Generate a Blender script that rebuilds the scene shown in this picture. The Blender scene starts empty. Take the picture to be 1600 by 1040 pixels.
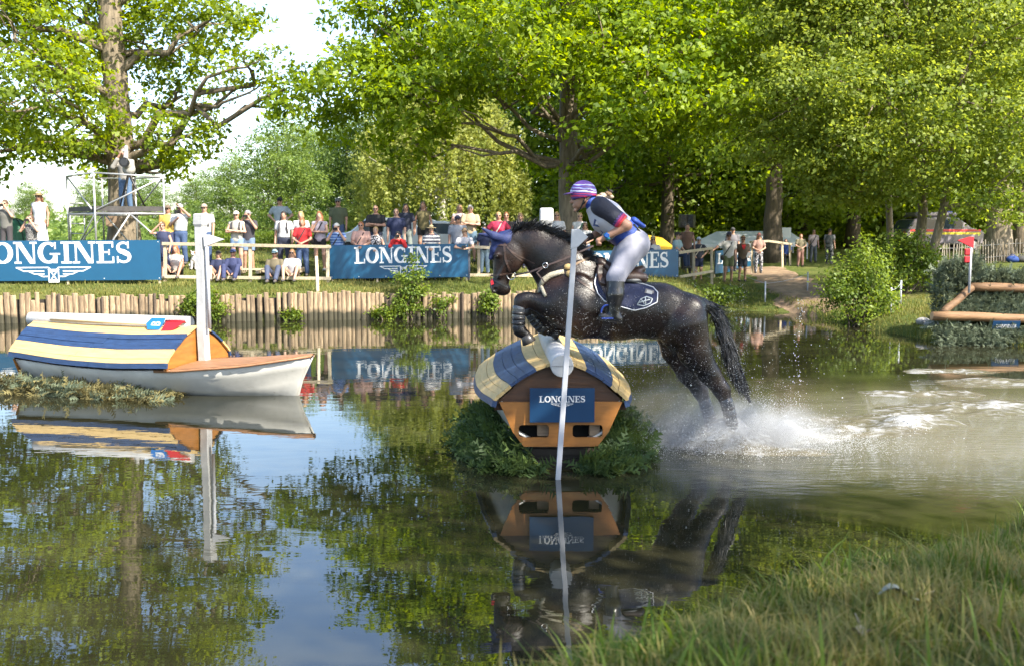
import bpy, bmesh, math, random
import numpy as np
from mathutils import Vector, Matrix, noise as mnoise

SC = bpy.context.scene
COL = SC.collection
RNG = np.random.default_rng(7)
random.seed(7)
PI = math.pi

# ---------------------------------------------------------------- camera
CAMZ = 2.3
TANP = 0.0975                      # camera looks down by about 5.6 degrees
FPX = 1600.0
cam_data = bpy.data.cameras.new('camera')
cam_data.sensor_width = 36.0
cam_data.lens = 36.0
cam_data.clip_start = 0.05
cam_data.clip_end = 2000.0
cam_data.dof.use_dof = True
cam_data.dof.focus_distance = 13.0
cam_data.dof.aperture_fstop = 3.6
cam = bpy.data.objects.new('camera', cam_data)
COL.objects.link(cam)
cam.location = (0, 0, CAMZ)
cam.rotation_euler = (PI / 2 - math.atan(TANP), 0, 0)
SC.camera = cam

# ---------------------------------------------------------------- light
SUN_AZ = math.radians(48)          # to the right of straight behind the camera
SUN_EL = math.radians(44)
SUN = Vector((math.sin(SUN_AZ) * math.cos(SUN_EL), -math.cos(SUN_AZ) * math.cos(SUN_EL), math.sin(SUN_EL)))
world = bpy.data.worlds.new('World')
SC.world = world
world.use_nodes = True
wn = world.node_tree
sky = wn.nodes.new('ShaderNodeTexSky')
sky.sky_type = 'NISHITA'
sky.sun_disc = False
sky.sun_elevation = SUN_EL
sky.sun_rotation = math.atan2(SUN.x, SUN.y)
sky.altitude = 60
sky.air_density = 1.0
sky.dust_density = 1.6
sky.ozone_density = 1.0
bgn = wn.nodes['Background']
bgn.inputs['Strength'].default_value = 0.15
wn.links.new(sky.outputs['Color'], bgn.inputs['Color'])
sun_data = bpy.data.lights.new('sun', 'SUN')
sun_data.energy = 5.0
sun_data.angle = math.radians(0.53)
sun_data.color = (1.0, 0.93, 0.80)
sun = bpy.data.objects.new('sun', sun_data)
COL.objects.link(sun)
sun.location = SUN * 60
sun.rotation_euler = SUN.to_track_quat('Z', 'Y').to_euler()

SC.view_settings.view_transform = 'Standard'
SC.view_settings.look = 'None'
SC.view_settings.exposure = 1.55
SC.view_settings.gamma = 1.0
SC.view_settings.use_curve_mapping = False
SC.render.engine = 'CYCLES'
SC.cycles.use_denoising = True
SC.cycles.max_bounces = 8
SC.cycles.diffuse_bounces = 4
SC.cycles.glossy_bounces = 3
SC.cycles.transmission_bounces = 4
SC.cycles.transparent_max_bounces = 6
SC.cycles.caustics_reflective = False
SC.cycles.caustics_refractive = False
SC.cycles.sample_clamp_indirect = 6.0

# ---------------------------------------------------------------- measuring helpers
_cp = math.cos(math.atan(TANP)); _sp = math.sin(math.atan(TANP))
def ray(px, py):
    x = (px - 800.0) / FPX; y = (520.0 - py) / FPX
    return Vector((x, _cp + y * _sp, -_sp + y * _cp))
def at(px, py, d):
    """the point seen at photo position (px, py) whose distance along the view axis is d metres"""
    r = ray(px, py); t = d / r.y
    return Vector((r.x * t, d, CAMZ + r.z * t))
def onz(px, py, z=0.0):
    r = ray(px, py); t = (z - CAMZ) / r.z
    return Vector((r.x * t, r.y * t, z))
def smooth(a, b, x):
    t = np.clip((np.asarray(x, float) - a) / (b - a), 0, 1)
    return t * t * (3 - 2 * t)

# ---------------------------------------------------------------- object helpers
def link(o, parent=None):
    COL.objects.link(o)
    if parent is not None:
        o.parent = parent
    return o
def tag(o, label=None, cat=None, group=None, kind=None):
    if label: o['label'] = label
    if cat: o['category'] = cat
    if group: o['group'] = group
    if kind: o['kind'] = kind
    return o
def thing(name, label, cat, loc=(0, 0, 0), rotz=0.0, group=None):
    o = bpy.data.objects.new(name, None)
    o.empty_display_size = 0.2
    COL.objects.link(o)
    o.location = loc
    o.rotation_euler = (0, 0, rotz)
    return tag(o, label, cat, group)
def set_mats(me, mats):
    if mats is None: return
    if not isinstance(mats, (list, tuple)): mats = [mats]
    for m in mats: me.materials.append(m)
def mesh_from(name, verts, faces, mats=None, smooth_=False, midx=None):
    me = bpy.data.meshes.new(name)
    me.from_pydata([tuple(v) for v in verts], [], [tuple(f) for f in faces])
    set_mats(me, mats)
    if midx is not None:
        me.polygons.foreach_set('material_index', np.asarray(midx, dtype=np.int32))
    if smooth_:
        me.polygons.foreach_set('use_smooth', np.ones(len(me.polygons), dtype=bool))
    me.update()
    return me
def np_mesh(name, verts, quads, mats=None, smooth_=False, midx=None, nper=4):
    """fast mesh from numpy arrays; quads is (n, nper)"""
    me = bpy.data.meshes.new(name)
    verts = np.asarray(verts, dtype=np.float32); quads = np.asarray(quads, dtype=np.int32)
    n = len(quads)
    me.vertices.add(len(verts)); me.vertices.foreach_set('co', verts.ravel())
    me.loops.add(n * nper); me.loops.foreach_set('vertex_index', quads.ravel())
    me.polygons.add(n)
    me.polygons.foreach_set('loop_start', np.arange(0, n * nper, nper, dtype=np.int32))
    me.polygons.foreach_set('loop_total', np.full(n, nper, dtype=np.int32))
    set_mats(me, mats)
    if midx is not None:
        me.polygons.foreach_set('material_index', np.asarray(midx, dtype=np.int32))
    if smooth_:
        me.polygons.foreach_set('use_smooth', np.ones(n, dtype=bool))
    me.update(calc_edges=True)
    return me
def put(name, me, parent=None):
    return link(bpy.data.objects.new(name, me), parent)

class MB:
    """collects simple solids into one mesh"""
    def __init__(s): s.v = []; s.f = []; s.m = []; s.sm = []
    def add(s, vs, fs, m=0, sm=False):
        b = len(s.v); s.v += [Vector(v) for v in vs]
        for f in fs: s.f.append([b + i for i in f]); s.m.append(m); s.sm.append(sm)
        return s
    def box(s, c, size, M=None, m=0):
        cx, cy, cz = c; x, y, z = [k / 2 for k in size]
        vs = [Vector((i * x, j * y, k * z)) for k in (-1, 1) for j in (-1, 1) for i in (-1, 1)]
        if M is not None: vs = [M @ v for v in vs]
        vs = [v + Vector(c) for v in vs]
        return s.add(vs, [(0, 2, 3, 1), (4, 5, 7, 6), (0, 1, 5, 4), (2, 6, 7, 3), (0, 4, 6, 2), (1, 3, 7, 5)], m)
    def beam(s, a, b, w, h, m=0, up=(0, 0, 1)):
        a = Vector(a); b = Vector(b); d = (b - a).normalized(); up = Vector(up)
        if abs(d.dot(up)) > 0.98: up = Vector((0, 1, 0))
        sx = d.cross(up).normalized() * (w / 2); sy = sx.cross(d).normalized() * (h / 2)
        vs = [p + i * sx + j * sy for p in (a, b) for (i, j) in ((-1, -1), (1, -1), (1, 1), (-1, 1))]
        return s.add(vs, [(0, 3, 2, 1), (4, 5, 6, 7), (0, 1, 5, 4), (1, 2, 6, 5), (2, 3, 7, 6), (3, 0, 4, 7)], m)
    def tube(s, pts, rad, n=8, m=0, caps=True, sm=True):
        pts = [Vector(p) for p in pts]
        if not hasattr(rad, '__len__'): rad = [rad] * len(pts)
        rings = []; prev = None; vs = []; fs = []
        for i, p in enumerate(pts):
            d = (pts[min(i + 1, len(pts) - 1)] - pts[max(i - 1, 0)])
            d = d.normalized() if d.length > 1e-9 else Vector((0, 0, 1))
            if prev is None:
                u = d.cross(Vector((0, 0, 1)) if abs(d.z) < 0.9 else Vector((0, 1, 0))).normalized()
            else:
                u = (prev - d * prev.dot(d))
                u = u.normalized() if u.length > 1e-6 else d.orthogonal().normalized()
            prev = u; w = d.cross(u)
            for k in range(n):
                a = 2 * PI * k / n
                vs.append(p + (u * math.cos(a) + w * math.sin(a)) * rad[i])
        for i in range(len(pts) - 1):
            for k in range(n):
                k2 = (k + 1) % n
                fs.append((i * n + k, i * n + k2, (i + 1) * n + k2, (i + 1) * n + k))
        s.add(vs, fs, m, sm)
        if caps:
            b = len(s.v) - len(vs)
            s.f.append([b + k for k in reversed(range(n))]); s.m.append(m); s.sm.append(False)
            e = b + (len(pts) - 1) * n
            s.f.append([e + k for k in range(n)]); s.m.append(m); s.sm.append(False)
        return s
    def ribbon(s, pts, nrms, width, thick, m=0):
        """a strap: pts with outward normals"""
        pts = [Vector(p) for p in pts]; vs = []; fs = []
        for i, p in enumerate(pts):
            d = (pts[min(i + 1, len(pts) - 1)] - pts[max(i - 1, 0)]).normalized()
            n = Vector(nrms[i]).normalized(); sd = d.cross(n).normalized() * (width / 2)
            vs += [p - sd, p + sd, p + sd + n * thick, p - sd + n * thick]
        for i in range(len(pts) - 1):
            a = i * 4; b = a + 4
            for k in range(4):
                fs.append((a + k, a + (k + 1) % 4, b + (k + 1) % 4, b + k))
        e = (len(pts) - 1) * 4
        fs += [(3, 2, 1, 0), (e, e + 1, e + 2, e + 3)]
        return s.add(vs, fs, m)
    def prism(s, poly, O, U, V, depth, m=0):
        """polygon (2-D points) in the plane O,U,V extruded along U x V by depth"""
        O = Vector(O); U = Vector(U); V = Vector(V); N = U.cross(V).normalized() * depth
        n = len(poly)
        vs = [O + U * a + V * b for a, b in poly] + [O + U * a + V * b + N for a, b in poly]
        fs = [tuple(reversed(range(n))), tuple(range(n, 2 * n))]
        fs += [(i, (i + 1) % n, n + (i + 1) % n, n + i) for i in range(n)]
        return s.add(vs, fs, m)
    def ball(s, c, r, m=0, nu=10, nv=6, M=None):
        c = Vector(c); r = (r, r, r) if not hasattr(r, '__len__') else r
        vs = []; fs = []
        for j in range(nv + 1):
            th = PI * j / nv
            for i in range(nu):
                ph = 2 * PI * i / nu
                v = Vector((r[0] * math.sin(th) * math.cos(ph), r[1] * math.sin(th) * math.sin(ph), r[2] * math.cos(th)))
                vs.append(c + (M @ v if M is not None else v))
        for j in range(nv):
            for i in range(nu):
                i2 = (i + 1) % nu
                fs.append((j * nu + i, (j + 1) * nu + i, (j + 1) * nu + i2, j * nu + i2))
        return s.add(vs, fs, m, True)
    def build(s, name, mats, parent=None, off=None, bevel=0.0):
        v = s.v if off is None else [p - Vector(off) for p in s.v]
        me = mesh_from(name, v, s.f, mats, False, s.m)
        me.polygons.foreach_set('use_smooth', s.sm)
        o = put(name, me, parent)
        if bevel:
            md = o.modifiers.new('bevel', 'BEVEL'); md.width = bevel; md.segments = 1; md.limit_method = 'ANGLE'
        return o

# ---------------------------------------------------------------- materials
def newmat(name):
    m = bpy.data.materials.new(name); m.use_nodes = True
    nt = m.node_tree
    return m, nt, nt.nodes['Principled BSDF']
def node(nt, typ, **kw):
    n = nt.nodes.new(typ)
    for k, v in kw.items():
        if k in n.inputs: n.inputs[k].default_value = v
        else: setattr(n, k, v)
    return n
def ramp(nt, stops):
    r = nt.nodes.new('ShaderNodeValToRGB'); e = r.color_ramp.elements
    while len(e) < len(stops): e.new(0.5)
    for i, (p, c) in enumerate(stops):
        e[i].position = p; e[i].color = (*c, 1) if len(c) == 3 else c
    return r
MATS = {}
def plain(name, col, rough=0.6, var=0.18, scale=6.0, bump=0.0, metal=0.0, spec=0.5, stretch=None, bscale=None, sheen=0.0, coat=0.0, wear=None):
    """colour with a soft noise variation, optional grain and relief"""
    if name in MATS: return MATS[name]
    m, nt, p = newmat(name)
    tc = node(nt, 'ShaderNodeTexCoord'); mp = node(nt, 'ShaderNodeMapping')
    if stretch: mp.inputs['Scale'].default_value = stretch
    nt.links.new(tc.outputs['Object'], mp.inputs['Vector'])
    nz = node(nt, 'ShaderNodeTexNoise', Scale=scale, Detail=5.0, Roughness=0.6)
    nt.links.new(mp.outputs['Vector'], nz.inputs['Vector'])
    lo = tuple(max(0, c * (1 - var)) for c in col); hi = tuple(min(1, c * (1 + var)) for c in col)
    r = ramp(nt, [(0.3, lo), (0.7, hi)])
    nt.links.new(nz.outputs['Fac'], r.inputs['Fac'])
    if wear:      # scuffs and stains: (colour, amount)
        nw = node(nt, 'ShaderNodeTexNoise', Scale=14.0, Detail=9.0, Roughness=0.75); nt.links.new(tc.outputs['Object'], nw.inputs['Vector'])
        rw = ramp(nt, [(0.62 - wear[1], (0, 0, 0)), (0.72 - wear[1], (1, 1, 1))]); nt.links.new(nw.outputs['Fac'], rw.inputs['Fac'])
        mw = node(nt, 'ShaderNodeMixRGB'); mw.inputs[2].default_value = (*wear[0], 1)
        nt.links.new(rw.outputs['Color'], mw.inputs[0]); nt.links.new(r.outputs['Color'], mw.inputs[1]); nt.links.new(mw.outputs['Color'], p.inputs['Base Color'])
    else: nt.links.new(r.outputs['Color'], p.inputs['Base Color'])
    p.inputs['Roughness'].default_value = rough; p.inputs['Metallic'].default_value = metal
    p.inputs['Specular IOR Level'].default_value = spec
    if sheen: p.inputs['Sheen Weight'].default_value = sheen
    if coat: p.inputs['Coat Weight'].default_value = coat
    if bump:
        n2 = node(nt, 'ShaderNodeTexNoise', Scale=bscale or scale * 4, Detail=4.0)
        nt.links.new(mp.outputs['Vector'], n2.inputs['Vector'])
        b = node(nt, 'ShaderNodeBump', Strength=bump, Distance=0.02)
        nt.links.new(n2.outputs['Fac'], b.inputs['Height'])
        nt.links.new(b.outputs['Normal'], p.inputs['Normal'])
    MATS[name] = m
    return m
def leafmat(name, dark, light, trans=0.45, rough=0.5, spec=0.35):
    """leaf: diffuse + translucent, colour picked per leaf from the 'tint' attribute"""
    if name in MATS: return MATS[name]
    m, nt, p = newmat(name)
    at_ = node(nt, 'ShaderNodeAttribute', attribute_name='tint')
    r = ramp(nt, [(0.0, dark), (1.0, light)])
    nt.links.new(at_.outputs['Fac'], r.inputs['Fac'])
    nt.links.new(r.outputs['Color'], p.inputs['Base Color'])
    p.inputs['Roughness'].default_value = rough; p.inputs['Specular IOR Level'].default_value = spec
    tr = node(nt, 'ShaderNodeBsdfTranslucent')
    hs = node(nt, 'ShaderNodeHueSaturation', Hue=0.48, Saturation=1.1, Value=1.75)
    nt.links.new(r.outputs['Color'], hs.inputs['Color'])
    nt.links.new(hs.outputs['Color'], tr.inputs['Color'])
    mx = node(nt, 'ShaderNodeMixShader'); mx.inputs[0].default_value = trans
    nt.links.new(p.outputs['BSDF'], mx.inputs[1]); nt.links.new(tr.outputs['BSDF'], mx.inputs[2])
    nt.links.new(mx.outputs['Shader'], nt.nodes['Material Output'].inputs['Surface'])
    MATS[name] = m
    return m
def wood(name, a, b, rough=0.7, scale=3.0, stretch=(1, 1, 12), bump=0.3):
    if name in MATS: return MATS[name]
    m, nt, p = newmat(name)
    tc = node(nt, 'ShaderNodeTexCoord'); mp = node(nt, 'ShaderNodeMapping')
    mp.inputs['Scale'].default_value = stretch
    oi = node(nt, 'ShaderNodeObjectInfo')
    ad = node(nt, 'ShaderNodeVectorMath', operation='ADD')
    ml = node(nt, 'ShaderNodeVectorMath', operation='SCALE'); ml.inputs['Scale'].default_value = 13.0
    cb = node(nt, 'ShaderNodeCombineXYZ')
    for k in 'XYZ': nt.links.new(oi.outputs['Random'], cb.inputs[k])
    nt.links.new(cb.outputs['Vector'], ml.inputs[0])
    nt.links.new(tc.outputs['Object'], ad.inputs[0]); nt.links.new(ml.outputs['Vector'], ad.inputs[1])
    nt.links.new(ad.outputs['Vector'], mp.inputs['Vector'])
    nz = node(nt, 'ShaderNodeTexNoise', Scale=scale, Detail=7.0, Roughness=0.65, Distortion=0.6)
    nt.links.new(mp.outputs['Vector'], nz.inputs['Vector'])
    r = ramp(nt, [(0.28, a), (0.72, b)])
    nt.links.new(nz.outputs['Fac'], r.inputs['Fac'])
    hs = node(nt, 'ShaderNodeHueSaturation'); mr = node(nt, 'ShaderNodeMapRange')
    mr.inputs['To Min'].default_value = 0.72; mr.inputs['To Max'].default_value = 1.2
    nt.links.new(oi.outputs['Random'], mr.inputs['Value']); nt.links.new(mr.outputs['Result'], hs.inputs['Value'])
    nt.links.new(r.outputs['Color'], hs.inputs['Color'])
    nt.links.new(hs.outputs['Color'], p.inputs['Base Color'])
    p.inputs['Roughness'].default_value = rough
    bp = node(nt, 'ShaderNodeBump', Strength=bump, Distance=0.02)
    nt.links.new(nz.outputs['Fac'], bp.inputs['Height']); nt.links.new(bp.outputs['Normal'], p.inputs['Normal'])
    MATS[name] = m
    return m

# ---------------------------------------------------------------- signed-distance modelling (smooth bodies)
class SDF:
    """smooth union of tapered capsules and ellipsoids -> one continuous quad mesh (surface nets)"""
    def __init__(s, k=0.03): s.p = []; s.k = k
    def cone(s, a, b, ra, rb, sw=1.0, k=None, cut=False, tagid=0):
        s.p.append(('c', Vector(a), Vector(b), ra, rb, sw, k or s.k, tagid)); return s
    def chain(s, pts, rads, sw=1.0, k=None, tagid=0):
        for i in range(len(pts) - 1):
            s.cone(pts[i], pts[i + 1], rads[i], rads[i + 1], sw, k, tagid=tagid)
        return s
    def ell(s, c, r, M=None, k=None, tagid=0):
        s.p.append(('e', Vector(c), Vector(r), M, 0, 1.0, k or s.k, tagid)); return s
    def carve(s, c, r, k=None):
        s.p.append(('x', Vector(c), Vector(r), None, 0, 1.0, k or s.k, 0)); return s
    def bounds(s, pad):
        lo = np.full(3, 1e9); hi = -lo
        for q in s.p:
            if q[0] == 'x': continue
            l, h = s._box(q); lo = np.minimum(lo, l); hi = np.maximum(hi, h)
        return lo - pad, hi + pad
    def _box(s, q):
        if q[0] == 'c':
            sw = np.array([1, q[5], 1]); 
            a = np.array(q[1]); b = np.array(q[2])
            e = np.maximum(1.0, sw)
            l = np.minimum(a - q[3] * e, b - q[4] * e); h = np.maximum(a + q[3] * e, b + q[4] * e)
        else:
            a = np.array(q[1]); r = np.array(q[2]); r = r if q[3] is None else np.full(3, r.max())
            l = a - r; h = a + r
        return l, h
    @staticmethod
    def _dist(q, P):
        if q[0] == 'c':
            a = np.array(q[1]); b = np.array(q[2]); sw = q[5]
            S = np.array([1, 1 / sw, 1]); a2 = a.copy(); b2 = b.copy()
            mid = (a[1] + b[1]) / 2
            if sw != 1.0:
                P = P.copy(); P[..., 1] = (P[..., 1] - mid) / sw
                a2[1] = (a[1] - mid) / sw; b2[1] = (b[1] - mid) / sw
            ab = b2 - a2; L2 = float(ab @ ab) + 1e-12
            t = np.clip(((P - a2) @ ab) / L2, 0, 1)
            d = np.sqrt(((P - a2 - t[..., None] * ab) ** 2).sum(-1)) - (q[3] + (q[4] - q[3]) * t)
            return d * min(1.0, max(sw, 0.6))
        c = np.array(q[1]); r = np.array(q[2]); Q = P - c
        if q[3] is not None: Q = Q @ np.array(q[3])
        k0 = np.sqrt(((Q / r) ** 2).sum(-1)); k1 = np.sqrt(((Q / (r * r)) ** 2).sum(-1)) + 1e-9
        return k0 * (k0 - 1) / k1
    def eval(s, P):
        """distance at arbitrary points (n,3)"""
        F = np.full(P.shape[:-1], 10.0)
        for q in s.p:
            d = s._dist(q, P)
            F = SDF._smin(F, d, q[6]) if q[0] != 'x' else -SDF._smin(-F, d, q[6])
        return F
    @staticmethod
    def _smin(a, b, k):
        h = np.clip(0.5 + 0.5 * (b - a) / k, 0, 1)
        return b * (1 - h) + a * h - k * h * (1 - h)
    def mesh(s, res=0.02, inflate=0.0, clip=None, tags=False):
        lo, hi = s.bounds(abs(inflate) + 3 * res)
        n = np.ceil((hi - lo) / res).astype(int) + 1
        ax = [lo[i] + res * np.arange(n[i]) for i in range(3)]
        F = np.full(n, 0.5, dtype=np.float32)
        T = np.zeros(n, dtype=np.int8) if tags else None
        B = np.full(n, 9.0, dtype=np.float32) if tags else None
        for q in s.p:
            l, h = s._box(q); pad = q[6] * 1.2 + inflate + 4 * res
            i0 = np.maximum(0, np.floor((l - pad - lo) / res).astype(int)); i1 = np.minimum(n, np.ceil((h + pad - lo) / res).astype(int) + 1)
            if (i1 <= i0).any(): continue
            sl = tuple(slice(i0[k], i1[k]) for k in range(3))
            G = np.stack(np.meshgrid(*[ax[k][i0[k]:i1[k]] for k in range(3)], indexing='ij'), -1)
            d = s._dist(q, G).astype(np.float32)
            if q[0] == 'x':
                F[sl] = -SDF._smin(-F[sl], d, q[6]); continue
            F[sl] = SDF._smin(F[sl], d, q[6])
            if tags:
                b = B[sl]; mk = d < b; b[mk] = d[mk]; T[sl][mk] = q[7]
        F -= inflate
        if clip is not None:
            G = np.stack(np.meshgrid(*ax, indexing='ij'), -1)
            F = np.maximum(F, clip(G).astype(np.float32))
        return surface_nets(F, lo, res, T)
def surface_nets(F, lo, res, T=None):
    nx, ny, nz = F.shape
    In = F < 0
    c = np.zeros((nx - 1, ny - 1, nz - 1), dtype=np.int8)
    for i in (0, 1):
        for j in (0, 1):
            for k in (0, 1):
                c += In[i:nx - 1 + i, j:ny - 1 + j, k:nz - 1 + k]
    act = (c > 0) & (c < 8)
    idx = np.full(act.shape, -1, dtype=np.int64)
    I = np.argwhere(act); idx[act] = np.arange(len(I))
    acc = np.zeros((len(I), 3)); cnt = np.zeros(len(I))
    corners = [(i, j, k) for i in (0, 1) for j in (0, 1) for k in (0, 1)]
    val = {cc: F[I[:, 0] + cc[0], I[:, 1] + cc[1], I[:, 2] + cc[2]] for cc in corners}
    for a in corners:
        for d in range(3):
            if a[d] == 1: continue
            b = list(a); b[d] = 1; b = tuple(b)
            va, vb = val[a], val[b]; m = (va < 0) != (vb < 0)
            t = np.where(m, va / np.where(m, va - vb, 1), 0)
            p = np.array(a, float) + t[:, None] * np.eye(3)[d]
            acc[m] += p[m]; cnt[m] += 1
    V = (I + acc / cnt[:, None]) * res + np.asarray(lo)
    Q = []
    for d in range(3):
        e1, e2 = [(1, 2), (2, 0), (0, 1)][d]
        sl0 = [slice(1, -1)] * 3; sl1 = [slice(1, -1)] * 3
        sl0[d] = slice(0, -1); sl1[d] = slice(1, None)
        A = In[tuple(sl0)]; Bm = In[tuple(sl1)]
        for flip, M in ((False, A & ~Bm), (True, ~A & Bm)):
            J = np.argwhere(M)
            off = np.ones(3, int); off[d] = 0
            J = J + off
            def cell(o1, o2):
                K = J.copy(); K[:, e1] -= o1; K[:, e2] -= o2
                return idx[K[:, 0], K[:, 1], K[:, 2]]
            q = np.stack([cell(1, 1), cell(0, 1), cell(0, 0), cell(1, 0)], 1)
            Q.append(q[:, ::-1] if flip else q)
    Q = np.concatenate(Q)
    Q = Q[(Q >= 0).all(1)]
    if T is None: return V, Q
    tg = T[I[:, 0], I[:, 1], I[:, 2]]
    return V, Q, tg[Q[:, 0]]
def sdf_obj(name, sdf, mats, parent=None, off=(0, 0, 0), res=0.02, inflate=0.0, clip=None, tags=False):
    r = sdf.mesh(res, inflate, clip, tags)
    V = r[0] - np.asarray(off)
    me = np_mesh(name, V, r[1], mats, True, r[2] if tags else None)
    return put(name, me, parent)
# ================================================================ the land
# shoreline of the far side of the pond as y(x), measured on the water plane
_sh_px = [(-200, 506), (0, 505), (250, 503), (500, 500), (830, 496), (1000, 491), (1120, 484), (1190, 486), (1250, 491), (1300, 503), (1345, 512), (1400, 522), (1450, 532), (1600, 541)]
_sh = [onz(a, b) for a, b in _sh_px]
SHX = np.array([-60.0] + [p.x for p in _sh] + [14.5, 18.0, 24.0, 60.0])
SHY = np.array([27.0] + [p.y for p in _sh] + [17.5, 12.0, 4.0, -30.0])
def shore_y(x): return np.interp(x, SHX, SHY)
_A = np.array([-0.15, 2.45]); _B = np.array([2.85, 5.7])
_T = (_B - _A) / np.linalg.norm(_B - _A); _N = np.array([_T[1], -_T[0]])
def near_bank(x, y):
    s = (x - _A[0]) * _N[0] + (y - _A[1]) * _N[1]
    t = (x - _A[0]) * _T[0] + (y - _A[1]) * _T[1]
    crest = np.interp(t, [-12, -3, 0, 2.0, 4.3, 9, 30], [1.5, 1.28, 1.14, 0.93, 0.60, 0.35, 0.3])
    up = crest + 0.10 * np.clip(s, 0, 6)
    dn = crest + np.clip(s, -6, 0) * 0.85
    return np.where(s > 0, up, dn)
def land(x, y):
    x = np.asarray(x, float); y = np.asarray(y, float)
    ys = shore_y(x); e = y - ys
    pl = np.interp(e, [-3, -0.02, 0.0, 0.12, 2.5, 4.5, 7, 9, 13, 20, 60, 300], [-0.9, -0.7, -0.6, 0.70, 0.95, 1.40, 1.68, 1.62, 0.95, 0.85, 1.2, 4.0])
    pr = np.interp(e, [-6, -1, 0, 1, 3, 8, 14, 20, 40, 80, 300], [-0.9, -0.35, 0.0, 0.22, 0.38, 0.55, 0.62, 0.78, 1.2, 2.0, 4.0])
    w = smooth(4.9, 7.0, x)
    far = pl * (1 - w) + pr * w
    # a sunken track leads down to the water
    trk = np.exp(-((x - (8.9 + 0.10 * (y - 29))) / 1.2) ** 2) * smooth(-2, 2, e) * (1 - smooth(10, 18, e))
    far = far - 0.16 * trk
    nb = near_bank(x, y)
    z = np.maximum(np.maximum(far, nb), -0.9)
    bumps = 0.03 * np.sin(x * 1.7 + 0.6 * y) * np.sin(y * 1.3 - 0.4 * x) + 0.02 * np.sin(x * 4.1 + 1.0) * np.sin(y * 3.7)
    return z + bumps * (z > 0.1)
def land1(x, y): return float(land(np.array([x]), np.array([y]))[0])

def ground_mat():
    m, nt, p = newmat('meadow')
    tc = node(nt, 'ShaderNodeTexCoord')
    n1 = node(nt, 'ShaderNodeTexNoise', Scale=0.5, Detail=6.0, Roughness=0.62)
    n2 = node(nt, 'ShaderNodeTexNoise', Scale=7.0, Detail=6.0, Roughness=0.7)
    n3 = node(nt, 'ShaderNodeTexNoise', Scale=60.0, Detail=3.0)
    for n in (n1, n2, n3): nt.links.new(tc.outputs['Object'], n.inputs['Vector'])
    r1 = ramp(nt, [(0.34, (0.055, 0.085, 0.018)), (0.52, (0.10, 0.125, 0.03)), (0.70, (0.20, 0.17, 0.07))])
    r2 = ramp(nt, [(0.3, (0.045, 0.07, 0.015)), (0.7, (0.15, 0.15, 0.045))])
    nt.links.new(n1.outputs['Fac'], r1.inputs['Fac']); nt.links.new(n2.outputs['Fac'], r2.inputs['Fac'])
    mx = node(nt, 'ShaderNodeMixRGB'); mx.inputs[0].default_value = 0.45
    nt.links.new(r1.outputs['Color'], mx.inputs[1]); nt.links.new(r2.outputs['Color'], mx.inputs[2])
    nt.links.new(mx.outputs['Color'], p.inputs['Base Color'])
    p.inputs['Roughness'].default_value = 0.95; p.inputs['Specular IOR Level'].default_value = 0.1
    b = node(nt, 'ShaderNodeBump', Strength=0.8, Distance=0.05)
    ad = node(nt, 'ShaderNodeMath', operation='ADD')
    nt.links.new(n2.outputs['Fac'], ad.inputs[0]); nt.links.new(n3.outputs['Fac'], ad.inputs[1])
    nt.links.new(ad.outputs['Value'], b.inputs['Height']); nt.links.new(b.outputs['Normal'], p.inputs['Normal'])
    return m
M_GROUND = ground_mat()
gx = np.concatenate([np.linspace(-300, -60, 13)[:-1], np.linspace(-60, -18, 43)[:-1], np.arange(-18, 22, 0.22), np.linspace(22, 60, 39), np.linspace(60, 300, 13)[1:]])
gy = np.concatenate([np.linspace(-60, -6, 19)[:-1], np.arange(-6, 8, 0.2), np.linspace(8, 19, 23)[:-1], np.arange(19, 38, 0.16), np.linspace(38, 80, 60)[:-1], np.linspace(80, 400, 25)])
GX, GY = np.meshgrid(gx, gy, indexing='ij')
GZ = land(GX, GY)
def grid_faces(nx, ny):
    i, j = np.meshgrid(np.arange(nx - 1), np.arange(ny - 1), indexing='ij')
    a = (i * ny + j).ravel()
    return np.stack([a, a + ny, a + ny + 1, a + 1], 1)
g = put('ground', np_mesh('ground', np.stack([GX, GY, GZ], -1).reshape(-1, 3), grid_faces(len(gx), len(gy)), M_GROUND, True))
tag(g, kind='structure')

# dirt track draped on the land
def path_mat():
    m, nt, p = newmat('dirt')
    tc = node(nt, 'ShaderNodeTexCoord')
    n1 = node(nt, 'ShaderNodeTexNoise', Scale=2.2, Detail=8.0, Roughness=0.7)
    nt.links.new(tc.outputs['Object'], n1.inputs['Vector'])
    r = ramp(nt, [(0.3, (0.12, 0.075, 0.042)), (0.7, (0.30, 0.205, 0.125))])
    nt.links.new(n1.outputs['Fac'], r.inputs['Fac']); nt.links.new(r.outputs['Color'], p.inputs['Base Color'])
    p.inputs['Roughness'].default_value = 0.95
    b = node(nt, 'ShaderNodeBump', Strength=1.0, Distance=0.08)
    nt.links.new(n1.outputs['Fac'], b.inputs['Height']); nt.links.new(b.outputs['Normal'], p.inputs['Normal'])
    return m
pv = []; NPX = 14
pys = np.arange(27.6, 44, 0.3)
for y in pys:
    cx = 8.95 + 0.10 * (y - 29); hw = 1.35 - 0.35 * min(1, (y - 27.6) / 8) + 0.14 * math.sin(y * 2.1)
    for k in range(NPX):
        u = -1 + 2 * k / (NPX - 1); x = cx + u * (hw + 0.1 * math.sin(y * 3.3 + k))
        edge = -0.03 if k in (0, NPX - 1) else 0.012
        pv.append((x, y, land1(x, y) + edge))
o = put('dirt_path', np_mesh('dirt_path', pv, grid_faces(len(pys), NPX), path_mat(), True))
tag(o, kind='structure')

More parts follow.
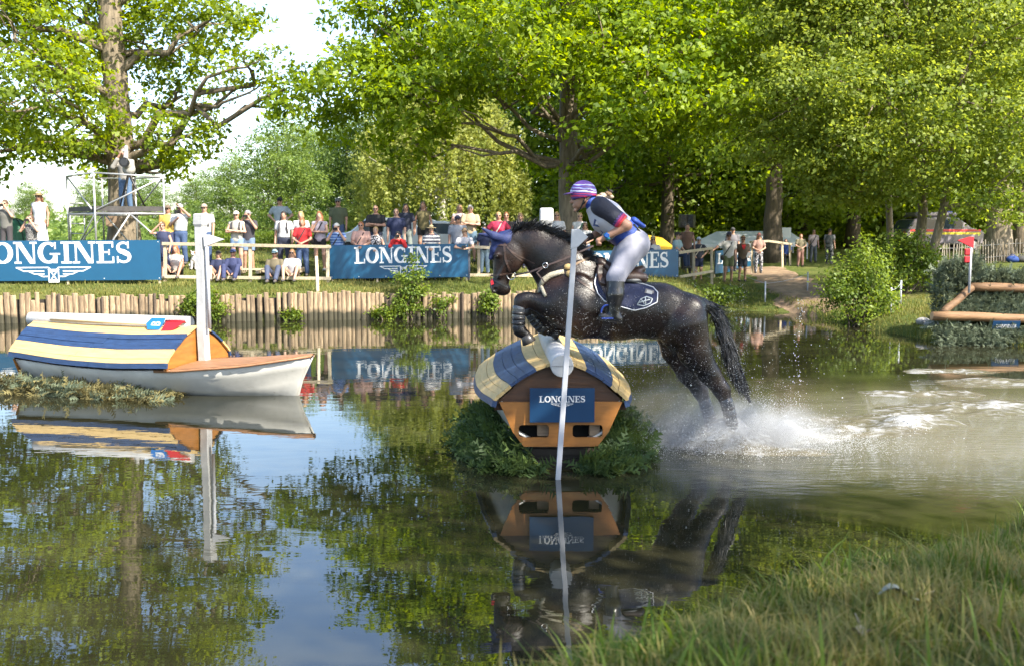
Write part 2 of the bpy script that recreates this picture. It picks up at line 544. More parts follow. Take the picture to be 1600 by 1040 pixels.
# ---------------------------------------------------------------- water
SPL = onz(1142, 694)                 # where the hind legs leave the water
def water_mat():
    m, nt, p = newmat('pond_water')
    tc = node(nt, 'ShaderNodeTexCoord')
    # calm water everywhere, choppy where the horse has come through
    mp = node(nt, 'ShaderNodeMapping'); mp.inputs['Location'].default_value = (-(SPL.x + 3.3), -(SPL.y + 1.0), 0)
    mp2 = node(nt, 'ShaderNodeMapping'); mp2.inputs['Scale'].default_value = (0.20, 0.225, 1)
    nt.links.new(tc.outputs['Object'], mp.inputs['Vector']); nt.links.new(mp.outputs['Vector'], mp2.inputs['Vector'])
    ln = node(nt, 'ShaderNodeVectorMath', operation='LENGTH'); nt.links.new(mp2.outputs['Vector'], ln.inputs[0])
    mk = node(nt, 'ShaderNodeMapRange', interpolation_type='SMOOTHSTEP')
    mk.inputs['From Min'].default_value = 1.15; mk.inputs['From Max'].default_value = 0.25
    mk.inputs['To Min'].default_value = 0.0; mk.inputs['To Max'].default_value = 1.0
    nt.links.new(ln.outputs['Value'], mk.inputs['Value'])
    st = node(nt, 'ShaderNodeMapping'); st.inputs['Scale'].default_value = (0.55, 1.5, 1)
    nt.links.new(tc.outputs['Object'], st.inputs['Vector'])
    n1 = node(nt, 'ShaderNodeTexNoise', Scale=2.6, Detail=3.0, Roughness=0.5, Distortion=0.4)
    n2 = node(nt, 'ShaderNodeTexNoise', Scale=9.0, Detail=4.0, Roughness=0.6)
    n0 = node(nt, 'ShaderNodeTexNoise', Scale=0.9, Detail=2.0)
    for n in (n1, n2, n0): nt.links.new(st.outputs['Vector'], n.inputs['Vector'])
    b1 = node(nt, 'ShaderNodeBump', Strength=0.022, Distance=0.06)
    nt.links.new(n1.outputs['Fac'], b1.inputs['Height'])
    sx = node(nt, 'ShaderNodeMath', operation='MULTIPLY'); sx.inputs[1].default_value = 0.42
    nt.links.new(mk.outputs['Result'], sx.inputs[0])
    b2 = node(nt, 'ShaderNodeBump', Distance=0.10)
    ad = node(nt, 'ShaderNodeMath', operation='ADD')
    nt.links.new(n1.outputs['Fac'], ad.inputs[0]); nt.links.new(n2.outputs['Fac'], ad.inputs[1])
    nt.links.new(ad.outputs['Value'], b2.inputs['Height']); nt.links.new(sx.outputs['Value'], b2.inputs['Strength'])
    nt.links.new(b1.outputs['Normal'], b2.inputs['Normal'])
    # silt: stirred up near the horse and along the track
    r = ramp(nt, [(0.0, (0.013, 0.013, 0.006)), (0.45, (0.05, 0.046, 0.026)), (1.0, (0.16, 0.145, 0.10))])
    ad2 = node(nt, 'ShaderNodeMath', operation='MULTIPLY_ADD'); ad2.inputs[1].default_value = 0.5
    nt.links.new(n0.outputs['Fac'], ad2.inputs[0])
    mk2 = node(nt, 'ShaderNodeMath', operation='MULTIPLY_ADD'); mk2.inputs[1].default_value = 0.80; mk2.inputs[2].default_value = -0.18
    nt.links.new(mk.outputs['Result'], mk2.inputs[0]); nt.links.new(mk2.outputs['Value'], ad2.inputs[2])
    nt.links.new(ad2.outputs['Value'], r.inputs['Fac'])
    df = node(nt, 'ShaderNodeBsdfDiffuse'); nt.links.new(r.outputs['Color'], df.inputs['Color'])
    gl = node(nt, 'ShaderNodeBsdfGlossy'); gl.inputs['Roughness'].default_value = 0.0
    gl.inputs['Color'].default_value = (0.93, 0.95, 0.97, 1)
    nt.links.new(b2.outputs['Normal'], gl.inputs['Normal'])
    fr = node(nt, 'ShaderNodeFresnel', IOR=1.85); nt.links.new(b2.outputs['Normal'], fr.inputs['Normal'])
    mx = node(nt, 'ShaderNodeMixShader')
    nt.links.new(fr.outputs['Fac'], mx.inputs[0]); nt.links.new(df.outputs['BSDF'], mx.inputs[1]); nt.links.new(gl.outputs['BSDF'], mx.inputs[2])
    nt.links.new(mx.outputs['Shader'], nt.nodes['Material Output'].inputs['Surface'])
    nt.nodes.remove(p)
    return m
wx = np.concatenate([[-60, -40, -25], np.linspace(-15, 14, 60), [20, 30]]); wy = np.concatenate([np.linspace(0.5, 36, 72)])
WX, WY = np.meshgrid(wx, wy, indexing='ij')
w = put('water', np_mesh('water', np.stack([WX, WY, 0 * WX], -1).reshape(-1, 3), grid_faces(len(wx), len(wy)), water_mat(), True))
tag(w, kind='structure')

# ================================================================ timber revetment of the far bank
M_LOG = wood('log_wood', (0.095, 0.06, 0.034), (0.44, 0.325, 0.20), 0.8, 2.2, (7, 7, 0.9), 0.5)
def _tide(m):      # wet, mossy foot of the logs
    nt = m.node_tree; p = nt.nodes['Principled BSDF']; src = p.inputs['Base Color'].links[0].from_socket
    ge = node(nt, 'ShaderNodeNewGeometry'); sp = node(nt, 'ShaderNodeSeparateXYZ'); nt.links.new(ge.outputs['Position'], sp.inputs[0])
    nz = node(nt, 'ShaderNodeTexNoise', Scale=3.0, Detail=4.0); nt.links.new(ge.outputs['Position'], nz.inputs['Vector'])
    ad = node(nt, 'ShaderNodeMath', operation='MULTIPLY_ADD'); ad.inputs[1].default_value = -.35; nt.links.new(nz.outputs['Fac'], ad.inputs[0]); nt.links.new(sp.outputs['Z'], ad.inputs[2])
    r = ramp(nt, [(0.0, (1, 1, 1)), (.12, (0, 0, 0))]); nt.links.new(ad.outputs[0], r.inputs['Fac'])
    mx = node(nt, 'ShaderNodeMixRGB'); mx.inputs[2].default_value = (.045, .04, .022, 1); nt.links.new(r.outputs['Color'], mx.inputs[0]); nt.links.new(src, mx.inputs[1]); nt.links.new(mx.outputs['Color'], p.inputs['Base Color'])
_tide(M_LOG)
M_LOGD = plain('dark_gap', (0.03, 0.024, 0.018), 0.9)
def palisade():
    root = thing('log_revetment', 'wall of upright split logs holding up the far bank of the pond', 'retaining wall', (onz(420, 500).x, onz(420, 500).y, 0))
    base = root.location.copy()
    protos = []
    for k in range(7):
        r = 0.052 + 0.006 * k; H = 1.0; vs = []; fs = []
        n = 7
        for j, (z, s) in enumerate([(-0.35, 1.0), (H * 0.5, 0.99), (H - 0.015, 0.97), (H, 0.88)]):
            for i in range(n):
                a = PI * (1.0 + i / (n - 1)); vs.append((r * s * math.cos(a) * (1 + 0.06 * math.sin(3 * a + k)), r * s * 0.8 * math.sin(a), z))
        for j in range(3):
            for i in range(n - 1): fs.append((j * n + i, j * n + i + 1, (j + 1) * n + i + 1, (j + 1) * n + i))
        fs.append(tuple(3 * n + i for i in range(n)))
        protos.append((r, mesh_from('log', vs, fs, M_LOG, False)))
    x = -15.5; i = 0
    rr = random.Random(3)
    while x < 5.2:
        r, me = protos[rr.randrange(7)]
        gap = 0.004 if rr.random() > 0.10 else 0.06
        x += r * .88 + gap
        y = float(shore_y(x)) + rr.uniform(-0.025, 0.025)
        zt = 0.71 + rr.uniform(-0.045, 0.045) + 0.035 * math.sin(x * 0.9)
        if x > 4.2: zt -= (x - 4.2) * 0.25
        if rr.random() < 0.07: zt -= rr.uniform(0.08, 0.3)
        if i < 300:
            o = put('log', me, root); o.location = Vector((x, y, 0)) - base
            o.scale = (1, 1, zt); o.rotation_euler = (rr.uniform(-.02, .02), rr.uniform(-.025, .025), rr.uniform(-.15, .15))
        if rr.random() < 0.055:      # a dark stake between two logs
            o = put('stake', protos[0][1], root); o.location = Vector((x + r + 0.02, y - 0.06, 0)) - base; o.scale = (0.55, 0.8, zt + 0.02)
            o.data = stake_mesh
        x += r * .88; i += 1
    # backing that closes the gaps
    mb = MB(); xs = np.arange(-15.6, 5.3, 0.5)
    for a, b in zip(xs[:-1], xs[1:]):
        ya, yb = float(shore_y(a)) + 0.06, float(shore_y(b)) + 0.06
        h = 0.60 if a < 4.2 else 0.36
        mb.add([(a, ya, -0.4), (b, yb, -0.4), (b, yb, h), (a, ya, h)], [(0, 1, 2, 3)])
    mb.build('backing', M_LOGD, root, base)
stake_mesh = None
def _mk_stake():
    mb = MB(); mb.tube([(0, 0, -0.3), (0, 0, 1.0)], 0.06, 7)
    return mesh_from('stake', mb.v, mb.f, wood('stake_wood', (0.04, 0.03, 0.02), (0.14, 0.10, 0.07), 0.85, 2.0, (7, 7, 1), 0.4))
stake_mesh = _mk_stake()
palisade()
# ================================================================ trees
M_BARK = wood('oak_bark', (0.07, 0.055, 0.038), (0.30, 0.24, 0.165), 0.9, 2.4, (5, 5, 1.1), 1.0)
M_BARKD = wood('dark_bark', (0.045, 0.036, 0.026), (0.17, 0.13, 0.085), 0.9, 2.4, (5, 5, 1.1), 1.0)
L_OAK = leafmat('oak_leaf', (0.085, 0.14, 0.011), (0.265, 0.34, 0.024), 0.56)
L_OAK2 = leafmat('oak_leaf_deep', (0.08, 0.145, 0.011), (0.26, 0.35, 0.022), 0.56)
L_ALD = leafmat('alder_leaf', (0.09, 0.14, 0.02), (0.27, 0.33, 0.055), 0.54, 0.5, 0.3)
L_DARK = leafmat('wood_leaf', (0.085, 0.145, 0.016), (0.24, 0.33, 0.035), 0.56)
L_FAR = leafmat('far_leaf', (0.075, 0.13, 0.03), (0.20, 0.28, 0.06), 0.46)
L_WIL = leafmat('birch_leaf', (0.17, 0.21, 0.045), (0.32, 0.35, 0.09), 0.5)
L_BUSH = leafmat('bush_leaf', (0.07, 0.12, 0.015), (0.20, 0.27, 0.04), 0.45)

def leaf_mesh(name, C, Nrm, L, W, tint, mat, rng, up_bias=0.5, fold=0.25):
    """one rhombic leaf per row of C: centre, preferred normal, length, width"""
    n = len(C)
    N = Nrm + rng.normal(0, 0.55, (n, 3)); N[:, 2] += up_bias
    N /= np.linalg.norm(N, axis=1)[:, None] + 1e-9
    R = rng.normal(0, 1, (n, 3)); U = np.cross(N, R); U /= np.linalg.norm(U, axis=1)[:, None] + 1e-9
    Vv = np.cross(N, U)
    L = L[:, None]; W = W[:, None]
    a = C - U * L * 0.5; c = C + U * L * 0.5
    b = C + Vv * W * 0.5 + N * W * fold + U * L * 0.08; d = C - Vv * W * 0.5 + N * W * fold + U * L * 0.08
    V = np.stack([a, b, c, d], 1).reshape(-1, 3)
    Q = np.arange(4 * n).reshape(n, 4)
    me = np_mesh(name, V, Q, mat, False)
    at_ = me.attributes.new('tint', 'FLOAT', 'FACE'); at_.data.foreach_set('value', tint.astype(np.float32))
    return me

def crown_points(lobes, n_clump, per, rng, csize=0.55, shell=0.55, flat=0.55, gap=0.0):
    """leaf centres: clumps near the lobes' surfaces, leaves round each clump"""
    vol = np.array([(l[3] * l[4] * l[5]) ** (2 / 3) for l in lobes]); pr = vol / vol.sum()
    k = rng.choice(len(lobes), n_clump, p=pr)
    Lb = np.array([l[:6] for l in lobes])[k]
    d = rng.normal(0, 1, (n_clump, 3)); d /= np.linalg.norm(d, axis=1)[:, None]
    r = shell + (1 - shell) * rng.random(n_clump) ** 0.6
    r *= 1 + 0.16 * np.sin(d[:, 0] * 5 + k) * np.sin(d[:, 1] * 4 + 2 * k) + 0.08 * rng.normal(0, 1, n_clump)
    cc = Lb[:, :3] + d * r[:, None] * Lb[:, 3:6]
    if gap > 0:      # leave holes where the sky shows through
        v = np.sin(cc[:, 0] * 1.9 + 1.3) * np.sin(cc[:, 1] * 1.7 + 0.4) * np.sin(cc[:, 2] * 2.1 + 2.2)
        keep = v > -1 + gap * rng.random(len(cc)) * 2 
        cc = cc[keep]; d = d[keep]
    m = len(cc)
    cs = csize * (0.6 + 0.8 * rng.random(m))
    tint_c = np.clip(0.5 + 0.30 * rng.normal(0, 1, m), 0, 1)
    idx = np.repeat(np.arange(m), per)
    off = rng.normal(0, 1, (len(idx), 3)) * cs[idx][:, None] * np.array([0.6, 0.6, 0.6 * flat])
    C = cc[idx] + off
    tint = np.clip(tint_c[idx] + 0.16 * rng.normal(0, 1, len(idx)), 0, 1)
    return C, d[idx] * 0.55, tint, cc

def wobble(a, b, n, amp, rng):
    a = Vector(a); b = Vector(b); pts = []
    L = (b - a).length
    for i in range(n + 1):
        t = i / n; p = a.lerp(b, t)
        if 0 < i < n: p += Vector(rng.normal(0, 1, 3) * amp * L)
        pts.append(p)
    return pts

def tree(name, label, base, trunk_pts, trunk_r, lobes, bark, leaf, n_clump, per, leaf_len, seed, csize=0.55, group=None, limbs=True, gap=0.3,
         shell=0.5, flat=0.55, wide=0.58, twigs=60, flare=1.35, up_bias=0.5, limb_scale=0.42):
    rng = np.random.default_rng(seed)
    root = thing(name, label, 'tree', base, 0, group)
    b = Vector(base)
    lobes = [tuple(l) for l in lobes]                      # all in world space
    mb = MB()
    tp = [b + Vector(p) for p in trunk_pts]; n = len(tp)
    # denser trunk with slight bends and a flared foot
    pts = []; rr = []
    for i in range(n - 1):
        for k in range(4):
            t = k / 4; pts.append(tp[i].lerp(tp[i + 1], t) + Vector((rng.normal(0, .02), rng.normal(0, .02), 0)) * (i + k > 0))
            rr.append(trunk_r[i] + (trunk_r[i + 1] - trunk_r[i]) * t)
    pts.append(tp[-1]); rr.append(trunk_r[-1])
    pts[0] = pts[0] - Vector((0, 0, 0.25)); rr[0] *= flare; rr[1] *= 1 + (flare - 1) * 0.3
    mb.tube(pts, rr, 12)
    C, Nn, tint, cc = crown_points(lobes, n_clump, per, rng, csize, shell, flat, gap)
    if limbs:
        lm = mb; H = np.array([p.z for p in tp]); 
        for l in lobes:
            c = Vector(l[:3])
            if math.hypot(c.x - tp[0].x, c.y - tp[0].y) > 7.2: continue
            zz = min(max(c.z - 0.45 * math.hypot(c.x - tp[-1].x, c.y - tp[-1].y) , tp[1].z), tp[-1].z)
            j = int(np.clip(np.searchsorted(H, zz), 1, n - 1)); t = (zz - H[j - 1]) / max(1e-3, H[j] - H[j - 1])
            s = tp[j - 1].lerp(tp[j], min(1, max(0, t))); r0 = (trunk_r[j - 1] + (trunk_r[j] - trunk_r[j - 1]) * t) * limb_scale
            r0 = max(r0, 0.05)
            P = wobble(s, c, 6, 0.045, rng); lm.tube(P, [r0 * (1 - 0.72 * i / 6) for i in range(7)], 7, caps=False)
            for q in range(3):      # secondary boughs
                dd = rng.normal(0, 1, 3); dd /= np.linalg.norm(dd)
                e = c + Vector(dd * np.array(l[3:6]) * 0.75)
                s2 = P[3 + q % 3]; P2 = wobble(s2, e, 4, 0.05, rng); lm.tube(P2, [r0 * 0.42 * (1 - 0.75 * i / 4) for i in range(5)], 5, caps=False)
        LC = np.array([l[:3] for l in lobes])
        for q in rng.choice(len(cc), min(twigs, len(cc)), replace=False):
            e = Vector(cc[q]); k = int(np.argmin(((LC - cc[q]) ** 2).sum(1)))
            if math.hypot(LC[k][0] - tp[0].x, LC[k][1] - tp[0].y) > 7.2: continue
            s = Vector(LC[k]).lerp(e, 0.25)
            lm.tube(wobble(s, e, 3, 0.05, rng), [0.035, 0.026, 0.018, 0.008], 4, caps=False)
    mb.build('trunk', bark, root, b)
    L = leaf_len * (0.5 + 1.0 * rng.random(len(C)))
    put('crown', leaf_mesh('crown', C - np.array(b), Nn, L, L * wide, tint, leaf, rng, up_bias), root)
    return root
def lobes_px(specs, d0):
    """(px, py, dd, rx, ry, rz): lobe centre seen at (px, py), dd metres nearer or farther than the tree"""
    out = []
    for px, py, dd, rx, ry, rz in specs:
        p = at(px, py, d0 + dd); out.append((p.x, p.y, p.z, rx, ry, rz))
    return out
def gbase(px, d):
    x = (px - 800) / FPX * d
    return Vector((x, d, land1(x, d)))

# ---- the old oak on the left
d = 35.0
b = gbase(196, d)
tree('oak_tree', 'old oak with thick pale trunk rising behind the scaffold platform', b,
     [(0, 0, 0), (0.0, 0, 3), (-0.1, 0, 6), (-0.25, 0.1, 9), (-0.1, 0.2, 12), (0.1, 0.3, 15)], [0.50, 0.44, 0.40, 0.36, 0.26, 0.12],
     lobes_px([(20, 60, -2, 2.6, 2.6, 1.9), (60, 150, -2.5, 2.6, 2.4, 1.6), (-40, 210, -1, 2.4, 2.2, 1.4), (110, 215, -1.5, 1.9, 1.8, 1.0), (110, 20, 1, 2.8, 2.6, 2.0),
               (255, 75, 1, 1.7, 2.2, 1.4), (270, 215, -1, 1.5, 1.6, 0.9), (285, 150, 2.0, 1.4, 1.6, 1.0), (330, 30, -1.0, 1.9, 2.0, 1.2), (395, 110, -1.5, 1.5, 1.3, 0.6), (445, 140, -1.5, 1.0, 1.1, 0.55), (250, 262, 2.5, 1.2, 1.4, 0.45),
               (215, -60, 1.5, 3.2, 3.0, 2.0), (20, -90, 0, 3.4, 3.0, 2.2), (330, -60, 0, 1.4, 2.0, 1.1), (130, -190, 1, 3.6, 3.2, 2.2), (260, -160, 0.5, 2.0, 2.4, 1.6), (-60, -30, 0, 3, 3, 2.0), (200, -300, 0, 3.4, 3, 1.8), (-90, -230, 0, 3.4, 3.2, 2.2), (180, 245, 2.5, 1.3, 1.3, 0.9), (130, 125, 2.5, 1.6, 1.4, 1.0)], d),
     M_BARK, L_OAK, 2500, 30, 0.185, 11, csize=0.44, gap=0.72, twigs=160)

# ---- the oak behind the horse
d = 34.0
b = gbase(886, d)
tree('oak_tree', 'tall oak with spreading bright crown, its trunk right behind the rider', b,
     [(0, 0, 0), (0.02, 0, 3), (0.05, 0, 6), (0.1, 0.1, 9), (0.2, 0.2, 12), (0.2, 0.3, 15.5)], [0.34, 0.30, 0.28, 0.25, 0.19, 0.08],
     lobes_px([(590, 40, -2.0, 1.9, 2.2, 1.5), (560, 120, -2.5, 1.5, 1.8, 0.95), (480, 165, -2.0, 1.5, 1.5, 0.6), (650, 150, -3.0, 1.7, 1.9, 1.1), (640, 215, -2.5, 1.1, 1.3, 0.75), (710, 110, -2.0, 1.8, 1.9, 1.2),
               (770, 60, -3.5, 2.0, 2.2, 1.3), (795, 115, -3, 1.5, 1.7, 0.8), (945, 115, -3.0, 1.5, 1.7, 0.9), (960, 60, -2.0, 2.2, 2.2, 1.4), (1010, 140, -3.5, 2.0, 1.9, 1.0), (1080, 80, -2.5, 2.2, 2.1, 1.2), (1110, 160, -3.0, 1.6, 1.8, 0.9),
               (960, 190, -3.5, 1.3, 1.4, 0.6), (925, 272, -.8, 0.8, 0.7, 0.35), (850, 255, .9, .8, .7, .4), (1060, 30, -1, 2.0, 2.4, 1.4), (660, 20, 0, 2.2, 2.4, 1.6), (860, -20, -1, 2.6, 2.6, 1.8),
               (690, -80, -1, 1.9, 2.4, 1.5), (760, -130, 0, 3.2, 3, 2.0), (980, -100, 0, 3.2, 3, 2.0), (730, -210, 0, 2.0, 2.4, 1.5), (860, -260, 0, 3.4, 3, 2.0), (1080, -60, 0.5, 2.4, 2.6, 1.6), (530, 200, -1.5, 0.9, 1.0, 0.5), (1040, 205, -2, 1.5, 1.2, .5), (960, -90, -9.5, 2.0, 1.8, .8), (860, -100, -8, 1.8, 1.6, .8), (1050, -70, -9, 1.8, 1.6, .8)], d),  # the far-forward lobes at the end hang unseen, added to dapple the middle banner
     M_BARK, L_OAK2, 3000, 32, 0.18, 12, csize=0.45, gap=0.55, twigs=160, shell=0.6, limb_scale=0.30)

# ---- alders on the right: several thin stems, small glossy leaves
d = 31.0
alder_lobes = [(1290, 60, 0, 2.6, 2.4, 1.7), (1420, 30, -1, 2.8, 2.5, 1.8), (1550, 60, -1, 2.6, 2.4, 1.8), (1260, 150, -1, 2.0, 2.0, 1.2), (1370, 150, -2, 2.4, 2.2, 1.3), (1490, 150, -2, 2.4, 2.2, 1.4), (1590, 190, -2, 2.2, 2.2, 1.3),
     (1230, 225, 0, 1.5, 1.6, 0.9), (1320, 230, -1.5, 1.8, 1.7, 0.9), (1420, 235, -2, 1.8, 1.8, 0.9), (1520, 250, -2, 1.9, 1.8, 1.0), (1600, 300, -2, 1.6, 1.5, 0.9), (1330, 300, -0.5, 1.2, 1.2, 0.6), (1280, 285, 0, 1.0, 1.2, 0.5), (1540, 320, -2.5, 0.9, 1.0, 0.5), (1425, 290, -1.5, 1.2, 1.2, 0.5),
     (1350, -60, 0, 3.0, 2.6, 2.0), (1500, -70, 0, 3.0, 2.8, 2.0), (1430, -190, 0, 3.2, 2.8, 2.2), (1640, 40, 0, 2.8, 2.4, 2.2), (1260, -30, 0.5, 2.0, 2.0, 1.6), (1560, -200, 0, 3, 2.6, 2.0)]
AL = lobes_px(alder_lobes, d)
stems = [(1395, 33.5, [(0, 0, 0), (-0.25, 0, 3.2), (-0.4, 0, 7), (-0.9, 0, 10.5)], [0.12, 0.10, 0.08, 0.03], 'slim leaning alder stem on the left of the trio', [3, 7, 8, 12, 13, 0, 20]),
         (1437, 31.0, [(0, 0, 0), (0.0, 0, 3), (0.15, 0, 7), (0.3, 0, 12)], [0.17, 0.14, 0.12, 0.05], 'twin trunk alder in the middle of the trio above leafy saplings', [1, 4, 5, 9, 15, 16, 17, 18]),
         (1445, 30.0, [(0, 0, 0), (0.45, 0, 2.4), (0.85, 0.1, 5.5), (1.5, 0.2, 10)], [0.14, 0.12, 0.10, 0.04], 'alder leaning right on the right of the trio', [2, 6, 10, 11, 14, 19, 21])]
for k, (px, dd, tp, tr, lab, li) in enumerate(stems):
    tree('alder_tree', lab, gbase(px, dd), tp, tr, [AL[i] for i in li], M_BARK, L_ALD, 950, 40, 0.115, 40 + k, csize=0.50, gap=0.3, wide=0.7, group='alders on the right bank', twigs=70, flat=0.45, flare=1.2, limb_scale=0.3)

# ---- big trees farther back on the right
def back_tree(px, d, h, r, seed, label, leaf=None, spread=1.0, tr=0.4, n=900, per=26, ll=0.24, low=0.28, gap=0.2, bark=None, csize=0.75):
    rng = np.random.default_rng(seed); b = gbase(px, d); lobes = []
    nl = 13
    for i in range(nl):
        t = i / (nl - 1); z = h * (low + (0.92 - low) * t)
        rad = r * spread * math.sqrt(max(0.06, 1 - ((t - 0.38) / 0.66) ** 2)) * 0.62
        a = i * 2.4 + seed
        rr = r * (0.55 - 0.2 * abs(t - 0.4)) 
        lobes.append((b.x + rad * math.cos(a), b.y + rad * math.sin(a), b.z + z, rr, rr, rr * 0.72))
    lobes.append((b.x, b.y, b.z + h * 0.6, r * 0.6, r * 0.6, h * 0.22))
    return tree('broadleaf_tree', label, b, [(0, 0, 0), (0.05, 0, h * 0.2), (0.0, 0.1, h * 0.45), (0.1, 0.1, h * 0.9)], [tr, tr * 0.85, tr * 0.62, tr * 0.12],
                lobes, bark or M_BARKD, leaf or L_DARK, n, per, ll, seed, csize=csize, gap=gap, group='trees of the wood behind the pond', twigs=30, limb_scale=0.35)
back_tree(1205, 47, 19, 6.5, 61, 'thick trunked oak standing in front of the white tent', tr=0.44, low=0.30, n=1200, leaf=L_DARK)
back_tree(1556, 44, 17, 6.0, 62, 'massive sunlit trunk behind the brush fence at the right edge', tr=0.55, low=0.30, n=900, bark=M_BARK)
back_tree(1590, 50, 18, 6.0, 63, 'thinner trunk half hidden behind the massive trunk at right', tr=0.36, low=0.3, n=700)
PROTO = []
for i, (px, d, h, r, lf) in enumerate([(1040, 58, 20, 6.5, L_DARK), (1330, 60, 21, 7, L_DARK), (730, 66, 17, 6, L_FAR)]):
    lab = ['dark leafy tree in the wood above the yellow awning', 'dark leafy tree in the wood behind the alders', 'tree with deep shade beside the weeping birch'][i]
    PROTO.append(back_tree(px, d, h, r, 70 + i, lab, leaf=lf, n=1100, per=22, ll=0.30, low=[0.12, 0.12, 0.06][i], gap=0.1, csize=0.9))
def copy_tree(root, loc, rz, label, s=1.0):
    c = root.copy(); COL.objects.link(c); c.location = loc; c.rotation_euler = (0, 0, rz); c.scale = (s, s, s * random.uniform(0.92, 1.08)); c['label'] = label
    for ch in root.children:
        k = ch.copy(); COL.objects.link(k); k.parent = c
    return c
cps = [(960, 62, 1, 1.0, 'dark wood tree between the two oaks'), (1130, 66, 0, 1.1, 'tall dark wood tree above the loudspeaker'), (1250, 63, 0, 1.05, 'dark wood tree behind the right end of the tent'), (1430, 64, 1, 1.05, 'dark wood tree behind the emergency car'),
       (1500, 70, 0, 1.1, 'farther wood tree above the emergency car'), (1620, 62, 1, 1.0, 'dark wood tree at the right edge of the wood'), (1190, 75, 1, 1.25, 'tallest far tree above the tent'), (1380, 80, 0, 1.3, 'far wood tree filling the gap between alder stems'), (870, 72, 0, 1.05, 'far wood tree directly behind the middle oak'), (1040, 82, 1, 1.3, 'far tall wood tree left of the thick oak'), (1720, 74, 0, 1.2, 'far wood tree out at the right'), (1560, 84, 1, 1.3, 'farthest wood tree behind the massive trunk')]
for px, d, k, s, lab in cps:
    copy_tree(PROTO[k], gbase(px, d), random.uniform(0, 6.2), lab, s)
# ---- the tree line behind the spectators, left of the birch
for px, d, s, lab in [(545, 70, 0.58, 'round dense tree at the right of the tree line behind the spectators'), (440, 62, 0.45, 'round dense tree in the middle of the tree line behind the spectators'), (365, 76, 0.40, 'lower round tree at the left of the tree line'), (610, 80, 0.75, 'taller tree behind the tree line near the birch'), (485, 86, 0.66, 'far tree peeping over the middle of the tree line')]:
    copy_tree(PROTO[2], gbase(px, d), random.uniform(0, 6.2), lab, s)
for px, d, s, lab in [(310, 105, 0.42, 'far hazy tree right of the scaffold'), (240, 110, 0.40, 'far hazy tree seen through the scaffold'), (150, 112, 0.38, 'far hazy tree seen left of the oak trunk'), (55, 100, 0.34, 'far hazy tree behind the woman in the white dress'), (-30, 104, 0.3, 'far hazy tree at the left edge'), (200, 140, 0.5, 'farthest tree behind the scaffold')]:
    copy_tree(PROTO[2], gbase(px, d), random.uniform(0, 6.2), lab, s)

# ---- weeping birch: curtains of hanging twigs
def birch():
    rng = np.random.default_rng(5); d = 52.0; b = gbase(690, d)
    root = thing('birch_tree', 'pale green weeping birch with hanging curtains of small leaves', 'tree', b)
    mb = MB(); mb.tube([b + Vector((0, 0, -.2)), b + Vector((0.1, 0, 3)), b + Vector((0, 0, 5.5)), b + Vector((0.2, 0, 8.2))], [0.26, 0.22, 0.14, 0.04], 9)
    C = []; T = []
    lm = mb
    for i in range(560):
        a = rng.random() * 2 * PI; r = 4.6 * math.sqrt(rng.random()); z0 = 9.6 * (1 - (r / 5.4) ** 2.0 * 0.55) - 2.2 * rng.random() * (0.4 + r / 5)
        x, y = r * math.cos(a) * 1.0, r * math.sin(a); ln = rng.uniform(1.6, 4.6) * (0.5 + 0.5 * r / 4.6)
        ln = min(ln, z0 - rng.uniform(.3, 2.2))
        tc = np.clip(0.5 + 0.25 * rng.normal(), 0, 1)
        m = int(ln * 26)
        t = rng.random(m)
        sway = 0.25 * np.sin(t * 3 + i)
        C.append(np.stack([x + sway * math.cos(a) + rng.normal(0, .12, m), y + sway * math.sin(a) + rng.normal(0, .12, m), z0 - t * ln + 0.5 * t * 0], 1)); T.append(np.clip(tc + rng.normal(0, .15, m), 0, 1))
        if i % 12 == 0: lm.tube(wobble(b + Vector((0, 0, max(3, z0 - 2.5))), b + Vector((x, y, z0)), 3, 0.04, rng), [0.07, 0.05, 0.03, 0.012], 5, caps=False)
    C = np.concatenate(C); T = np.concatenate(T)
    mb.build('trunk', plain('birch_bark', (0.45, 0.42, 0.36), 0.8, 0.5, 5, stretch=(1, 1, 3)), root, b)
    Nn = rng.normal(0, 1, C.shape) * 0.4; Nn[:, 1] -= 0.4
    L = 0.19 * (0.7 + 0.6 * rng.random(len(C)))
    put('crown', leaf_mesh('crown', C, Nn, L, L * 0.62, T, L_WIL, rng, 0.0), root)
birch()

# ---- a tree beyond the right edge of the picture: its crown shades the jump
def shade_tree():
    b = Vector((11.5, -1.0, land1(11.5, -1.0)))
    lobes = [(7.0, 4.5, 9.3, 2.0, 2.2, 1.1), (7.9, 3.4, 10.2, 2.0, 2.2, 1.2), (6.4, 1.6, 8.6, 2.0, 2.0, 1.0), (9.5, 0, 10.5, 2.6, 2.6, 1.6), (7.5, -2.5, 8.8, 2.2, 2.2, 1.2), (9.4, -3.0, 10.0, 2.6, 2.4, 1.4), (7.6, -4.4, 9.0, 2.0, 2.0, 1.0), (6.2, -5, 8.0, 2.0, 2.0, 1.2)]
    tree('shade_tree', 'tall tree on the near bank whose crown shades the horse', b, [(0, 0, 0), (0, 0, 3), (-.2, .2, 6), (-.4, .4, 11)], [.4, .35, .28, .1], lobes, M_BARK, L_OAK, 420, 26, 0.24, 91, csize=0.6, gap=0.7, twigs=20)
shade_tree()

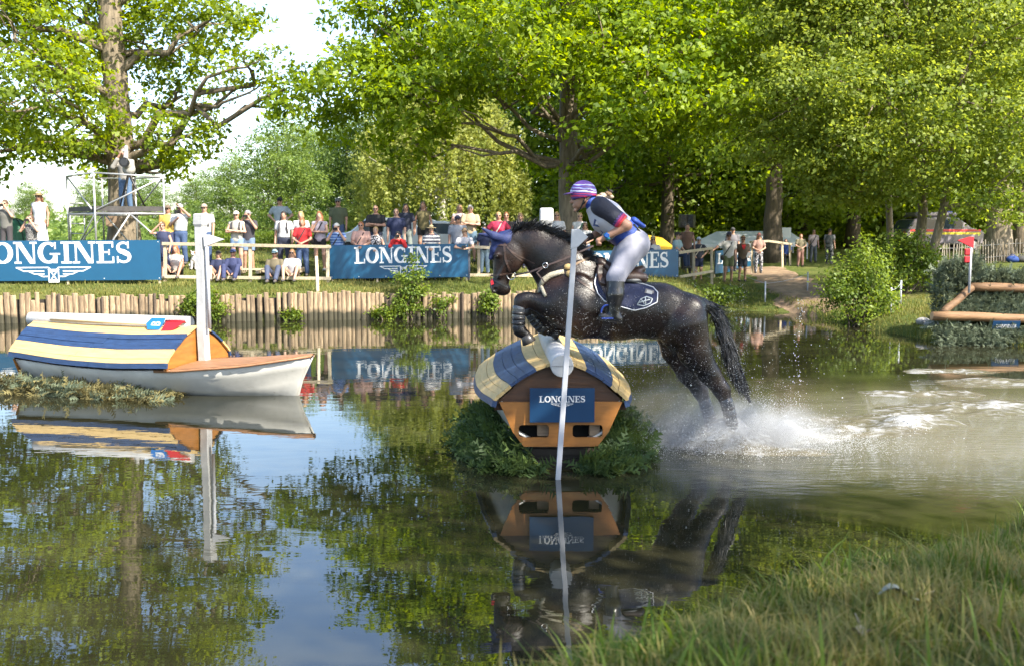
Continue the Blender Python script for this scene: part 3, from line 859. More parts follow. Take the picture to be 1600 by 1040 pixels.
# ================================================================ bushes, hedge, ivy
def bush(name, label, base, lobes, leaf, n_clump, per, ll, seed, cat='bush', stems=6, csize=0.22, wide=0.62, group=None, up=0.5):
    rng = np.random.default_rng(seed); root = thing(name, label, cat, base, 0, group); b = Vector(base)
    C, Nn, tint, cc = crown_points([tuple(Vector(l[:3]) + b) + tuple(l[3:]) for l in lobes], n_clump, per, rng, csize, 0.35, 0.7, 0.2)
    mb = MB()
    for i in range(stems):
        e = Vector(cc[rng.integers(len(cc))]); s = b + Vector((rng.normal(0, .08), rng.normal(0, .08), -0.05))
        mb.tube(wobble(s, e, 4, 0.05, rng), [0.018, 0.015, 0.012, 0.009, 0.004], 5, caps=False)
    mb.build('stems', M_BARKD, root, b)
    L = ll * (0.7 + 0.6 * rng.random(len(C)))
    put('foliage', leaf_mesh('foliage', C - np.array(b), Nn, L, L * wide, tint, leaf, rng, up), root)
    return root
b = onz(1340, 510, 0.0); b.z = land1(b.x, b.y) 
bush('waterside_bush', 'big green bush at the water edge beside the dirt track', b, [(0, 0, 0.55, .75, .6, .5), (-.25, 0, 1.0, .6, .5, .45), (.2, 0, 1.2, .55, .5, .5), (0, 0, 1.65, .25, .25, .35), (-.55, 0, .8, .35, .35, .3), (.5, 0, .6, .5, .4, .4), (.1, 0, 2.0, .10, .10, .30), (-.45, 0, 1.55, .10, .1, .3), (.5, 0, 1.5, .12, .1, .35), (-.8, 0, 1.1, .12, .1, .25)], L_BUSH, 270, 22, 0.085, 21, stems=30)
b = gbase(1415, 29.5)
bush('leafy_saplings', 'leafy saplings growing round the feet of the alder trio', b, [(-.3, 0, .6, .8, .5, .5), (.3, 0, 1.0, .7, .5, .5), (-.6, 0, 1.2, .5, .4, .4), (0, 0, 1.5, .4, .4, .3), (.7, 0, .5, .4, .4, .4)], L_BUSH, 230, 24, 0.10, 22, stems=16)
def wallplant(px, py, label, lobes, seed, n=60, name='wall_shrub', leaf=None, ll=0.085):
    x = onz(px, py).x; y = float(shore_y(x)) - 0.16
    return bush(name, label, Vector((x, y, 0.05)), lobes, leaf or L_BUSH, n, 22, ll, seed, cat='shrub', csize=0.16)
wallplant(640, 497, 'tall sapling growing against the log wall in front of the middle banner', [(0, 0, .25, .45, .15, .2), (-.2, 0, .55, .25, .12, .2), (.25, 0, .65, .25, .12, .2), (.05, 0, .9, .22, .12, .25), (-.22, 0, 1.05, .15, .1, .12), (.30, 0, 1.1, .16, .1, .14), (.10, 0, 1.3, .13, .1, .22), (.16, 0, 1.6, .06, .06, .14)], 23, 95)
wallplant(326, 500, 'ivy clump on the log wall behind the white mast', [(-.2, 0, .35, .3, .12, .25), (.35, 0, .3, .3, .12, .25), (.1, 0, .6, .3, .12, .2)], 24, 80, 'ivy_clump')
wallplant(762, 497, 'small shrub on the log wall left of the horse muzzle', [(0, 0, .3, .2, .1, .2), (.05, 0, .55, .2, .1, .15)], 25, 34)
wallplant(688, 498, 'little sprig on the log wall near the sapling', [(0, 0, .3, .18, .1, .25), (.2, 0, .5, .2, .1, .08)], 26, 16)
wallplant(598, 500, 'yellow green tuft at the foot of the log wall by the sapling', [(0, 0, .12, .3, .1, .12)], 28, 26)
wallplant(455, 502, 'low green tuft at the foot of the log wall near the thin stake', [(0, 0, .1, .22, .1, .1)], 29, 18)
b = Vector((6.0, float(shore_y(6.0)) + 0.3, 0.1))
bush('bank_grass_clump', 'bright leafy clump on the bank behind the horse tail', b, [(0, 0, .25, .7, .4, .3), (.5, .2, .3, .5, .4, .3), (-.5, .3, .3, .4, .3, .25)], L_BUSH, 110, 22, 0.09, 27, stems=6)
# clipped hedge behind the spectators
def hedge():
    rng = np.random.default_rng(31); y = 46.0; x0, x1 = -13.5, -5.2
    base = Vector(((x0 + x1) / 2, y, land1((x0 + x1) / 2, y)))
    root = thing('clipped_hedge', 'low clipped hedge behind the standing spectators', 'hedge', base)
    n = 9000; C = np.stack([rng.uniform(x0, x1, n), y + rng.normal(0, .35, n), rng.random(n) ** 0.6 * 1.6], 1)
    C[:, 2] += base.z - 0.1; C -= np.array(base)
    Nn = rng.normal(0, .6, (n, 3)); L = 0.13 * (0.7 + .6 * rng.random(n))
    put('foliage', leaf_mesh('foliage', C, Nn, L, L * .6, np.clip(.5 + .2 * rng.normal(0, 1, n), 0, 1), L_BUSH, rng, .4), root)
    mb = MB(); mb.box(base + Vector((0, 0, .4)), (x1 - x0 - .2, .3, .8)); mb.build('stems', M_BARKD, root, base)
hedge()

# ---- the depth of the wood: undergrowth and far trunks nobody could count
def far_wood(name, label, x0, x1, y0, y1, ztop, n, leaf, seed, ll=0.42):
    rng = np.random.default_rng(seed)
    x = rng.uniform(x0, x1, n); y = rng.uniform(y0, y1, n)
    t = ztop * (0.65 + 0.35 * np.sin(x * 0.35 + seed) * np.sin(x * 0.83 + 1))
    z = rng.random(n) ** 1.2 * t + land(x, y) - 0.1
    C = np.stack([x, y, z], 1); Nn = rng.normal(0, .5, (n, 3)); Nn[:, 1] -= .4
    L = ll * (.6 + .8 * rng.random(n))
    o = put(name, leaf_mesh(name, C, Nn, L, L * .6, np.clip(.5 + .22 * rng.normal(0, 1, n) + .25 * np.sin(x * 1.3) * np.sin(z * 1.7), 0, 1), leaf, rng, .3))
    tag(o, label, 'undergrowth', kind='stuff')
far_wood('undergrowth', 'dark undergrowth filling the wood behind the tent and alders', 0, 70, 60, 95, 9.0, 52000, L_DARK, 1)
far_wood('undergrowth', 'sunny undergrowth and far treetops behind the spectators', -75, 2, 66, 120, 3.6, 26000, L_FAR, 2)
# ================================================================ lettering used on the boards
def _thick(poly, w):
    """closed outline of a centre line with per-point widths"""
    L = []; R = []; n = len(poly)
    for i, (x, y) in enumerate(poly):
        x0, y0 = poly[max(0, i - 1)]; x1, y1 = poly[min(n - 1, i + 1)]
        dx, dy = x1 - x0, y1 - y0; l = math.hypot(dx, dy) or 1; nx, ny = -dy / l, dx / l
        h = w[i] / 2; L.append((x + nx * h, y + ny * h)); R.append((x - nx * h, y - ny * h))
    return L, R
def strip_quads(poly, w):
    L, R = _thick(poly, w)
    return [[L[i], R[i], R[i + 1], L[i + 1]] for i in range(len(poly) - 1)]
def arc(cx, cy, rx, ry, a0, a1, n): return [(cx + rx * math.cos(math.radians(a0 + (a1 - a0) * i / n)), cy + ry * math.sin(math.radians(a0 + (a1 - a0) * i / n))) for i in range(n + 1)]
def rect(x0, y0, x1, y1): return [(x0, y0), (x1, y0), (x1, y1), (x0, y1)]
def glyph(ch):
    """slab-serif capitals, unit height; returns (advance, base quads, overlay quads)"""
    S = 0.09; B = 0.20     # slab and stem thickness
    if ch == 'L': return 0.80, [rect(.14, 0, .14 + B, 1)], [rect(.02, 0, .76, S), rect(.02, 1 - S, .48, 1), rect(.69, S, .76, .30)]
    if ch == 'I': return 0.50, [rect(.15, 0, .15 + B, 1)], [rect(.02, 0, .48, S), rect(.02, 1 - S, .48, 1)]
    if ch == 'N': return 1.02, [rect(.12, 0, .20, 1), rect(.82, 0, .90, 1)], [rect(.02, 0, .32, S), rect(.70, 1 - S, 1.0, 1), [(.10, 1), (.34, 1), (.90, 0), (.68, 0)], rect(0, 1 - S, .2, 1)]
    if ch == 'E': return 0.82, [rect(.13, 0, .13 + B, 1)], [rect(.02, 0, .78, S), rect(.02, 1 - S, .76, 1), rect(.33, .47, .58, .55), rect(.71, S, .78, .30), rect(.69, .72, .76, 1 - S), rect(.54, .38, .60, .64)]
    if ch == 'O':
        p = arc(.46, .5, .345, .435, 0, 360, 28); w = [.11 + .11 * abs(math.cos(math.radians(360 * i / 28))) for i in range(29)]
        return 0.94, strip_quads(p, w), []
    if ch == 'G':
        p = arc(.46, .5, .345, .435, 48, 330, 24); w = [.11 + .11 * abs(math.cos(math.radians(48 + 282 * i / 24))) for i in range(25)]
        return 0.98, strip_quads(p, w), [rect(.66, .02, .84, .46), rect(.52, .40, .96, .48), rect(.72, .66, .79, .98)]
    if ch == 'S':
        p = arc(.37, .735, .235, .205, 35, 250, 12) + [(.37, .52)] + arc(.37, .265, .255, .215, 70, -145, 12)
        m = len(p); w = [.10 + .13 * math.exp(-((i - m / 2) / 5.0) ** 2) for i in range(m)]
        return 0.74, strip_quads(p, w), [rect(.54, .68, .61, 1.0), rect(.08, 0, .15, .32)]
    if ch == 'B':
        t = arc(.36, .745, .22, .19, 90, -90, 10); u = arc(.38, .28, .24, .215, 90, -90, 10)
        return 0.75, [rect(.10, 0, .27, 1)], strip_quads([(.27, .935)] + t + [(.27, .555)], [.13] * 13) + strip_quads([(.27, .495)] + u + [(.27, .065)], [.13] * 13)
    return 0.5, [], []
def write(mb, text, O, U, V, h, width=None, m=0, step=0.0008):
    """raised letters; U, V unit vectors in the board plane, O lower left corner"""
    O = Vector(O); U = Vector(U).normalized(); V = Vector(V).normalized(); N = U.cross(V)
    adv = sum(glyph(c)[0] for c in text); sx = (width / adv) if width else h
    x = 0.0
    for c in text:
        a, base, over = glyph(c)
        for k, q in enumerate(base): mb.prism([((x + p[0]) * sx, p[1] * h) for p in q], O, U, V, 0.002, m)
        for k, q in enumerate(over): mb.prism([((x + p[0]) * sx, p[1] * h) for p in q], O, U, V, 0.002 + step * (1 + k % 6), m)
        x += a
def emblem(mb, C, U, V, w, m=0):
    """winged hourglass"""
    C = Vector(C); U = Vector(U).normalized(); V = Vector(V).normalized(); s = w
    lines = []
    for k in (-1, 1):
        lines += [((.5 * k, .0), (.07 * k, .0)), ((.5 * k, 0), (.40 * k, -.05)), ((.40 * k, -.05), (.13 * k, -.05)), ((.34 * k, -.05), (.26 * k, -.09)), ((.26 * k, -.09), (.13 * k, -.09)), ((.22 * k, -.09), (.15 * k, -.125)), ((.15 * k, -.125), (.07 * k, -.125)), ((.07 * k, 0), (.03 * k, -.04))]
    lines += [((-.07, -.03), (.07, -.03)), ((-.065, -.20), (.065, -.20)), ((-.065, -.03), (-.065, -.20)), ((.065, -.03), (.065, -.20)), ((-.045, -.05), (.045, -.18)), ((.045, -.05), (-.045, -.18)), ((-.045, -.055), (.045, -.055)), ((-.045, -.175), (.045, -.175))]
    for i, (a, b) in enumerate(lines):
        d = Vector((b[0] - a[0], b[1] - a[1])); l = d.length or 1; n = Vector((-d.y, d.x)) / l * 0.008; e = d / l * 0.006
        q = [(a[0] - n.x - e.x, a[1] - n.y - e.y), (a[0] + n.x - e.x, a[1] + n.y - e.y), (b[0] + n.x + e.x, b[1] + n.y + e.y), (b[0] - n.x + e.x, b[1] - n.y + e.y)]
        mb.prism([(p[0] * s, p[1] * s) for p in q], C, U, V, 0.002 + 0.0004 * (i % 9), m)

M_BLUE = plain('board_blue', (0.007, 0.066, 0.14), 0.38, 0.10, 2.0, spec=0.5)
M_NAVY = plain('plate_navy', (0.006, 0.035, 0.09), 0.35, 0.12, 3.0)
M_WPRINT = plain('white_print', (0.62, 0.62, 0.62), 0.5, 0.03, 3.0)

# ================================================================ the two boat jumps
M_PBLUE = plain('blue_paint', (0.014, 0.036, 0.095), 0.55, 0.35, 5.0, bump=0.25, bscale=22, stretch=(1, 6, 6), wear=((.10, .10, .10), .0))
M_PYEL = plain('cream_yellow_paint', (0.50, 0.345, 0.14), 0.55, 0.18, 4.0, bump=0.25, bscale=22, stretch=(1, 6, 6), wear=((.26, .19, .10), .0))
M_HULL = plain('white_hull_paint', (0.48, 0.47, 0.43), 0.45, 0.16, 2.0, bump=0.1, wear=((.27, .25, .19), .01))
M_WPAINT = plain('white_paint', (0.41, 0.41, 0.405), 0.5, 0.12, 5.0, bump=0.2, wear=((.30, .29, .27), .0))
M_ORANGE = plain('orange_varnish', (0.29, 0.115, 0.022), 0.45, 0.25, 3.0, bump=0.1, stretch=(1, 1, 5))
M_BROWN = wood('brown_panel', (0.035, 0.015, 0.007), (0.11, 0.046, 0.017), 0.5, 2.5, (1, 1.2, 9), 0.2)  # dark brown wood, with the shadow under the roof put into the colour
M_DECK = wood('deck_wood', (0.15, 0.07, 0.032), (0.33, 0.165, 0.08), 0.55, 2.5, (1.2, 8, 8), 0.25)
M_BLACK = plain('black_inside', (0.01, 0.009, 0.008), 0.9)
M_GREYFLAG = plain('grey_flag', (0.42, 0.43, 0.45), 0.5, 0.08)
M_ALU = plain('pole_white', (0.40, 0.41, 0.44), 0.35, 0.10, 8.0)
M_REDP = plain('red_flag_paint', (0.45, 0.012, 0.02), 0.45, 0.1)

BL = 4.9
def beam_h(x): return float(np.interp(x, [0, .6, 1.4, 2.2, 3.0, 3.7, 4.3, 4.7, 4.9], [.57, .68, .77, .80, .76, .62, .40, .18, .015]))
def sheer(x): return float(np.interp(x, [0, 1.0, 2.0, 3.0, 4.0, 4.9], [.52, .46, .44, .47, .55, .68]))
ROOF = [(0.055, .505), (0.15, .455), (0.25, .41), (0.34, .350), (0.42, .29), (0.50, .227), (0.56, .165), (0.615, .11), (0.66, .055), (0.675, -0.02)]
ROOF_K = 1.0; ROOF_0 = 0.06
def roof_pt(x, k, lift=0.0):
    y, z = ROOF[k]; z *= ROOF_K; s = (beam_h(x) + 0.10) / 0.67
    b = beam_h(x) + .105
    return Vector((x, y * s, sheer(x) + ROOF_0 + z * (1.0 + 0.02 * x) + lift))
def make_boat(root, mast_up=0.0, zr=None):
    # hull
    xs = [0, .3, .8, 1.4, 2.0, 2.6, 3.2, 3.5, 3.7, 3.9, 4.1, 4.3, 4.45, 4.6, 4.7, 4.8, 4.88]
    vs = []; fs = []
    for x in xs:
        h = beam_h(x); z = sheer(x); rake = 0.0
        ch = float(np.interp(x, [0, 2, 3.5, 4.4, 4.9], [.74, .80, .72, .45, .2])); zc = float(np.interp(x, [0, 2.5, 4.0, 4.9], [.22, .15, .17, .30])); zb = float(np.interp(x, [0, 3.5, 4.5, 4.9], [.08, -.06, -.05, -.05]))
        xr = x - (0.0 if x < 4 else (x - 4.0) * 0.10)
        prof = [(h, z), (h * (0.6 * ch + 0.4), zc + (z - zc) * .5), (h * ch, zc), (h * ch * .55, zb + .03), (0.0, zb)]
        row = [Vector((x if q < 1 else x - (x > 4) * (x - 4) * 0.10 * q, p[0], p[1])) for q, p in enumerate(prof)]
        row += [Vector((v.x, -v.y, v.z)) for v in reversed(row[:-1])]
        vs += row
    n = 9
    for i in range(len(xs) - 1):
        for k in range(n - 1): fs.append((i * n + k, i * n + k + 1, (i + 1) * n + k + 1, (i + 1) * n + k))
    hull = put('hull', mesh_from('hull', vs, fs, M_HULL, True), root)
    md = hull.modifiers.new('thick', 'SOLIDIFY'); md.thickness = 0.02
    # rubbing strake of brown wood along the sheer
    mb = MB()
    for s in (-1, 1): mb.tube([Vector((x, s * (beam_h(x) + .012), sheer(x) - .015)) for x in np.linspace(2.7, 4.88, 12)], 0.02, 6)
    mb.build('rubbing_strake', M_DECK, root)
    # foredeck boards
    for k, (a, b) in enumerate([(-1, -.62), (-.61, -.2), (-.19, .2), (.21, .61), (.62, 1)]):
        mb = MB(); X = np.linspace(2.97, 4.9, 11)
        top = []; 
        for x in X:
            h = beam_h(x) + .015; z = sheer(x)
            crown = lambda u: z + .012 + 0.05 * (1 - u * u) * min(1, h / .5)
            top.append((Vector((x, a * h, crown(a))), Vector((x, b * h, crown(b)))))
        vs = []; fs = []
        for p, q in top: vs += [p, q, q - Vector((0, 0, .022)), p - Vector((0, 0, .022))]
        for i in range(len(X) - 1):
            for c in range(4): fs.append((i * 4 + c, i * 4 + (c + 1) % 4, i * 4 + 4 + (c + 1) % 4, i * 4 + 4 + c))
        fs.append((0, 1, 2, 3)); mb.add(vs, fs); mb.build('deck_board', M_DECK, root)
    # roof planks
    bands = [M_PYEL, M_PYEL, M_PBLUE, M_PBLUE, M_PBLUE, M_PYEL, M_PYEL, M_PYEL, M_PBLUE]
    rr = random.Random(5)
    for s in (-1, 1):
        for k in range(9):
            j = 1.5 + rr.uniform(-.45, .45)
            for (xa, xb) in ((-0.05, j - .0035), (j + .0035, 2.96)):
                X = np.linspace(xa, xb, 8); vs = []; fs = []
                dz = rr.uniform(-.004, .004)
                for x in X:
                    p = roof_pt(x, k); q = roof_pt(x, k + 1); g = (q - p) * 0.02
                    p = p + g; q = q - g
                    nn = Vector((0, -(q.z - p.z), q.y - p.y)).normalized()
                    if nn.z < 0: nn = -nn
                    th = 0.03 if k < 8 else 0.045
                    for v in (p + nn * dz, q + nn * dz, q + nn * (dz - th), p + nn * (dz - th)): vs.append(Vector((v.x, v.y * s, v.z)))
                for i in range(7):
                    for c in range(4): fs.append((i * 4 + c, i * 4 + (c + 1) % 4, i * 4 + 4 + (c + 1) % 4, i * 4 + 4 + c))
                fs += [(3, 2, 1, 0), (28, 29, 30, 31)]
                if s > 0: fs = [tuple(reversed(f)) for f in fs]
                o = put('roof_plank', mesh_from('roof_plank', vs, fs, bands[k]), root)
    # end wall towards the bow
    def endwall(x, name, mat, z0, inset=0.035, dx=0.025):
        pts = [roof_pt(x, k) for k in range(10)]
        prof = [(p.y - inset * (k > 4), p.z - 0.04 - .005) for k, p in enumerate(pts)]
        poly = [(-(prof[-1][0]), z0)] + [(-a, b) for a, b in reversed(prof)] + [(a, b) for a, b in prof] + [(prof[-1][0], z0)]
        mb = MB(); mb.prism(poly, (x, 0, 0), (0, 1, 0), (0, 0, 1), dx); return mb.build(name, mat, root)
    endwall(2.90, 'end_panel', M_ORANGE, sheer(2.9) + .02)
    endwall(0.03, 'gable_panel', M_BROWN, sheer(0) + 0.02 + min(0, ROOF_0 - .02))
    # transom with two hand holes
    h = beam_h(0); z = sheer(0)
    mb = MB(); T = lambda pts, depth=.03, m=0: mb.prism(pts, (-0.035, 0, 0), (0, 1, 0), (0, 0, 1), depth, m)
    zt, zb = z - .005, .075
    # plain pieces round the holes
    yo = [.41, .115]; h0, h1 = .165, .29
    lx = lambda zz: float(np.interp(zz, [zb, .22, zt], [.36, .47, .60]))
    T([(-lx(h1), h1), (lx(h1), h1), (lx(zt), zt), (-lx(zt), zt)])
    T([(-lx(zb), zb), (lx(zb), zb), (lx(h0), h0), (-lx(h0), h0)])
    T([(-yo[1] + .0, h0), (yo[1], h0), (yo[1], h1), (-yo[1], h1)])
    for s in (-1, 1):
        q = [(s * yo[0], h0), (s * lx(h0), h0), (s * lx(.22), .22), (s * lx(h1), h1), (s * yo[0], h1)]
        T(q if s > 0 else list(reversed(q)))
        for zz, sg in ((h0, 1), (h1, -1)):      # rounded corners
            for yy, sy in ((yo[0], -1), (yo[1], 1)):
                t = [(s * yy, zz), (s * (yy + sy * .03), zz), (s * (yy + sy * .009), zz + sg * .009), (s * yy, zz + sg * .03)]
                if (s * sy * sg) < 0: t = list(reversed(t))
                mb.prism(t, (-0.0345, 0, 0), (0, 1, 0), (0, 0, 1), .028)
    mb.build('transom', M_ORANGE, root)
    mb = MB(); mb.box((.25, 0, .235), (.02, .9, .26)); mb.build('inner_wall', M_BLACK, root)
    mb = MB(); mb.box((.10, -.34, .225), (.10, .10, .12)); mb.box((.10, .17, .225), (.10, .11, .12)); mb.build('inner_block', wood('bare_wood', (.16, .11, .07), (.30, .21, .13)), root)
    # white roll on the ridge
    zr = zr or sheer(1) + .06 + .565
    mb = MB(); n = 22
    mb.tube([(-0.20, 0, zr), (-.19, 0, zr), (2.80, 0, zr)], [.104, .110, .110], n); mb.build('ridge_roll', M_WPAINT, root)
    mb = MB(); mb.box((-.2045, 0, zr), (.004, .21, .006)); mb.box((-.2045, -.04, zr - .04), (.004, .006, .08)); mb.build('roll_end_seam', plain('grey_seam', (.25, .25, .25)), root)
    # mast
    mb = MB(); 
    vs = []; fs = []
    for i, (z, w) in enumerate([(.45, .070), (1.0, .070), (1.6, .068), (2.18 + mast_up, .066), (2.30 + mast_up, .068), (2.32 + mast_up, .084), (2.47 + mast_up, .082), (2.49 + mast_up, .074)]):
        for (a, b) in ((-1, -1), (1, -1), (1, 1), (-1, 1)): vs.append((3.03 + a * w + .01 * math.sin(z * 5), b * w * (1 + .04 * math.sin(z * 9 + a)), z))
    for i in range(7):
        for c in range(4): fs.append((i * 4 + c, i * 4 + (c + 1) % 4, i * 4 + 4 + (c + 1) % 4, i * 4 + 4 + c))
    fs.append((28, 29, 30, 31)); mb.add(vs, fs)
    mast = mb.build('mast', M_WPAINT, root, bevel=0.012)
# left boat: stern far left, bow to the right
s0 = onz(22, 598); b0 = onz(478, 622)
ang = math.atan2(b0.y - s0.y, b0.x - s0.x)
boatL = thing('boat_jump', 'white boat with striped blue and cream roof moored at left, bow pointing right', 'boat', (s0.x + .40, s0.y + .12, -0.06), ang, 'boat shaped jumps in the pond'); boatL.scale = (.955, .955, .955)
make_boat(boatL, 0.27)
# right boat: stern towards the camera
c0 = at(876, 640, 9.9); c1 = at(853, 400, 13.0)
ang2 = math.atan2(c1.y - c0.y, c1.x - c0.x)
boatR = thing('boat_jump', 'striped roof boat jump under the horse, orange transom facing the camera', 'boat', (c0.x, c0.y, 0.15), ang2, 'boat shaped jumps in the pond')
ROOF_K = 0.87; ROOF_0 = -0.03
make_boat(boatR, -.03, .89)
def local_to(root, p):
    return Matrix.Translation(root.location) @ Matrix.Rotation(root.rotation_euler.z, 4, 'Z') @ (Vector(p) * root.scale.x)
# sign on the transom of the right boat
def plate(name, label, root_loc, U, V, w, h, mat, letter_w, letter_h, lx, lz, emb=True, parent=None, th=0.02):
    r = thing(name, label, 'sign', root_loc)
    U = Vector(U).normalized(); V = Vector(V).normalized(); N = U.cross(V)
    mb = MB(); mb.prism([(-w / 2, -h / 2), (w / 2, -h / 2), (w / 2, h / 2), (-w / 2, h / 2)], -N * th, U, V, th); mb.build('panel', mat, r)
    mb = MB(); write(mb, 'LONGINES', U * (lx - letter_w / 2) + V * lz + N * .0005, U, V, letter_h, letter_w); mb.build('lettering', M_WPRINT, r)
    if emb:
        mb = MB(); emblem(mb, U * lx + V * (lz - letter_h * .22) + N * .0005, U, V, letter_w * .48); mb.build('emblem', M_WPRINT, r)
    return r
rx = Vector((math.cos(ang2), math.sin(ang2), 0)); ry = Vector((-math.sin(ang2), math.cos(ang2), 0))
plate('sponsor_plate', 'navy sponsor plate screwed to the orange transom of the boat', local_to(boatR, (-0.075, -0.01, .49)), -ry, (0, 0, 1), .63, .335, M_NAVY, .45, .062, -.0, .03)
# near pole with its grey flag
def marker_pole(name, label, p0, p1, r, flag_dir, fw, fh, cat='flag pole', flagmat=None, square=True):
    p0 = Vector(p0); p1 = Vector(p1); root = thing(name, label, cat, p0)
    mb = MB()
    if square: mb.beam((0, 0, 0), p1 - p0, r * 2, r * 2, up=(0, 1, 0))
    else: mb.tube([(0, 0, 0), p1 - p0], r, 8)
    mb.build('pole', M_ALU, root, bevel=0.004 if square else 0)
    fd = Vector(flag_dir).normalized(); top = p1 - p0; up = (p1 - p0).normalized()
    mb = MB(); N = fd.cross(up).normalized()
    mb.prism([(-r * 1.5, .02), (r * 1.5, .02), (r * 1.4 + fw, .02 - fh * .45), (r * 1.4, .02 - fh), (-r * 1.3, .02 - fh * 1.15)], top - N * (r + .004), fd, up, (r + .004) * 2)
    mb.build('flag', flagmat or M_GREYFLAG, root, bevel=0.003)
    return root
marker_pole('marker_pole', 'leaning white pole with grey flag standing in front of the boat under the horse', at(870, 775, 9.45), at(899, 362, 9.5), 0.0245, (1, 0, 0), 0.085, 0.16)
marker_pole('marker_pole', 'thin white tube with grey pennant beside the mast of the left boat', local_to(boatL, (3.17, -.04, 1.02)), local_to(boatL, (3.16, -.04, 2.42)), 0.026, (1, 0, 0), 0.22, 0.15, square=False)
# letter plate and red flag lying on the roof of the left boat
ROOF_K = 1.0; ROOF_0 = 0.06
lp = local_to(boatL, Vector((2.28, -.13, roof_pt(2.28, 0).z + .035)))
r = thing('letter_plate', 'blue pointed plate with a white B on the roof of the left boat', 'sign', lp)
tilt = Vector((0, -.45, -.9)).normalized()
Uu = Vector((math.cos(ang), math.sin(ang), 0)); Vv = (Vector((0, 0, 1)) * .8 + Vector((0, 1, 0)) * .6); Vv = (Vv - Uu * Vv.dot(Uu)).normalized()
mb = MB(); mb.prism([(-.16, .0), (-.10, -.10), (.09, -.10), (.14, .10), (-.10, .10)], (0, 0, 0), Uu, Vv, .018); mb.build('panel', plain('plate_blue', (.015, .13, .38), .4), r)
mb = MB(); N = Uu.cross(Vv); write(mb, 'B', Uu * .085 - Vv * .045 + N * .0185, Vv, -Uu, .15, .085); mb.build('letter', M_WPRINT, r)
fp = local_to(boatL, Vector((2.62, -.15, roof_pt(2.62, 0).z + .03)))
r = thing('red_flag', 'small red pennant lying on the roof of the left boat', 'flag', fp)
mb = MB(); mb.prism([(-.14, .03), (.16, .05), (.02, -.10), (-.20, -.22)], (0, 0, 0), Uu, Vv, .012); mb.build('pennant', M_REDP, r)
mb = MB(); mb.tube([Uu * -.16 + Vv * .05, Uu * .18 + Vv * .06], .024, 8); mb.build('sleeve', M_REDP, r)
mb = MB(); mb.tube([Uu * .17 + Vv * .06, Uu * .187 + Vv * .06], .018, 8); mb.build('tube_end', M_WPRINT, r)
r = thing('lying_pole', 'thin wooden pole lying along the ridge of the left boat roof', 'pole', local_to(boatL, (0.6, -.13, roof_pt(.6, 0).z + .012)))
a_ = local_to(boatL, (0.3, -.13, roof_pt(.3, 0).z + .025)); b_ = local_to(boatL, (2.2, -.13, roof_pt(2.2, 0).z + .03))
mb = MB(); mb.tube([a_, b_], .014, 7); mb.build('pole_shaft', wood('cane', (.4, .3, .15), (.6, .47, .27)), r, r.location)
# dark cradle under the right boat
r = thing('boat_cradle', 'dark timber cradle under the transom of the right boat', 'stand', local_to(boatR, (0.2, 0, -.12)))
Mz = Matrix.Rotation(ang2, 3, 'Z')
for x in (.12, 1.2, 2.4):
    mb = MB(); mb.box((0, 0, 0), (.12, .62, .3), Mz); o = mb.build('bearer', plain('wet_timber', (.03, .022, .016), .6), r); o.location = Mz @ Vector((x, 0, .0))
for zz in (-.02, .09):
    mb = MB(); mb.box((0, 0, 0), (.03, .80, .06), Mz); o = mb.build('rail', plain('wet_timber', (.03, .022, .016), .6), r); o.location = Mz @ Vector((0.02, 0, zz))

# ================================================================ heaps of fir branches
L_FIR = leafmat('fir_green', (0.03, 0.06, 0.02), (0.10, 0.15, 0.05), 0.25, 0.5, 0.3)
L_FIRG = leafmat('fir_fresh', (0.05, 0.09, 0.02), (0.14, 0.19, 0.05), 0.25, 0.5, 0.3)
L_FIRP = leafmat('fir_pale', (0.055, 0.075, 0.048), (0.16, 0.19, 0.12), 0.15, 0.55, 0.3)
L_FIRD = leafmat('fir_dry', (0.085, 0.075, 0.03), (0.23, 0.20, 0.085), 0.15, 0.6, 0.2)
def sprigs(name, P, D, size, tint, mat, rng, per=12):
    """fir sprigs: a twig with needles in two combs; P points, D directions"""
    n = len(P); D = D / (np.linalg.norm(D, axis=1)[:, None] + 1e-9)
    R = rng.normal(0, 1, (n, 3)); U = np.cross(D, R); U /= np.linalg.norm(U, axis=1)[:, None] + 1e-9
    V = []; T = []
    for k in range(per):
        t = (k + .5) / per; sd = 1 if k % 2 else -1
        L = size * (0.62 - 0.42 * t)
        b = P + D * (size * t)[:, None]
        tip = b + (U * sd * .85 + D * .65) * L[:, None] * 0.62 + rng.normal(0, 1, (n, 3)) * (size * .05)[:, None]
        w = (size * .07)[:, None]
        V.append(np.stack([b - D * w, tip, b + D * w], 1)); T.append(tint)
    V.append(np.stack([P - U * (size * .03)[:, None], P + D * size[:, None], P + U * (size * .03)[:, None]], 1)); T.append(tint * .6)
    V = np.concatenate(V).reshape(-1, 3); T = np.concatenate(T)
    me = np_mesh(name, V, np.arange(len(V)).reshape(-1, 3), mat, False, nper=3)
    a = me.attributes.new('tint', 'FLOAT', 'FACE'); a.data.foreach_set('value', T.astype(np.float32))
    return me
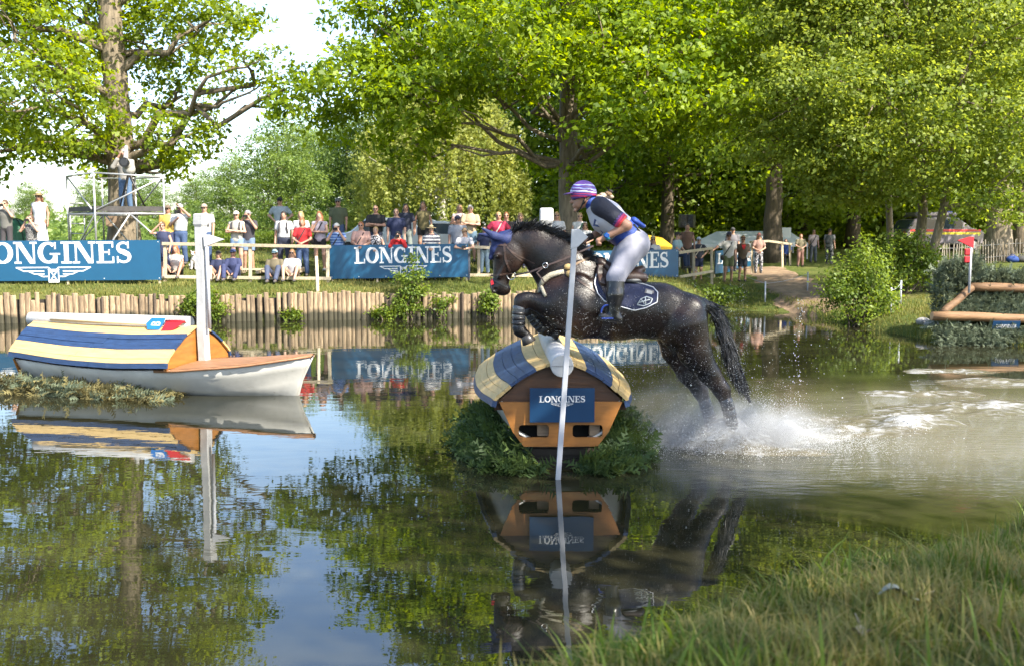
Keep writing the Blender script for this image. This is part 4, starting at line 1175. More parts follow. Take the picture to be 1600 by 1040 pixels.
def heap(name, label, base, pts_fn, n, size, mat, seed, dirfn=None, mix=None, flat=1.0):
    rng = np.random.default_rng(seed); root = thing(name, label, 'brush', base)
    P = pts_fn(rng, n); D = rng.normal(0, 1, P.shape) * np.array([1, 1, flat]) + (dirfn(P) if dirfn is not None else np.array([0, 0, .2]))
    S = size * (.6 + .8 * rng.random(n))
    T_ = np.clip(.5 + .25 * rng.normal(0, 1, n), 0, 1); sel = np.sin(P[:, 0] * 5.3 + 1) * np.sin(P[:, 1] * 6.1) + .5 * rng.normal(0, 1, n) < .15 if mix else np.ones(n, bool)
    put('branches', sprigs('branches', P[sel], D[sel], S[sel], T_[sel], mat, rng), root)
    if mix: put('fresh_branches', sprigs('fresh_branches', P[~sel], D[~sel], S[~sel], T_[~sel], mix, rng), root)
    return root
# round the right boat, heaped on both sides
def rb_pts(side):
    def f(rng, n):
        t = rng.random(n) * 2.6 - .2; h = rng.random(n) ** 0.8
        hgt = np.interp(t, [-.2, .3, 1.2, 2.4], [.05, .15, .27, .24])
        z = h * hgt
        bw = np.interp(t, [-.2, 0, 1, 2.4], [.15, .30, .58, .60])
        out = bw + (1 - h) * np.interp(t, [-.2, .4, 1.2, 2.4], [.32, .40, .36, .26]) + rng.normal(0, .05, n)
        y = -side * out
        X = np.stack([t, y, z], 1); c, s = math.cos(ang2), math.sin(ang2)
        return np.stack([X[:, 0] * c - X[:, 1] * s, X[:, 0] * s + X[:, 1] * c, X[:, 2]], 1)
    return f
bc = Vector((boatR.location.x, boatR.location.y, 0))
heap('fir_brush', 'dark fir branches heaped along the left side of the boat under the horse', bc, rb_pts(-1), 2000, 0.25, L_FIR, 51, lambda P: np.array([-1.1, -.9, -.8]), mix=L_FIRG)
heap('fir_brush', 'green fir branches heaped along the right side of the boat under the horse', bc, rb_pts(1), 2000, 0.25, L_FIR, 52, lambda P: np.array([1.1, -.9, -.8]), mix=L_FIRG)
def lb_pts(rng, n):
    t = rng.random(n); x = -0.55 + 3.3 * t; h = rng.random(n)
    hg = np.interp(t, [0, .12, .35, .6, .85, 1], [.03, .14, .16, .10, .05, .01]); 
    y = -(.52 + .1 * np.sin(t * 3)) - .62 * rng.random(n) * (1 - h * .4)
    c, s = math.cos(ang), math.sin(ang)
    return np.stack([x * c - y * s, x * s + y * c, h * hg], 1)
heap('fir_brush', 'yellowing fir branches floating along the hull of the left boat', Vector((boatL.location.x, boatL.location.y, 0)), lb_pts, 1900, 0.24, L_FIRD, 53, lambda P: np.array([1.6, -.5, -.05]), mix=L_FIRP, flat=.35)
# ================================================================ advertising banners on the far bank
def banner(label, pl, pr, h, letters, lh, lz, emb_w, angle=None, seed=0):
    """pl, pr: lower corners (world)"""
    pl = Vector(pl); pr = Vector(pr); U = (pr - pl); w = U.length; U.normalize(); V = Vector((0, 0, 1)); V = (V - U * V.dot(U)).normalized(); N = U.cross(V)
    r = thing('sponsor_banner', label, 'banner', (pl + pr) / 2, 0, 'sponsor banners along the far bank')
    mb = MB(); mb.prism([(-w / 2, 0), (w / 2, 0), (w / 2, h), (-w / 2, h)], -N * .03, U, V, .03); mb.build('panel', M_BLUE, r)
    mb = MB()
    for x in np.linspace(-w / 2 + .06, w / 2 - .06, 4):
        mb = MB(); mb.beam(U * x - N * .06 + V * -.15, U * x - N * .06 + V * (h - .03), .05, .05); mb.build('stake', wood('rail_wood', (.32, .26, .17), (.56, .47, .33), .75, 2.5, (6, 6, 6), .2), r)
    x0, x1 = letters
    mb = MB(); write(mb, 'LONGINES', U * x0 + V * lz + N * .001, U, V, lh, x1 - x0); mb.build('lettering', M_WPRINT, r)
    mb = MB(); emblem(mb, U * (x0 + x1) * .5 + V * (lz - lh * .18) + N * .001, U, V, emb_w); mb.build('emblem', M_WPRINT, r)
    for x in np.linspace(-w / 2 + .05, w / 2 - .05, 6):      # screws
        for z in (.05, h - .05):
            mb = MB(); mb.tube([U * x + V * z, U * x + V * z + N * .006], .014, 6); mb.build('screw', M_WPRINT, r)
    return r
dL = 28.3
pl = at(-190, 441, dL - .5); pr = at(252, 437.5, dL)
s = dL / FPX
W = (pr - pl).length
banner('big blue sponsor banner cut by the left edge, in front of the scaffold', pl, pr, 62 * s, (W / 2 - 283 * s, W / 2 - 43 * s), 33.5 * s, 26.5 * s, 112 * s)
dM = 29.4; s = dM / FPX
pl = at(516, 436, dM); pr = at(732, 433, dM + .1); W = (pr - pl).length
banner('dappled blue sponsor banner in the middle behind the sapling', pl, pr, 52 * s, (-W / 2 + 38 * s, -W / 2 + 191 * s), 25.5 * s, 23 * s, 73 * s)
dR = 31.4; s = dR / FPX
pl = at(845, 439, dR - .3); pr = at(1060, 433, dR + .6); W = (pr - pl).length
banner('blue sponsor banner right behind the horse and rider', pl, pr, 44 * s, (W / 2 - 160 * s, W / 2 - 16 * s), 25 * s, 15.5 * s, 66 * s)
# fourth board, seen obliquely behind the two men
pl = at(1118, 428, 39.0); pr = at(1186, 419, 46.5)
s = 41 / FPX; W = (pr - pl).length
banner('oblique blue banner behind the two walking spectators with hats', pl, pr, 34 * s, (-W / 2 + .25, W / 2 - .25), 16 * s, 14 * s, 40 * s)

# ================================================================ post-and-rail fence
M_RAIL = MATS['rail_wood']
def rail_fence(label, pts, rails, posts, parts=1):
    """pts: polyline of (x, y); rails: heights above ground list given as world points pairs; posts: list of (bottom, top)"""
    base = Vector(posts[0][0]); r = thing('rail_fence', label, 'fence', base, 0)
    for a, b in rails:
        mb = MB(); mb.beam(a, b, .045, .088); mb.build('rail', M_RAIL, r, base, bevel=.004)
    for a, b in posts:
        mb = MB(); mb.beam(a, b, .085, .085); mb.build('post', M_RAIL, r, base, bevel=.006)
    return r
d = 28.9
def gp(px, d, z=-.1):
    x = (px - 800) / FPX * d; return Vector((x, d, land1(x, d) + z))
rail_fence('pale post and rail fence between the left and middle banners', None,
           [(at(253, 381, d), at(365, 383, d)), (at(365.5, 383, d), at(517, 386, d)), (at(253, 432.5, d), at(365, 434, d)), (at(365.5, 434, d), at(517, 435.5, d))],
           [(gp(258, d + .07), at(258, 380, d + .07)), (gp(391, d + .07), at(391, 382, d + .07)), (gp(512, d + .07), at(512, 383, d + .07))])
d = 30.5
rail_fence('short rail fence behind the horse head', None, [(at(733, 386, d), at(840, 390, d)), (at(733, 430, d), at(840, 431, d))], [(gp(748, d + .07), at(748, 384, d + .07)), (gp(826, d + .07), at(826, 387, d + .07))])
rail_fence('weathered rail fence beside the right banner', None, [(at(1062, 395, 32.5), at(1114, 388, 36)), (at(1062, 433, 32.5), at(1114, 424, 36))], [(gp(1084, 34), at(1084, 390, 34)), (gp(1112, 36), at(1112, 387, 36))])
rail_fence('rail fence running past the thick oak in front of the tent', None, [(at(1172, 379, 40), at(1200, 377, 42)), (at(1200.5, 377, 42), at(1238, 382, 44))], [(gp(1175, 40), at(1175, 378, 40)), (gp(1222, 43), at(1222, 379, 43)), (gp(1234, 44), at(1234, 381, 44))])
# thin stake standing in the water
p = onz(500, 497); p.y -= .25
r = thing('thin_stake', 'thin weathered stake standing in front of the log wall', 'stake', (p.x, p.y, -.3))
mb = MB(); mb.tube([(0, 0, 0), (.0, 0, .9), (-.02, 0, 1.98)], [.05, .048, .04], 8); mb.build('shaft', M_RAIL, r)
# ================================================================ scaffold platform for the camera
M_STEEL = plain('galvanised', (.42, .42, .42), .4, .15, 9, metal=.6)
M_PLY = plain('platform_ply', (.05, .045, .042), .7, .3)
def scaffold():
    d = 32.0; base = gp_(180, d)
    r = thing('scaffold_platform', 'steel tube scaffold platform round the left oak trunk', 'scaffold', base)
    P = lambda px, py, dd=0: at(px, py, d + dd)
    g = lambda px, dd: Vector((at(px, 400, d + dd).x, d + dd, land1(at(px, 400, d + dd).x, d + dd) - .05))
    def tube(a, b, rad=.028, name='tube'):
        mb = MB(); mb.tube([a, b], rad, 8); mb.build(name, M_STEEL, r, base)
    # corners: front middle (146), left (104), right (255), back
    A = (146, -1.2); B = (104, .4); Cc = (255, -.6); D = (206, 1.5); E = (160, 1.5)
    tops = {'A': (146, 270), 'B': (104, 276), 'C': (255, 277), 'D': (211, 279), 'E': (159, 279)}
    dep = {'A': -1.2, 'B': .4, 'C': -.6, 'D': 1.5, 'E': 1.5}
    T = {k: P(tops[k][0], tops[k][1], dep[k]) for k in tops}
    Dk = {k: Vector((T[k].x, T[k].y, T['A'].z - 1.12)) for k in T}
    for k in T: tube(Vector((T[k].x, T[k].y, land1(T[k].x, T[k].y) - .05)), T[k], .032, 'standard')
    ring = 'BACDE'
    for a, b in zip(ring, ring[1:] + ring[0]):
        tube(T[a], T[b], .026, 'guard_rail')
        tube(Dk[a] - Vector((0, 0, .09)), Dk[b] - Vector((0, 0, .09)), .03, 'ledger')
    tube(Dk['A'], T['C'], .026, 'brace'); tube(T['B'], Dk['A'] + Vector((-.1, 0, .05)), .024, 'brace'); tube(Dk['D'], T['C'], .024, 'brace')
    fl = lambda k: Vector((T[k].x, T[k].y, land1(T[k].x, T[k].y)))
    m = (Dk['A'] + Dk['C']) / 2 - Vector((0, 0, .09))
    tube(m, fl('A') + Vector((.05, 0, 0)), .026, 'brace'); tube(m, fl('C') + Vector((.4, .2, .0)), .026, 'brace')
    tube(Dk['A'] - Vector((0, 0, .1)), fl('B') + Vector((.1, 0, 0)), .024, 'brace'); tube(Dk['E'], fl('D'), .024, 'brace'); tube(Dk['E'] - Vector((0, 0, .1)), fl('B'), .024, 'brace')
    # deck boards
    n = 6
    for i in range(n):
        t0, t1 = i / n + .004, (i + 1) / n - .004
        mb = MB()
        q = [Dk['A'].lerp(Dk['B'], t0), Dk['C'].lerp(Dk['D'], t0), Dk['C'].lerp(Dk['D'], t1), Dk['A'].lerp(Dk['B'], t1)]
        z = Dk['A'].z - .03
        mb.add([(v.x, v.y, z - .05) for v in q] + [(v.x, v.y, z + .0) for v in q], [(3, 2, 1, 0), (4, 5, 6, 7), (0, 1, 5, 4), (1, 2, 6, 5), (2, 3, 7, 6), (3, 0, 4, 7)])
        mb.build('deck_board', M_PLY, r, base)
    for a, b in (('A', 'C'), ('B', 'A')):      # toe boards
        mb = MB(); mb.beam(Dk[a] + Vector((0, .03, .06)), Dk[b] + Vector((0, .03, .06)), .03, .15); mb.build('toe_board', M_PLY, r, base)
    # ladder
    lx = P(121, 380, 1.0)
    for dx in (-.2, .25): tube(Vector((lx.x + dx, lx.y, land1(lx.x, lx.y))), Vector((lx.x + dx, lx.y, Dk['A'].z)), .022, 'ladder_rail')
    for i in range(5): z = land1(lx.x, lx.y) + .3 + i * .32; tube(Vector((lx.x - .2, lx.y, z)), Vector((lx.x + .25, lx.y, z)), .016, 'rung')
    # slack rope at the ladder gap
    mb = MB(); a = P(119, 277, .9); b = P(143, 279, .9); mb.tube([a.lerp(b, t) - Vector((0, 0, .12 * math.sin(PI * t))) for t in np.linspace(0, 1, 8)], .012, 5); mb.build('rope', plain('rope', (.5, .48, .42)), r, base)
    # plate nailed to the trunk
    s = thing('trunk_board', 'brown board hung on the left oak trunk under the platform', 'sign', P(176, 344, 2.3))
    mb = MB(); mb.box((0, 0, 0), (.46, .03, .42)); mb.build('panel', plain('brown_card', (.22, .15, .095), .8), s)
    mb = MB(); 
    for i, x in enumerate((-.08, -.03, .02, .07, .12, .16)): mb.box((x, -.018, .16), (.028, .004, .06))
    mb.build('lettering', M_WPRINT, s)
    return Dk
def gp_(px, d, z=-.0):
    x = (px - 800) / FPX * d; return Vector((x, d, land1(x, d) + z))
DECK = scaffold()
# ================================================================ the horse
DH = 11.0
PXM = FPX / DH                      # photo pixels per metre at the horse
def H(px, py, w=0.0):
    p = at(px, py, DH); return Vector((p.x, DH + w, p.z))
def R(r): return r / PXM
def coat_mat():
    m, nt, p = newmat('wet_dark_coat')
    tc = node(nt, 'ShaderNodeTexCoord')
    n1 = node(nt, 'ShaderNodeTexNoise', Scale=3.0, Detail=4.0); n2 = node(nt, 'ShaderNodeTexNoise', Scale=42.0, Detail=6.0, Roughness=0.7)
    for n in (n1, n2): nt.links.new(tc.outputs['Object'], n.inputs['Vector'])
    r = ramp(nt, [(0.35, (0.004, 0.003, 0.003)), (0.75, (0.022, 0.010, 0.006))])
    nt.links.new(n1.outputs['Fac'], r.inputs['Fac']); nt.links.new(r.outputs['Color'], p.inputs['Base Color'])
    rr_ = ramp(nt, [(.3, (.20,) * 3), (.7, (.44,) * 3)]); nt.links.new(n2.outputs['Fac'], rr_.inputs['Fac']); nt.links.new(rr_.outputs['Color'], p.inputs['Roughness']); p.inputs['Specular IOR Level'].default_value = 0.4
    pass
    b = node(nt, 'ShaderNodeBump', Strength=0.4, Distance=0.010); nt.links.new(n2.outputs['Fac'], b.inputs['Height']); nt.links.new(b.outputs['Normal'], p.inputs['Normal'])
    return m
M_COAT = coat_mat()
M_HAIR = plain('black_horse_hair', (0.010, 0.009, 0.009), 0.42, 0.4, 20)
M_HOOF = plain('hoof', (0.03, 0.027, 0.025), 0.35, 0.4, 10)
M_LEATH = plain('brown_leather', (0.040, 0.022, 0.016), 0.42, 0.3, 12, bump=0.1)
M_LEATHD = plain('black_leather', (0.012, 0.011, 0.011), 0.35, 0.3, 12, bump=0.1)
M_NAVYC = plain('navy_cloth', (0.012, 0.018, 0.055), 0.75, 0.25, 30, bump=0.3, bscale=90)
M_BONNET = plain('bonnet_blue', (0.008, 0.018, 0.085), 0.7, 0.25, 25, bump=0.3)
M_FLEECE = plain('fleece', (0.42, 0.38, 0.29), 0.95, 0.2, 30, bump=0.9, bscale=120)
M_STEELB = plain('bit_steel', (0.5, 0.5, 0.5), 0.25, 0.1, metal=1.0)
M_BOOTH = plain('wet_leg_boot', (0.030, 0.034, 0.042), 0.22, 0.35, 9, coat=0.4, bump=0.2)

def horse_sdf():
    s = SDF(0.05)
    # trunk
    s.cone(H(892, 468), H(958, 482), R(49), R(47.5), .80, .08)
    s.cone(H(958, 482), H(1030, 486), R(47.5), R(42), .90, .08)
    s.cone(H(1030, 486), H(1070, 494), R(41), R(36), .84, .08)
    s.ell(H(1068, 484, -.11), (R(32), R(18), R(27)), k=.06); s.ell(H(1068, 484, .11), (R(32), R(18), R(27)), k=.06)
    s.ell(H(868, 462, -.08), (R(27), R(20), R(31)), k=.06); s.ell(H(868, 462, .08), (R(27), R(20), R(31)), k=.06)
    s.cone(H(925, 424), H(975, 446), R(17), R(22), .55, .07)
    # neck
    s.cone(H(890, 438), H(864, 406), R(50), R(39), .44, .06); s.cone(H(864, 406), H(836, 384), R(39), R(30), .42, .05); s.cone(H(836, 384), H(808, 378), R(30), R(22), .44, .04)
    # head
    s.cone(H(803, 377), H(793, 395), R(17), R(21), .62, .03); s.cone(H(793, 395), H(783, 438), R(22.5), R(13), .60, .03)
    s.ell(H(799, 404, -.045), (R(19), R(8), R(23)), k=.03); s.ell(H(799, 404, .045), (R(19), R(8), R(23)), k=.03)
    s.ell(H(779, 447), (R(14), R(9.5), R(12)), k=.03); s.ell(H(785, 456), (R(11), R(7), R(6)), k=.015); s.ell(H(786, 452), (R(12), R(8), R(9)), k=.02)
    for w in (-1, 1):
        s.ell(H(777, 398, w * R(11.5)), (R(6), R(3), R(4)), k=.02)          # brow over the eye
        s.ell(H(773, 452, w * R(8.0)), (R(6), R(3.5), R(6)), k=.012)              # nostril rim
        s.carve(H(773.5, 452, w * R(11.5)), (R(3.3), R(4), R(3.8)), .012)
        # forehead to muzzle: cheek bone ridge
        s.cone(H(792, 411, w * R(11)), H(780, 433, w * R(9)), R(3), R(2.4), 1, .03)
    # ears, laid forward
    for w, px, py in ((-1, 754, 357), (1, 748, 366)):
        s.chain([H(790, 374, w * R(9)), H(772, 369, w * R(11)), H(px, py, w * R(11))], [R(6), R(5), R(1.2)], .7, .015)
    # hind legs
    for w, P in ((-.15, [(1068, 506, 34), (1082, 547, 25), (1104, 580, 16.5), (1123, 605, 12.5), (1133, 630, 9), (1139, 655, 8.2), (1143, 676, 9.5), (1150, 694, 8)]), (.15, [(1056, 506, 33), (1061, 549, 24), (1078, 586, 16), (1097, 612, 12), (1107, 636, 8.8), (1114, 660, 8.2), (1119, 682, 9.4), (1126, 698, 8)])):
        s.chain([H(a, b, w * (1 - .15 * i / 7)) for i, (a, b, r) in enumerate(P)], [R(r) for a, b, r in P], .8, .035)
        a, b, r = P[3]; s.cone(H(a - 2, b - 14, w), H(a + 8, b + 1, w), R(5), R(6), .7, .02)      # point of hock
    # forelegs, folded
    s.chain([H(905, 482, -.14), H(893, 490, -.15), H(860, 478, -.15), H(826, 467, -.15)], [R(34), R(25), R(17), R(12.5)], .75, .05)
    s.ell(H(816, 468, -.15), (R(13), R(10), R(11.5)), k=.03)
    s.chain([H(813, 474, -.15), H(810, 492, -.15), H(809, 507, -.15), H(812, 514, -.15), H(821, 521, -.15), ], [R(10.5), R(8), R(8.2), R(9.5), R(7.8)], .9, .02)
    s.chain([H(906, 505, .13), H(870, 506, .14), H(838, 490, .14)], [R(27), R(17), R(12)], .75, .05)
    s.ell(H(830, 487, .14), (R(12), R(9.5), R(11)), k=.03)
    s.chain([H(830, 491, .14), H(839, 504, .14), H(848, 514, .14), H(854, 517, .14), H(864, 520, .14)], [R(10), R(8), R(8), R(9), R(7.5)], .9, .02)
    # elbow / girth fullness
    s.ell(H(918, 505, -.08), (R(34), R(20), R(22)), k=.06); s.ell(H(918, 505, .08), (R(34), R(20), R(22)), k=.06)
    # stifle and flank
    s.ell(H(1048, 518, -.15), (R(20), R(14), R(24)), k=.06); s.ell(H(1048, 518, .15), (R(20), R(14), R(24)), k=.06)
    # muscle relief on the near side
    s.cone(H(905, 440, -.19), H(872, 470, -.20), R(10), R(12), .5, .06)
    s.cone(H(1078, 484, -.20), H(1080, 534, -.21), R(14), R(12), .5, .06)
    s.cone(H(845, 395, -.07), H(880, 430, -.11), R(9), R(10), .4, .05)
    # dock of the tail
    s.chain([H(1086, 470), H(1099, 474), H(1112, 483)], [R(9), R(7.5), R(6.5)], 1, .03)
    return s
HS = horse_sdf()
def surf(px, py, off=0.0, sdf=None, side=-1):
    """point on the near surface of the horse at photo position (px, py), with its outward normal"""
    q = H(px, py); w = np.linspace(-.62, .1, 240) if side < 0 else np.linspace(.62, -.1, 240)
    P = np.stack([np.full(240, q.x), DH + w, np.full(240, q.z)], 1)
    F = (sdf or HS).eval(P); k = np.argmax(F < 0)
    if not (F < 0).any(): k = int(np.argmin(F))
    p = P[k]; e = .006
    G = np.array([[e, 0, 0], [0, e, 0], [0, 0, e]]); A = (sdf or HS).eval(np.concatenate([p + G, p - G])); n = A[:3] - A[3:]
    n = Vector(n / (np.linalg.norm(n) + 1e-9))
    return Vector(p) + n * off, n
def strap(name, pts, width, mat, parent, off, thick=.005, dense=5, both=False):
    """leather strap laid over the surface"""
    path = []
    for (a, b) in zip(pts[:-1], pts[1:]):
        for t in np.linspace(0, 1, dense, endpoint=False): path.append((a[0] + (b[0] - a[0]) * t, a[1] + (b[1] - a[1]) * t))
    path.append(pts[-1])
    S = [surf(x, y, .003) for x, y in path]
    mb = MB(); mb.ribbon([p for p, n in S], [n for p, n in S], width, thick)
    return mb.build(name, mat, parent, off)
def patch(name, rows, mat, parent, off, lift, thick, nu=14, nv=10, sdf=None):
    """cloth or leather panel lying on the surface; rows are photo polylines from top to bottom"""
    rows = [np.array([(np.interp(t, np.linspace(0, 1, len(r)), [p[0] for p in r]), np.interp(t, np.linspace(0, 1, len(r)), [p[1] for p in r])) for t in np.linspace(0, 1, nu)]) for r in rows]
    V = np.linspace(0, len(rows) - 1, nv); top = []; bot = []
    for v in V:
        i = min(int(v), len(rows) - 2); t = v - i; row = rows[i] * (1 - t) + rows[i + 1] * t
        for x, y in row:
            p, n = surf(x, y, 0, sdf); n = Vector((n.x * .4, min(n.y, -.5), n.z * .4)).normalized()
            top.append(p + n * (lift + thick)); bot.append(p + n * lift * .2)
    k = nu * nv; vs = top + bot; fs = []
    for j in range(nv - 1):
        for i in range(nu - 1):
            a = j * nu + i; fs.append((a, a + 1, a + nu + 1, a + nu)); fs.append((k + a, k + a + nu, k + a + nu + 1, k + a + 1))
    ring = [i for i in range(nu)] + [j * nu + nu - 1 for j in range(1, nv)] + [(nv - 1) * nu + i for i in range(nu - 2, -1, -1)] + [j * nu for j in range(nv - 2, 0, -1)]
    for a, b in zip(ring, ring[1:] + ring[:1]): fs.append((a, k + a, k + b, b))
    me = mesh_from(name, [v - Vector(off) for v in vs], fs, mat, True)
    o = put(name, me, parent); return o, top, ring

hb = Vector((H(960, 600).x, DH, 0.0))
horse = thing('horse', 'dark bay horse leaping from the water over the boat, seen from its left', 'horse', hb)
body = sdf_obj('body', HS, M_COAT, horse, hb, res=0.0125)
# eyes
for w in (-1, 1):
    q, n = surf(776.5, 401, -.004, side=-1 if w < 0 else 1)
    mb = MB(); mb.ball(q, R(2.8), nu=12, nv=8); mb.build('eye', plain('horse_eye', (.012, .008, .006), .06, .2), horse, hb)
# hooves
def hoof(P, Q, w, r0, r1):
    mb = MB(); mb.tube([H(*P, w), H(*Q, w)], [R(r0), R(r1)], 12); return mb.build('hoof', M_HOOF, horse, hb, bevel=.006)
hoof((821, 521), (827, 533), -.15, 8.2, 11.5); hoof((864, 520), (875, 524), .14, 8, 11); hoof((1150, 694), (1158, 706), -.13, 8.5, 11); hoof((1126, 698), (1134, 710), .13, 8.5, 11)
# leg boots
def leg_boot(pts, rads, w):
    s = SDF(.02); s.chain([H(a, b, w) for a, b in pts], [R(r) for r in rads], .95)
    o = sdf_obj('leg_boot', s, M_BOOTH, horse, hb, res=.010)
    a = H(*pts[0], w); 
    mb = MB()
    for t in (.25, .55, .85):
        i = min(int(t * (len(pts) - 1)), len(pts) - 2); u = t * (len(pts) - 1) - i
        c = H(pts[i][0] + (pts[i + 1][0] - pts[i][0]) * u, pts[i][1] + (pts[i + 1][1] - pts[i][1]) * u, w); d = (H(*pts[i + 1], w) - H(*pts[i], w)).normalized()
        rr = R(rads[i] + (rads[i + 1] - rads[i]) * u) + .004
        mb = MB(); mb.tube([c - d * .014, c + d * .014], [rr, rr], 14); mb.build('strap', M_LEATHD, o, hb)
leg_boot([(811, 481), (810, 494), (810, 507)], [10.5, 10, 10], -.15)
leg_boot([(832, 494), (840, 505), (848, 514)], [10.5, 10, 10], .14)
leg_boot([(1131, 624), (1136, 642), (1140, 664)], [10.5, 9.8, 10], -.14)
leg_boot([(1105, 632), (1111, 650), (1116, 670)], [10.5, 9.8, 10], .14)

# hair of mane and tail
def strands(name, roots, dirs, lens, width, rng, parent, droop=.25, seg=4, mat=None):
    V = []; Q = []; c = 0
    for p, d, L in zip(roots, dirs, lens):
        p = Vector(p); d = Vector(d).normalized(); sd = d.cross(Vector((0, 1, 0)) + Vector(rng.normal(0, .5, 3))).normalized()
        pos = p; cur = d.copy()
        for i in range(seg + 1):
            w = width * (1 - .9 * i / seg) * .5
            V += [pos - sd * w, pos + sd * w]
            if i < seg: Q.append((c + 2 * i, c + 2 * i + 1, c + 2 * i + 3, c + 2 * i + 2))
            cur = (cur + Vector((0, 0, -droop)) / seg + Vector(rng.normal(0, .09, 3))).normalized(); pos = pos + cur * (L / seg)
        c += 2 * (seg + 1)
    me = mesh_from(name, [v - hb for v in V], Q, mat or M_HAIR, True)
    return put(name, me, parent)
rng = np.random.default_rng(8)
crest = [(796, 360), (812, 354), (832, 353), (852, 357), (872, 364), (892, 375), (908, 388), (922, 400), (934, 411)]
cx = np.array(crest, float)
rt = []; dr = []; ln = []
for i in range(2600):
    t = rng.random() * (len(crest) - 1); k = min(int(t), len(crest) - 2); u = t - k
    q = cx[k] * (1 - u) + cx[k + 1] * u
    tn = cx[k + 1] - cx[k]; tn /= np.linalg.norm(tn)
    nx, ny = tn[1], -tn[0]                       # outwards of the crest
    p = H(q[0] - nx * 5 + rng.normal(0, 1), q[1] - ny * 5 + 1, rng.normal(0, .022) - .012)
    bw = rng.uniform(.4, 1.1)
    dr.append((nx * bw + tn[0] * rng.uniform(.3, 1.0), rng.normal(-.15, .35), -ny * bw * .9 - tn[1] * .55)); rt.append(p); ln.append(rng.uniform(.07, .20))
strands('mane', rt, dr, ln, .009, rng, horse, .5, 4)
tail_p = [(1095, 472), (1110, 479), (1123, 497), (1133, 525), (1142, 558), (1154, 592), (1172, 627)]; tail_r = [6, 8.5, 10.5, 12, 11.5, 9, 3]
s = SDF(.03); s.chain([H(a, b) for a, b in tail_p], [R(r * .8) for r in tail_r], .9)
tail = sdf_obj('tail', s, M_HAIR, horse, hb, res=.0125)
rt = []; dr = []; ln = []
tpn = np.array(tail_p, float)
for i in range(1600):
    t = rng.random() ** .8 * 5.2; k = int(t); u = t - k; q = tpn[k] * (1 - u) + tpn[k + 1] * u; r_ = tail_r[k] * (1 - u) + tail_r[k + 1] * u
    tn = tpn[k + 1] - tpn[k]; tn /= np.linalg.norm(tn); a = rng.random() * 2 * PI; rr = r_ * math.sqrt(rng.random())
    p = H(q[0] - tn[1] * rr * math.cos(a), q[1] + tn[0] * rr * math.cos(a), R(rr) * math.sin(a) * .9)
    rt.append(p); dr.append((tn[0] + rng.normal(0, .1), rng.normal(0, .1), -tn[1] + rng.normal(0, .06))); ln.append(rng.uniform(.14, .26))
strands('tail_hair', rt, dr, ln, .009, rng, tail, .12, 4)
# forelock is under the bonnet: blue ear bonnet
s = SDF(.02)
for w, px, py in ((-1, 754, 357), (1, 748, 366)):
    s.chain([H(791, 374, w * R(9)), H(772, 369, w * R(11)), H(px, py, w * R(11))], [R(7.5), R(6.0), R(1.6)], .75)
s.cone(H(798, 370), H(778, 378), R(11.5), R(11), .85); s.cone(H(788, 376), H(776, 390), R(15), R(10), .84)
s.cone(H(774, 392), H(767, 403), R(9), R(4), .7)
sdf_obj('ear_bonnet', s, M_BONNET, horse, hb, res=.010)
# bridle
br = bpy.data.objects.new('bridle', None); link(br, horse)
strap('cheekpiece', [(791, 366), (788, 385), (790, 405), (797, 424)], .022, M_LEATH, br, hb)
strap('browband', [(792, 384), (780, 383), (769, 386)], .020, M_LEATH, br, hb)
strap('throatlash', [(792, 386), (803, 398), (816, 408)], .014, M_LEATH, br, hb)
strap('noseband', [(764, 431), (776, 430), (790, 428), (800, 427)], .020, M_LEATH, br, hb)
strap('flash_strap', [(768, 436), (780, 442), (793, 449)], .014, M_LEATHD, br, hb)
strap('red_nose_tab', [(768, 435), (770, 445)], .032, plain('red_tab', (.55, .02, .03), .6), br, hb)
q, n = surf(798, 429, .012)
mb = MB(); mb.tube([q + Vector((R(6.6) * math.cos(a), -.004, R(6.6) * math.sin(a))) for a in np.linspace(0, 2 * PI, 19)], .006, 6, caps=False); mb.build('bit_ring', M_STEELB, br, hb)
# reins from the bit to the hands
def line3(pts, n=6):
    out = []
    for a, b in zip(pts[:-1], pts[1:]):
        for t in np.linspace(0, 1, n, endpoint=False): out.append(Vector(a).lerp(Vector(b), t))
    return out + [Vector(pts[-1])]
def free_strap(name, pts, width, mat, parent, thick=.005):
    P = line3(pts); mb = MB(); mb.ribbon(P, [Vector((0, -1, .25))] * len(P), width, thick); return mb.build(name, mat, parent, hb)
free_strap('rein', [q + Vector((.03, -.01, 0)), H(828, 424, -.21), H(848, 416, -.22), H(880, 404, -.22), H(925, 384, -.20)], .018, M_LEATH, br)
free_strap('martingale_strap', [H(852, 414, -.215), H(838, 425, -.23), H(850, 440, -.25)], .014, M_LEATH, br)
strap('headpiece_rein', [(793, 388), (810, 400), (835, 412)], .012, M_LEATH, br, hb)
mb = MB(); c = H(851, 414, -.225); mb.tube([c + Vector((R(4) * math.cos(a), 0, R(4) * math.sin(a))) for a in np.linspace(0, 2 * PI, 15)], .005, 6, caps=False); mb.build('martingale_ring', M_STEELB, br, hb)
